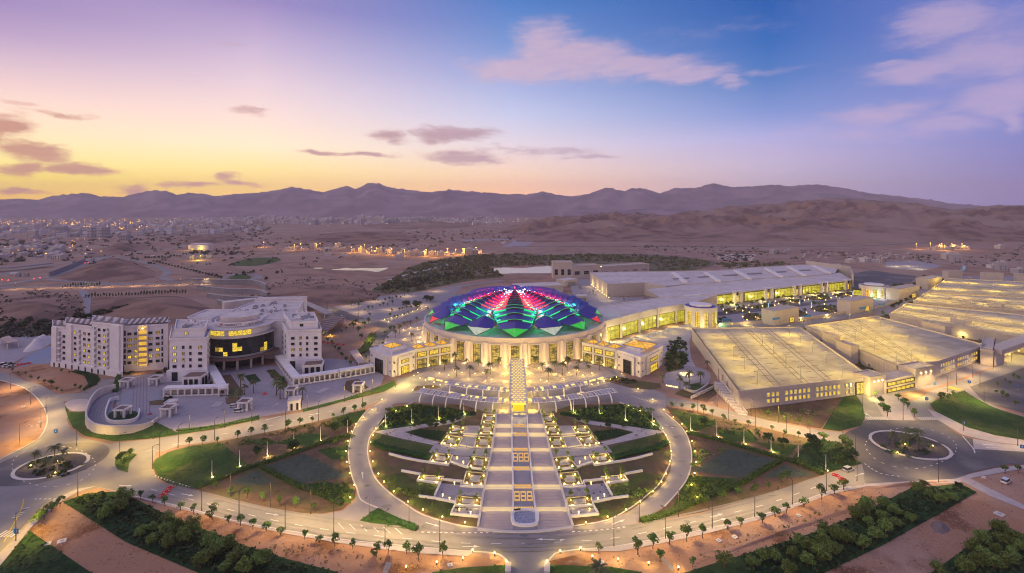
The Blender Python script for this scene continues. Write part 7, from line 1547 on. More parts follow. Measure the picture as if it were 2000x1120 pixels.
lamps([(38,868),(152,970),(234,890),(298,916),(31,1058),(150,872)], .6, 'lamp post round the left roundabout, {o} of six', 'lamp posts of the left roundabout', 2600, col=(1, .66, .12))
lamps([(312,892),(348,874),(419,860),(558,838),(622,824),(708,797)], 1.6, 'lamp post on the garden side of the hotel avenue, {o} from the roundabout', 'lamp posts of the hotel avenue', 1600)
lamps([(299,857),(370,846),(439,836),(492,827),(600,803),(673,785),(728,770),(773,757)], -1.6, 'lamp post on the hotel side of the hotel avenue, {o} from the roundabout', 'lamp posts of the hotel avenue', 1600)
lamps([(1363,806),(1423,822),(1476,836),(1536,848),(1582,858),(1645,866)], 1.7, 'lamp post below the parking deck road, {o} from the drive', 'lamp posts of the upper right road', 2600)
lamps([(1401,794),(1467,813),(1520,826),(1578,837)], -1.6, 'lamp post above the parking deck road, {o} from the stairs', 'lamp posts of the upper right road', 2600)
lamps([(1922,790),(1914,758),(1868,752),(1900,738),(1940,722),(1975,706),(1850,766)], 2.2, 'lamp post of the boulevard, {o} counted from the wide lawn', 'lamp posts of the boulevard', 2400)
lamps([(20,760),(60,790),(90,812),(80,835)], .2, 'lamp post along the side road at left, {o} from the top', 'lamp posts of the side road', 2000)
lamps([(700,632),(740,645),(725,672),(715,705),(640,608),(680,600),(730,590),(790,580),(850,570),(760,606),(820,598),(700,612)], 1.2, 'lamp post of the car park left of the dome, {o} counted', 'lamp posts of the car park', 1500)
# slender masts with a light at the foot
mm = MB(); mm.tube([(0,0,0),(0,0,6.2)], [.11,.07], 6); mm = mm.mesh('pole', WHITE); ml = MB().lathe([(.16,0),(.26,.2),(.26,.45),(.01,.6)], 8, (.5,-.5,0)).mesh('foot_light', BULB)
def mast(lst, fmt, pw=170):
    for i, q in enumerate(lst):
        t = thing('light_mast', fmt.format(o=ordw(i+1)), 'mast', P(*q), 0, 'slender masts in the gardens'); put('pole', mm, t)
        if pw: put('foot_light', ml, t); lamp(t, 'POINT', (.5, -.8, 1.1), pw, (1,.78,.25), .2)
mast([(414,932),(468,911)], 'slender white mast on the bright left lawn, {o} from the left', 40); mast([(522,892),(574,876),(626,862),(679,848)], 'slender white mast with foot light by the left hedge, {o} from the lawn'); mast([(1349,842),(1400,854),(1453,868),(1506,883)], 'slender white mast with foot light by the right hedge, {o} from the drive'); mast([(1559,900),(1613,920)], 'slender white mast near the dark right lawn, {o} from the hedge', 40)
mast([(753,835),(804,826),(856,820),(906,810)], 'tall mast in the upper left of the ring, {o} from the drive'); mast([(1274,830),(1221,822),(1170,810),(1120,808)], 'tall mast in the upper right of the ring, {o} from the drive')
# bollard lights round the drive and elsewhere
bm_ = MB(); bm_.lathe([(.14,0),(.14,.75),(.01,.76)], 8); bm_ = bm_.mesh('post', POLE); bl = MB().lathe([(.20,.76),(.24,.9),(.2,1.08),(.01,1.14)], 8).mesh('lens', BULB)
def bollards(lst, fmt, grp, pw=150, cat='bollard light'):
    for i, q in enumerate(lst):
        t = thing('bollard_light', fmt.format(o=ordw(i+1)), cat, P(*q), 0, grp); put('post', bm_, t); put('lens', bl, t)
        if pw: lamp(t, 'POINT', (0, 0, 1.9), pw, (1,.70,.14), .25)
bo = [(772,763),(746,784),(727,804),(710,819),(695,832),(687,847),(680,866),(676,886),(677,907),(683,929),(692,952),(684,977)]
bi = [(795,797),(773,806),(749,827),(734,841),(729,854),(724,868),(723,886),(728,906),(739,930),(750,946),(769,965),(797,985),(826,1001),(864,1015),(908,1026)]
Gb = 'bollard lights round the circular drive'
bollards(bo, 'bollard light on the outer left edge of the circular drive, {o} from the top', Gb); bollards(mir(bo), 'bollard light on the outer right edge of the circular drive, {o} from the top', Gb); bollards(bi, 'bollard light on the inner left edge of the circular drive, {o} from the top', Gb); bollards(mir(bi), 'bollard light on the inner right edge of the circular drive, {o} from the top', Gb)
fr = [(923,1080),(966,1086),(988,1102),(904,1096),(853,1104),(793,1113)]; bollards(fr, 'ground light beside the south road on its left, {o} outward', 'lights beside the south road', 120); bollards([(1094,1082),(1134,1076),(1068,1102),(1157,1092),(1207,1098),(1267,1105),(1325,1114)], 'ground light beside the south road on its right, {o} outward', 'lights beside the south road', 120)
bollards([(808,737),(820,742),(831,746),(848,750),(860,755),(828,760),(846,758),(806,765),(816,731)], 'kerb light by the left gate pavilion, {o} along', 'lights by the gate pavilions', 60); bollards([(1204,740),(1192,744),(1180,748),(1168,751),(1156,754),(1214,733)], 'kerb light by the right gate pavilion, {o} along', 'lights by the gate pavilions', 60)
fc = [(858,732),(876,736),(902,731),(886,726),(928,733),(943,731),(960,745),(983,735),(915,743),(948,748),(988,722),(960,722)]; bollards(fc, 'star-shaped ground light of the forecourt left of the walkway, {o} counted', 'forecourt ground lights', 330); bollards(mir(fc), 'star-shaped ground light of the forecourt right of the walkway, {o} counted', 'forecourt ground lights', 330)
bollards([(764,623),(775,620),(786,617),(796,614),(806,610),(815,607),(824,604),(832,601),(751,626),(759,630)], 'light along the wall of the car park left of the dome, {o} from its corner', 'lights along the car park wall', 110)
bollards([(788,646),(800,653),(815,643),(825,651),(791,664),(816,669),(826,640),(802,642)], 'ground light in the pink side court left of the dome, {o} counted', 'lights in the side court', 130)
bollards([(60,914),(108,928),(112,905)], 'uplight under the palms of the left roundabout, {o} from the left', 'uplights under the roundabout palms', 120); bollards([(1753,888),(1822,875),(1768,872)], 'uplight under the palms of the right roundabout, {o} from the left', 'uplights under the roundabout palms', 120)
lit = [(735,732),(560,590),(652,655)]
for q in ((645,657),): bollards([q], 'yellow flood light at the hotel lane, the {o}', 'lane light', 350)
scrub('shrubs', [(60,905),(90,895),(130,900),(150,912),(130,930),(90,934),(60,925)], 60, .8, LEAFD, 'low shrubs on the left roundabout', .25, 90); scrub('shrubs', [(1740,860),(1776,852),(1815,865),(1825,880),(1790,894),(1740,890),(1722,874)], 50, .8, LEAFD, 'low shrubs on the right roundabout', .25, 91)
scrub('shrubs', [(750,800),(800,792),(870,798),(925,808),(880,816),(800,828),(752,836)], 190, .95, LEAF, 'shrubs of the upper left bed in the ring', .2, 92, smoothed=False); scrub('shrubs', mir([(750,800),(800,792),(870,798),(925,808),(880,816),(800,828),(752,836)]), 170, .95, LEAF, 'shrubs of the upper right bed in the ring', .2, 93, smoothed=False)
row_of('dark', [(812,836),(840,838),(884,828),(896,824),(866,832),(852,836)], 'dark tree at the upper left of the ring, {o} from the drive', 'full trees in the ring', .62); row_of('dark', mir([(812,836),(840,838),(884,828),(896,824)]), 'dark tree at the upper right of the ring, {o} from the drive', 'full trees in the ring', .62)
scrub('shrubs', [(770,960),(800,955),(850,962),(840,972),(790,970)], 40, .6, LEAFO, 'line of low shrubs at the lower left of the ring', .2, 94); scrub('shrubs', mir([(770,960),(800,955),(850,962),(840,972),(790,970)]), 40, .6, LEAFO, 'line of low shrubs at the lower right of the ring', .2, 95)
for a, n_, lb, sd in (([(640,862),(690,852),(676,905),(640,880)], 30, 'beside the left of the drive', 96), ([(610,945),(680,945),(690,978),(640,970)], 60, 'in the lower left quarter', 97), ([(1345,930),(1420,940),(1400,968),(1320,996)], 110, 'in the lower right quarter', 98), ([(1352,880),(1420,880),(1352,915)], 40, 'beside the right of the drive', 99), ([(1460,805),(1540,795),(1600,810),(1590,830),(1500,815)], 40, 'on the brown slope', 100), ([(440,868),(640,822),(680,815),(660,835),(520,872)], 90, 'in the upper left quarter', 101), ([(1330,805),(1500,842),(1480,860),(1380,840)], 80, 'in the upper right quarter', 102)):
    scrub('shrubs', a, n_, .7, LEAFO, f'low olive shrubs {lb}', .15, sd, smoothed=False, k=12)
scrub('shrubs', BLs if 'BLs' in globals() else [(150,985),(230,970),(400,1045),(520,1090),(600,1115),(440,1120),(300,1075)], 420, .9, LEAFD, 'tangled undergrowth in the lower left strip', .1, 103, k=14); scrub('shrubs', [(1420,1105),(1580,1052),(1740,985),(1840,955),(1880,955),(1720,1060),(1600,1115)], 420, .9, LEAFD, 'tangled undergrowth in the lower right strip', .1, 104, k=14); scrub('shrubs', [(1880,1085),(1950,1035),(2000,1060),(2000,1115),(1850,1115)], 160, .9, LEAFD, 'tangled undergrowth in the lower right corner', .1, 105, k=14)
# signs
def sign(px, label, h=3.6, w=1.5, hh=1.5):
    t = thing('road_sign', label, 'road sign', P(*px), RR.uniform(-.3,.3), 'blue road signs'); mb = MB(); mb.tube([(0,0,0),(0,0,h)], .06, 6); mb.build('post', GREYM, t); mb = MB(); mb.box((0,-.08,h-hh), w, .06, hh); mb.build('panel', mat('sign_blue', (.03,.2,.5), .4), t); mb = MB(); mb.box((0,-.12,h-hh*.75), w*.3, .02, hh*.5); mb.build('symbol', PAINT, t)
for px, lb in (((1826,760),'blue square sign at the parking wall corner'), ((1893,756),'blue square sign beside the boulevard'), ((1810,790),'blue square sign at the top of the right lawn'), ((1883,838),'blue square sign on the lawn edge sidewalk'), ((1988,764),'blue square sign by the far right lot'), ((1996,886),'blue square sign on the east leg at the frame edge'), ((32,1056),'blue square sign at the lower left lamp'), ((109,855),'small blue sign on the splitter above the left roundabout')): sign(px, lb)
# barriers
def barrier(px, yaw, label, grp=None):
    t = thing('plastic_barrier', label, 'barrier', P(*px), yaw, grp); mb = MB(); mb.box((0,0,.05), 2.6, .6, .35); mb.box((0,0,.4), 2.5, .3, .65, top=.9); mb.build('barrier_body', REDP, t); mb = MB(); mb.box((-.8,-.001,.48), .5, .34, .25); mb.box((.8,-.001,.48), .5, .34, .25); mb.build('white_band', PAINT, t)
for px, yw, lb in (((1633,931),-.7,'upper red plastic barrier across the avenue near the silver car'), ((1645,938),-.7,'lower red plastic barrier across the avenue near the silver car'), ((332,956),.9,'upper red plastic barrier near the left slip road'), ((325,963),.9,'middle red plastic barrier near the left slip road'), ((318,970),.9,'lowest red plastic barrier near the left slip road'), ((517,771),.1,'red plastic barrier at the hotel court entry'), ((292,812),1.5,'red barrier at the end of the hotel deck'), ((1761,757),0,'red plastic barrier by the glowing gateway')): barrier(px, yw, lb)
for i in range(5): barrier((632+i*9.5, 670+i*1.2), .1, f'red plastic barrier by the hotel lane, {ordw(i+1)} from the left', 'barriers by the hotel lane')
for i in range(4): barrier((36+i*7, 714+i*-1), .1, f'red barrier beside the blue court, {ordw(i+1)} from the left', 'barriers by the blue court')
# cars
TYRE = mat('tyre', (.02,.02,.02), .9)
def car(px, yaw, label, paint, kind='suv', z=0):
    t = thing('parked_car', label, 'car', P(*px, z), yaw); L, W = (4.7, 1.9) if kind != 'van' else (5.4, 2.0); h1, h2 = (.95, 1.7) if kind == 'suv' else ((.85, 1.42) if kind == 'sedan' else (1.05, 2.3))
    body = [(-L/2,.38),(-L/2,.8),(-L/2+.1,h1),(L/2-1.2,h1),(L/2-.1,h1-.18),(L/2,.6),(L/2-.05,.38)]
    cab = [(-L/2+.2,h1),(-L/2+.55,h2-.05),(-L/2+.9,h2),(.55,h2),(1.25,h1)] if kind != 'van' else [(-L/2+.02,h1),(-L/2+.1,h2),(1.2,h2),(1.9,h1)]
    def side(pr, w0, w1):
        mb = MB(); n = len(pr); vs = []
        for s in (-1, 1):
            for x, z_ in pr: k = (z_-pr[0][1])/max(.01, max(q[1] for q in pr)-pr[0][1]); vs.append((x, s*(w0+(w1-w0)*k)/2, z_))
        mb.add(vs, [tuple(range(n))[::1], tuple(range(n, 2*n))[::-1]]+[(i, n+i, n+(i+1) % n, (i+1) % n) for i in range(n)]); return mb
    pm_ = mat('paint_'+paint[0], paint[1], .3, metal=.3, spec=.6); side(body, W, W*.97).build('body', pm_, t); g = side([(x, z_) for x, z_ in cab], W*.95, W*.80); g.build('glasshouse', GLASSD, t)
    xs = [q[0] for q in cab if q[1] > h2-.1]; mb = MB(); mb.box(((min(xs)+max(xs))/2, 0, h2-.02), max(xs)-min(xs)+.05, W*.80, .06); mb.build('roof', pm_, t)
    for x in (-L/2+.95, L/2-.95):
        for s in (-1, 1): mb = MB(); mb.tube([(x, s*(W/2-.12), .36), (x, s*(W/2+.04), .36)], .36, 12); w = mb.build('wheel', TYRE, t); mb = MB(); mb.tube([(x, s*(W/2+.03), .36), (x, s*(W/2+.06), .36)], .2, 10); mb.build('rim', GREYM, w)
    for s in (-1, 1): mb = MB(); mb.box((L/2-.06, s*W*.36, h1-.34), .12, .4, .16); mb.build('headlight', PAINT, t); mb = MB(); mb.box((-L/2, s*W*.38, h1-.25), .06, .25, .2); mb.build('tail_light', REDP, t)
SIL, WHT, BLK, GRY = ('silver', (.4,.4,.42)), ('white', (.75,.75,.75)), ('black', (.03,.03,.035)), ('grey', (.2,.2,.22))
car((1657,920), .45, 'silver car parked beside the dark lawn near the right roundabout', SIL)
car((458,795), .2, 'white sedan left of the hotel entry, behind the other', WHT, 'sedan'); car((466,805), .15, 'white car at the hotel entry sign, front one', WHT, 'suv')
for i, (px, c, k) in enumerate((((4,716),WHT,'van'),((9,712),GRY,'suv'),((14,717),WHT,'suv'),((19,713),BLK,'suv'),((22,718),SIL,'sedan'))): car(px, 1.2, f'{c[0]} {"van" if k == "van" else "car"} in the parked group at the left edge, {ordw(i+1)} from the frame', c, k)
car((1965,943), .5, 'small white pickup on the bare ground at far right', WHT, 'suv'); car((1837,592), .5, 'white van on the road beyond the parking decks', WHT, 'van')
# odds and ends on the bare ground
for px, lb, s in (((121,1058),'pale concrete slab on the brown strip, right one', 2.2), ((93,1063),'pale concrete slab at the lawn corner, left one', 1.7), ((879,1105),'pale manhole slab left of the south road', 1.4), ((1175,1100),'pale manhole slab right of the south road', 1.4), ((1560,1008),'pale manhole frame on the right strip, upper one', 1.5), ((1435,1050),'pale manhole frame on the right strip, middle one', 1.5), ((1404,1057),'pale manhole frame on the right strip, lower one', 1.5), ((1952,1005),'stack of grey sheets on the bare ground at right', 2.4), ((45,795),'flat pale slab on the left bare lot', 1.5)):
    t = thing('concrete_slab', lb, 'slab', P(*px), RR.uniform(0,1)); mb = MB(); mb.box((0,0,0), s, s, .25); mb.build('slab', CREAM, t); mb = MB(); mb.box((0,0,.25), s*.4, s*.4, .04); mb.build('lid', GREYM, t)
for i, (px, s) in enumerate((((79,826),1.6),((62,833),.7),((68,836),.6),((58,830),.5),((73,831),.8),((1922,934),1.2))):
    t = thing('rubble_block', f'pale broken block on the bare ground, {ordw(i+1)} listed from the left heap', 'rubble', P(*px), RR.uniform(0,3), 'broken blocks'); mb = MB(); mb.box((0,0,-.05), s, s*.7, s*.6, top=.7); mb.box((s*.5,s*.3,-.05), s*.6, s*.5, s*.35, .6, top=.6); mb.build('block', PALE, t)
psheet('road', [(1866,934),(1884,930),(1940,958),(2010,992),(2010,1000),(1930,968)], .10, PAVE, 'pale dirt track leaving the right roundabout', False)
psheet('path', [(766,1100),(754,1098),(746,1122),(756,1124)], .05, CONC, 'grey duct patch left of the south road', False); psheet('path', [(1292,1092),(1298,1090),(1318,1112),(1310,1114)], .05, CONC, 'grey duct patch right of the south road', False)
mound('gravel_heap', [(1816,1022),(1838,1018),(1858,1034),(1846,1044),(1826,1040)], 1.3, mat('heap_gravel', (.22,.16,.15), .95, (.14,.11,.1), 2), 'grey-brown gravel heap on the bare ground at lower right', amp=.5, sc=.5)
mound('earth_bank', [(1340,1108),(1480,1062),(1640,1008),(1740,968),(1744,964),(1640,1000),(1480,1052),(1330,1100)], .6, EARTHN, 'low brown bank above the lower right strip', amp=.6, sc=.2)
mound('earth_bank', [(1690,952),(1760,944),(1860,938),(1868,941),(1780,949),(1694,957)], .8, EARTHN, 'brown bank below the right roundabout', amp=.4, sc=.2)
thick_wall([(1046,1104),(1064,1104)], .01, .1, KERB, 'x') if False else None
for s, x in (('left',993),('right',1069)): thick_wall([(x,1106),(x-1,1125)], 1.2, 1.6, CREAM, f'low wall end on the {s} of the south road')

# worn patches, tyre wear and covers on the paving
WEAR = mat('worn_asphalt', (.20, .185, .18), .9, (.235, .215, .205), .5); OIL = mat('oil_stain', (.13, .12, .12), .7, (.2, .185, .18), .8)
def wear(px, off, lab): ribbon('road_wear', [(p.x, p.y+off) for p in PP(smooth(px, False, 6))], .75, .195, WEAR, lab)
AV = [(300,952),(400,976),(500,1001),(600,1019),(700,1034),(820,1046),(940,1055),(1030,1057),(1120,1053),(1220,1042),(1320,1022),(1420,999),(1520,972),(1600,944)]
for o_, nm_ in ((-4.6, 'nearest'), (-2.8, 'second nearest'), (1.2, 'third'), (3.0, 'farthest')): wear(AV, o_, f'dark tyre wear along the front avenue, {nm_} track')
wp = random.Random(31)
for i in range(46):
    q = wp.choice([(wp.uniform(300,1600), None), (wp.uniform(700,1330), 'ring')]); 
    if q[1] is None: x = q[0]; y = prof([(a, b) for a, b in AV], x)+wp.uniform(-6, 5)
    else: k = wp.randrange(1, len(RIN)-1); e = ROUT[min(k+1, len(ROUT)-1)]; u = wp.uniform(.3, .7); x, y = RIN[k][0]*(1-u)+e[0]*u, RIN[k][1]*(1-u)+e[1]*u
    c = P(x, y); w, h = wp.uniform(.5, 2.6), wp.uniform(.4, 1.3); a = wp.uniform(-.3, .3); n_ = wp.randint(5, 9)
    sheet('road_patch', [(c.x+w*math.cos(6.283*j/n_+a)*wp.uniform(.75, 1.1), c.y+h*math.sin(6.283*j/n_+a)*wp.uniform(.75, 1.1)) for j in range(n_)], .197+.0004*i, OIL if i % 3 == 0 else WEAR, 'dark patch on the paving')
# stones and dry tufts lying about on the bare earth: past counting
def pebbles(px, n, s0, s1, m, label, seed):
    rs = random.Random(seed); q = PP(px); x0, x1 = min(p.x for p in q), max(p.x for p in q); y0, y1 = min(p.y for p in q), max(p.y for p in q); mb = MB(); g = 0
    while g < n:
        x, y = rs.uniform(x0, x1), rs.uniform(y0, y1)
        if inside(x, y, q): g += 1; s = rs.uniform(s0, s1); mb.box((x, y, 0), s, s*rs.uniform(.5, 1), s*.5, rs.uniform(0, 3), top=.6)
    tag(mb.build('stones', m), label, kind='stuff')
STN = mat('field_stone', (.42, .31, .25), .9); STD = mat('dark_clod', (.2, .11, .07), .95)
for k, (px, n) in enumerate((([(130,990),(260,1062),(400,1119),(180,1119),(60,1035)], 500), ([(400,1000),(560,1048),(750,1082),(900,1100),(840,1119),(660,1117),(470,1060),(330,1002)], 500), ([(1080,1100),(1200,1085),(1480,1022),(1660,955),(1870,945),(1730,972),(1580,1040),(1340,1115),(1200,1105)], 800), ([(1720,1070),(1910,965),(1990,1005),(1880,1074),(1800,1119),(1620,1119)], 700), ([(0,750),(60,770),(85,815),(70,855),(0,890)], 200), ([(1880,940),(2000,916),(2000,980)], 200))):
    pebbles(px, n, .1, .32, STN, f'pale stones strewn on the bare earth, area {ordw(k+1)}', 200+k); pebbles(px, n//4, .1, .4, STD, f'dark clods strewn on the bare earth, area {ordw(k+1)}', 300+k)
scrub('dry_tufts', [(1340,1090),(1480,1040),(1640,985),(1760,955),(1730,970),(1580,1035),(1400,1092)], 60, .45, mat('dry_weed', (.24,.19,.07), .9), 'dry yellow weeds on the earth bank at lower right', .1, 401, k=8, smoothed=False); scrub('dry_tufts', [(470,1050),(600,1066),(760,1092),(640,1108),(520,1078)], 50, .4, MT['dry_weed'], 'dry yellow weeds on the bare strip at lower left', .1, 402, k=8, smoothed=False)
# ------------------------------------------------------------------ the plain: town, yards, village, traffic
HW = [mat('house_white', (.55,.51,.52), .85), mat('house_cream', (.46,.40,.36), .85), mat('house_grey', (.34,.31,.34), .85)]
fr_ = random.Random(77)
def house_meshes(w, d, h, k):
    wl = MB(); wl.box((0,0,0), w, d, h); rf = MB(); rf.box((0,0,h), w*.96, d*.96, .5); rf.box((w*.2,d*.1,h+.5), w*.35, d*.35, 2.2); wn = MB()
    for i in range(max(2, int(w/4))):
        for z in (1.4, 4.6):
            if z+1.5 < h: wn.box((-w/2+(i+.5)*w/max(2, int(w/4)), -d/2-.02, z), 1.3, .1, 1.4)
    return wl.mesh('wall', HW[k]), rf.mesh('roof', HW[(k+1) % 2]), wn.mesh('windows', GLASSD)
HM = [house_meshes(fr_.uniform(9,20), fr_.uniform(9,16), fr_.choice((4,7.5,7.5,11)), i % 3) for i in range(9)]
def house(px, label, group, s=1.0, nm='house', cat='house'):
    m = fr_.choice(HM); t = thing(nm, label, cat, P(*px), fr_.uniform(-.5,.5), group); t.scale = (s, s, s*fr_.uniform(.8,1.2))
    for a, b in zip(('wall','roof','window_row'), m): put(a, b, t)
near = [(fr_.uniform(0,130), fr_.uniform(466,508)) for _ in range(46)]
near = sorted(q for q in near if q[1] > 466+(q[0]-0)*.02)
for i, q in enumerate(near): house(q, f'pale flat-roofed house at the near edge of the town, {ordw(i+1)} from the left frame', 'houses at the near edge of the town', 1.1)
for _ in range(110): house((fr_.uniform(-10,470), fr_.triangular(436,470,446)), 'tiny pale house in the hazy town at left', 'tiny houses of the hazy town', 1.7)
for _ in range(125): house((fr_.uniform(470,960), fr_.triangular(427,441,433)), 'tiny white house in the far white town below the mountains', 'tiny houses of the far white town', 2.6)
mb = MB()
for _ in range(420):
    x, y = (fr_.uniform(350,980), fr_.triangular(424,440,431)) if fr_.random() < .6 else (fr_.uniform(-10,520), fr_.triangular(428,462,438))
    p = P(x, y); w = fr_.uniform(12,30); mb.box(p, w, w, fr_.uniform(7,18), fr_.uniform(-.4,.4), m=fr_.choice((0,0,1)))
tag(mb.build('town', [HW[0], HW[1]]), 'dense far white town running along the foot of the mountains', kind='stuff')
for i, (x, y, w, h) in enumerate(((65,462,14,38),(120,462,16,34),(178,463,12,30),(186,463,12,30),(196,464,10,34),(208,464,10,34),(400,462,16,24),(244,470,14,18))):
    t = thing('tower_block', f'grey apartment block standing above the hazy town, {ordw(i+1)} from the left', 'apartment block', P(x, y), .2, 'apartment blocks of the town'); mb = MB(); mb.box((0,0,0), w*1.6, w*1.3, h); mb.build('wall', HW[2 if i % 2 else 0], t); mb = MB()
    for k in range(5):
        for j in range(int(h/5)): mb.box((-w*.64+k*w*.32, -w*.65-.02, 2+j*5), 1.8, .1, 2.4)
    mb.build('window_row', GLASSD, t); mb = MB(); mb.box((0,0,h), w*1.5, w*1.2, 1); mb.build('roof', HW[1], t)
# pinpoint lights of the town: too many to count
def specks(name, pts, m, r, label):
    mb = MB()
    for p in pts: mb.add([(p.x-r,p.y,p.z),(p.x+r,p.y,p.z),(p.x,p.y-r,p.z),(p.x,p.y+r,p.z),(p.x,p.y,p.z-r),(p.x,p.y,p.z+r)], [(0,2,5),(2,1,5),(1,3,5),(3,0,5),(2,0,4),(1,2,4),(3,1,4),(0,3,4)])
    tag(mb.build(name, m), label, kind='stuff')
specks('town_lights', [P(fr_.uniform(0,290), fr_.triangular(428,456,438))+Vector((0,0,9)) for _ in range(170)], BULBO, 1.9, 'orange street lights scattered over the hazy town')
specks('town_lights', [P(fr_.uniform(290,1000), fr_.triangular(426,446,432))+Vector((0,0,10)) for _ in range(110)], glow('pale_town_light', (1,.8,.55), 3, sampled=False), 1.6, 'pale lights of the far white town')
specks('town_lights', [P(fr_.uniform(0,220), fr_.uniform(470,505))+Vector((0,0,8)) for _ in range(26)], BULBO, .8, 'lights among the nearest town houses')
specks('town_lights', [P(fr_.uniform(1040,1110), fr_.triangular(420,423,421.5))+Vector((0,0,10)) for _ in range(60)], BULBO, 3.5, 'cluster of lights at the foot of the mountains')
specks('town_lights', [P(fr_.uniform(1000,1150), fr_.uniform(429,436))+Vector((0,0,10)) for _ in range(26)], glow('pale_town_light', (1,.8,.55), 6, sampled=False), 2.6, 'second line of lights below the first')
# lit yards in mid distance
yard = [(562,487),(578,488),(588,486),(612,487),(640,488),(655,490),(672,488),(690,492),(704,491),(712,494),(722,489),(730,496),(742,492),(760,497),(768,495),(782,496),(796,497),(806,500),(812,495),(826,500),(842,498),(860,500),(872,497),(884,499),(906,497),(914,497),(926,496),(938,494),(660,484),(700,484),(750,486),(790,488),(640,500),(672,500),(780,505)]
for i, q in enumerate(yard): house(q, f'low sand-coloured building in the orange-lit yards, {ordw(i+1)} listed from the left', 'buildings of the orange-lit yards', fr_.uniform(.6,1.15), 'yard_building', 'building')
yl = [(515,483,1),(575,489,.5),(587,486,.9),(625,486,.5),(656,486,.4),(705,492,1),(712,488,.6),(726,494,.9),(735,496,.7),(765,498,.8),(790,500,.5),(832,500,1),(874,497,1.2),(890,499,.6),(904,497,.9),(930,495,.8),(850,503,.6),(686,494,.6)]
for i, (x, y, s) in enumerate(yl):
    t = thing('yard_lamp', f'orange floodlight mast in the distant yards, {ordw(i+1)} from the left', 'floodlight', P(x, y), 0, 'orange floodlights of the yards'); mb = MB(); mb.tube([(0,0,0),(0,0,12)], .3, 5); mb.build('pole', GREYM, t); MB().lathe([(.01,11.5),(1.3*s+.3,12.3),(.01,13.2)], 8).build('lens', BULBO, t); lamp(t, 'POINT', (0,-6,11), 7000*s, (1,.50,.06), 1)
t = thing('club_house', 'white block building with yellow lights left of the orange yards', 'building', P(394, 489)); mb = MB(); mb.box((0,0,0), 46, 24, 13); mb.build('wall', HW[0], t); mb = MB(); mb.box((0,0,13), 40, 20, 3); mb.build('roof', HW[0], t)
for x in (-14, 0): mb = MB(); mb.box((x,-12.1,1), 6, .2, 4); mb.build('window', LITWIN, t)
lamp(t, 'POINT', (-28,-14,8), 2500, (1,.55,.1), 1); lamp(t, 'POINT', (6,-18,6), 1500, (1,.7,.15), 1)
scrub('scrub', [(360,492),(440,490),(480,497),(400,500)], 40, 4, WADID, 'dark trees round the white block building', .1, 120)
for i, q in enumerate([(370,506),(378,506),(386,505),(394,505),(402,504),(408,504),(375,507)]): house(q, f'tiny yellow-lit cabin in the row on the plain, {ordw(i+1)} along', 'yellow-lit cabins', .5, 'cabin', 'cabin')
t = thing('yard_lamp', 'yellow lamp over the cabin row on the plain', 'floodlight', P(392, 508)); mb = MB(); mb.tube([(0,0,0),(0,0,8)], .2, 5); mb.build('pole', GREYM, t); MB().lathe([(.01,7.6),(.8,8.2),(.01,8.8)], 8).build('lens', BULBO, t); lamp(t, 'POINT', (0,-8,7), 6000, (1,.7,.1), 1)
# village at right
for i, q in enumerate([(1818,487),(1828,488),(1836,488),(1846,487),(1856,488),(1864,487),(1872,487),(1880,487),(1888,487),(1842,484),(1862,485)]): house(q, f'low house of the lit hamlet before the hills, {ordw(i+1)} listed from the left', 'houses of the lit hamlet', .75)
for i, (x, y) in enumerate(((1790,487),(1817,485),(1839,486),(1859,487),(1879,487),(1835,488),(1845,490))):
    t = thing('yard_lamp', f'orange lamp of the hamlet before the hills, {ordw(i+1)} from the left', 'floodlight', P(x, y), 0, 'lamps of the hamlet'); mb = MB(); mb.tube([(0,0,0),(0,0,12)], .25, 5); mb.build('pole', GREYM, t); MB().lathe([(.01,11.5),(1.3,12.3),(.01,13.2)], 8).build('lens', BULBO, t); lamp(t, 'POINT', (0,-4,10), 4500, (1,.5,.08), 1)
for (x, y, s, lb) in ((1538,493,1.2,'white box building before the hills'), (1510,496,.8,'low white sheds beside the box building'), (1952,486,1.0,'lone brown house high at the right'), (1660,514,.9,'pale house left of the dark lot'), (1690,512,.9,'grey house beyond the dark lot'), (1712,514,.9,'second grey house beyond the dark lot'), (1850,506,1.1,'pale shed at the building site'), (1866,513,1.2,'longer pale shed at the building site'), (1940,524,1.2,'white workers cabin at the building site'), (1955,528,1.0,'second white cabin at the building site'), (1990,535,1.0,'low cabin at the right edge'), (985,476,1.2,'grey shed on the levelled yard')): house((x, y), lb, None, s)
for i in range(46):
    q = (fr_.uniform(1560,1780), 507-fr_.uniform(0,12)); house(q, 'tiny cabin scattered on the plain before the hills', 'tiny cabins before the hills', .3, 'cabin', 'cabin')
mb = MB(); 
for i in range(160):
    p = P(fr_.uniform(1402,1475), fr_.uniform(498,510)); s = fr_.uniform(1.5,3.5); mb.box(p, s*2, s, s*.8, fr_.uniform(0,3), m=fr_.choice((0,1)))
tag(mb.build('scrapyard', [DARKM, PALE]), 'dark jumble of parked machines beyond the long hall', kind='stuff')
t = thing('pool_basin', 'turquoise rectangular basin at the building site', 'basin', P(1880, 526)); MB().prism(PP([(1874,530),(1880,520),(1888,520),(1884,530)]), 0, .5).build('basin', mat('turquoise', (.05,.25,.27), .3), t, world=True)
for x, y in ((1748,521),(1775,520),(1795,526)): 
    t = thing('street_lamp', f'lit lamp on the pale lot beyond the halls at column {ordw((x-1740)//8+1)}', 'street lamp', P(x, y), 0, 'lamps of the pale lot'); put('pole', pm, t); put('lens', lm, t); lamp(t, 'POINT', (0,0,8), 1800, (1,.8,.3), .5)
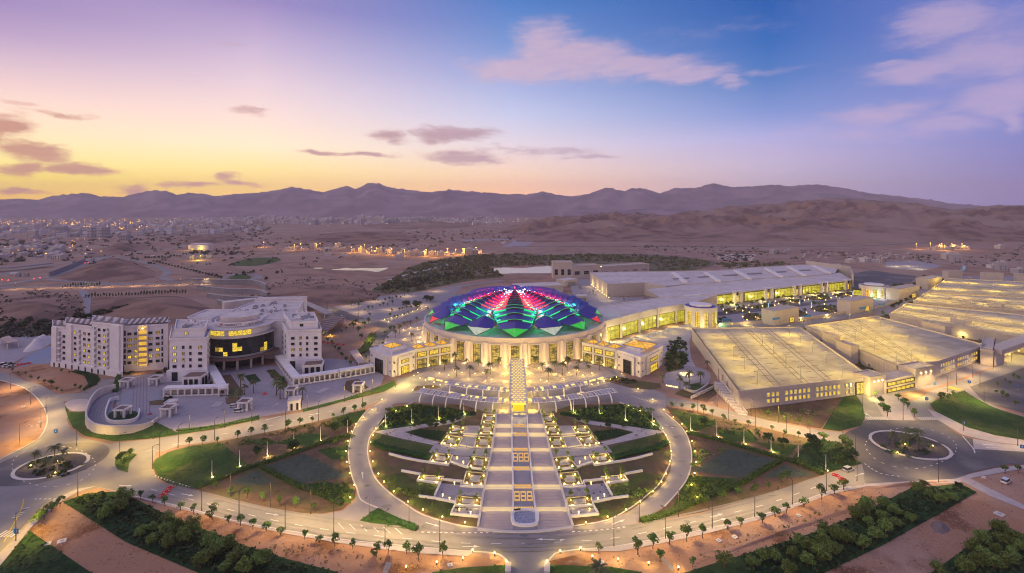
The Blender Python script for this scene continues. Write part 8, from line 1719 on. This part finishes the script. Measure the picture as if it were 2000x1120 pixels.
# traffic on the far roads
def truck(px, yaw, label, m, L=11, cab=True):
    t = thing('truck', label, 'truck', P(*px), yaw); mb = MB(); mb.box((-1,0,.9), L-2.4, 2.5, 2.6); mb.build('cargo_box', m, t); mb = MB(); mb.box((L/2-1.1,0,.6), 2.0, 2.4, 2.3, top=.9); mb.build('cab', m, t)
    for x in (-L/2+1, -L/2+2.4, L/2-1.2):
        for s in (-1,1): mb = MB(); mb.tube([(x,s*1.0,.5),(x,s*1.28,.5)], .5, 10); mb.build('wheel', TYRE, t)
truck((414,549.5), .1, 'yellow truck on the slope-top road', mat('truck_yellow', (.6,.42,.03), .5), 20); truck((180,498), .1, 'blue truck on the far highway', mat('truck_blue', (.03,.1,.3), .5), 16); truck((28,537.5), .5, 'white truck beside the road bridge', mat('paint_white', (.75,.75,.75), .3), 10); truck((298,502), .3, 'white van on the far highway', mat('paint_white', (.75,.75,.75), .3), 7)
for i, (x, y) in enumerate(((216,501),(222,502),(238,498),(262,494),(170,512),(165,508),(200,500))): car((x, y), .3, f'tiny car on the far highway, {ordw(i+1)} listed', (('white', (.75,.75,.75)), ('red', (.4,.03,.03)), ('black', (.03,.03,.035)))[i % 3], 'suv')
specks('tail_lights', [P(x, y)+Vector((0,0,1)) for x, y in ((4,548),(16,549),(66,546),(78,544),(166,515),(172,514),(222,502))], glow('tail_red', (1,.04,.02), 8, sampled=False), .7, 'red tail lights on the highway')
for i in range(9): t = thing('street_lamp', f'thin lamp post of the slope-top road, {ordw(i+1)} from the left', 'street lamp', P(30+i*46, 565-i*1.2), 0, 'lamp posts of the slope-top road'); put('pole', pm, t); put('arm', am, t); put('lamp_head', hm_, t); lamp(t, 'SPOT', (1.9,0,8.6), 1800, (1,.72,.36), .3, 150)
# ------------------------------------------------------------------ haze
mb = MB(); x0, x1, y0, y1, z0, z1 = -11500, 11500, -950, 8600, -1.5, 490
mb.add([(x0,y0,z0),(x1,y0,z0),(x1,y1,z0),(x0,y1,z0),(x0,y0,z1),(x1,y0,z1),(x1,y1,z1),(x0,y1,z1)], [(3,2,1,0),(4,5,6,7),(0,1,5,4),(1,2,6,5),(2,3,7,6),(3,0,4,7)])
hm = bpy.data.materials.new('haze'); hm.use_nodes = True; nt = hm.node_tree; nt.nodes.clear()
pv = nt.nodes.new('ShaderNodeVolumePrincipled'); pv.inputs['Density'].default_value = 8.5e-5; pv.inputs['Color'].default_value = (1, .84, .90, 1)
oo = nt.nodes.new('ShaderNodeOutputMaterial'); nt.links.new(pv.outputs[0], oo.inputs['Volume'])
hm.cycles.homogeneous_volume = True
hz = tag(mb.build('haze', hm), 'thin lilac evening haze', kind='stuff')
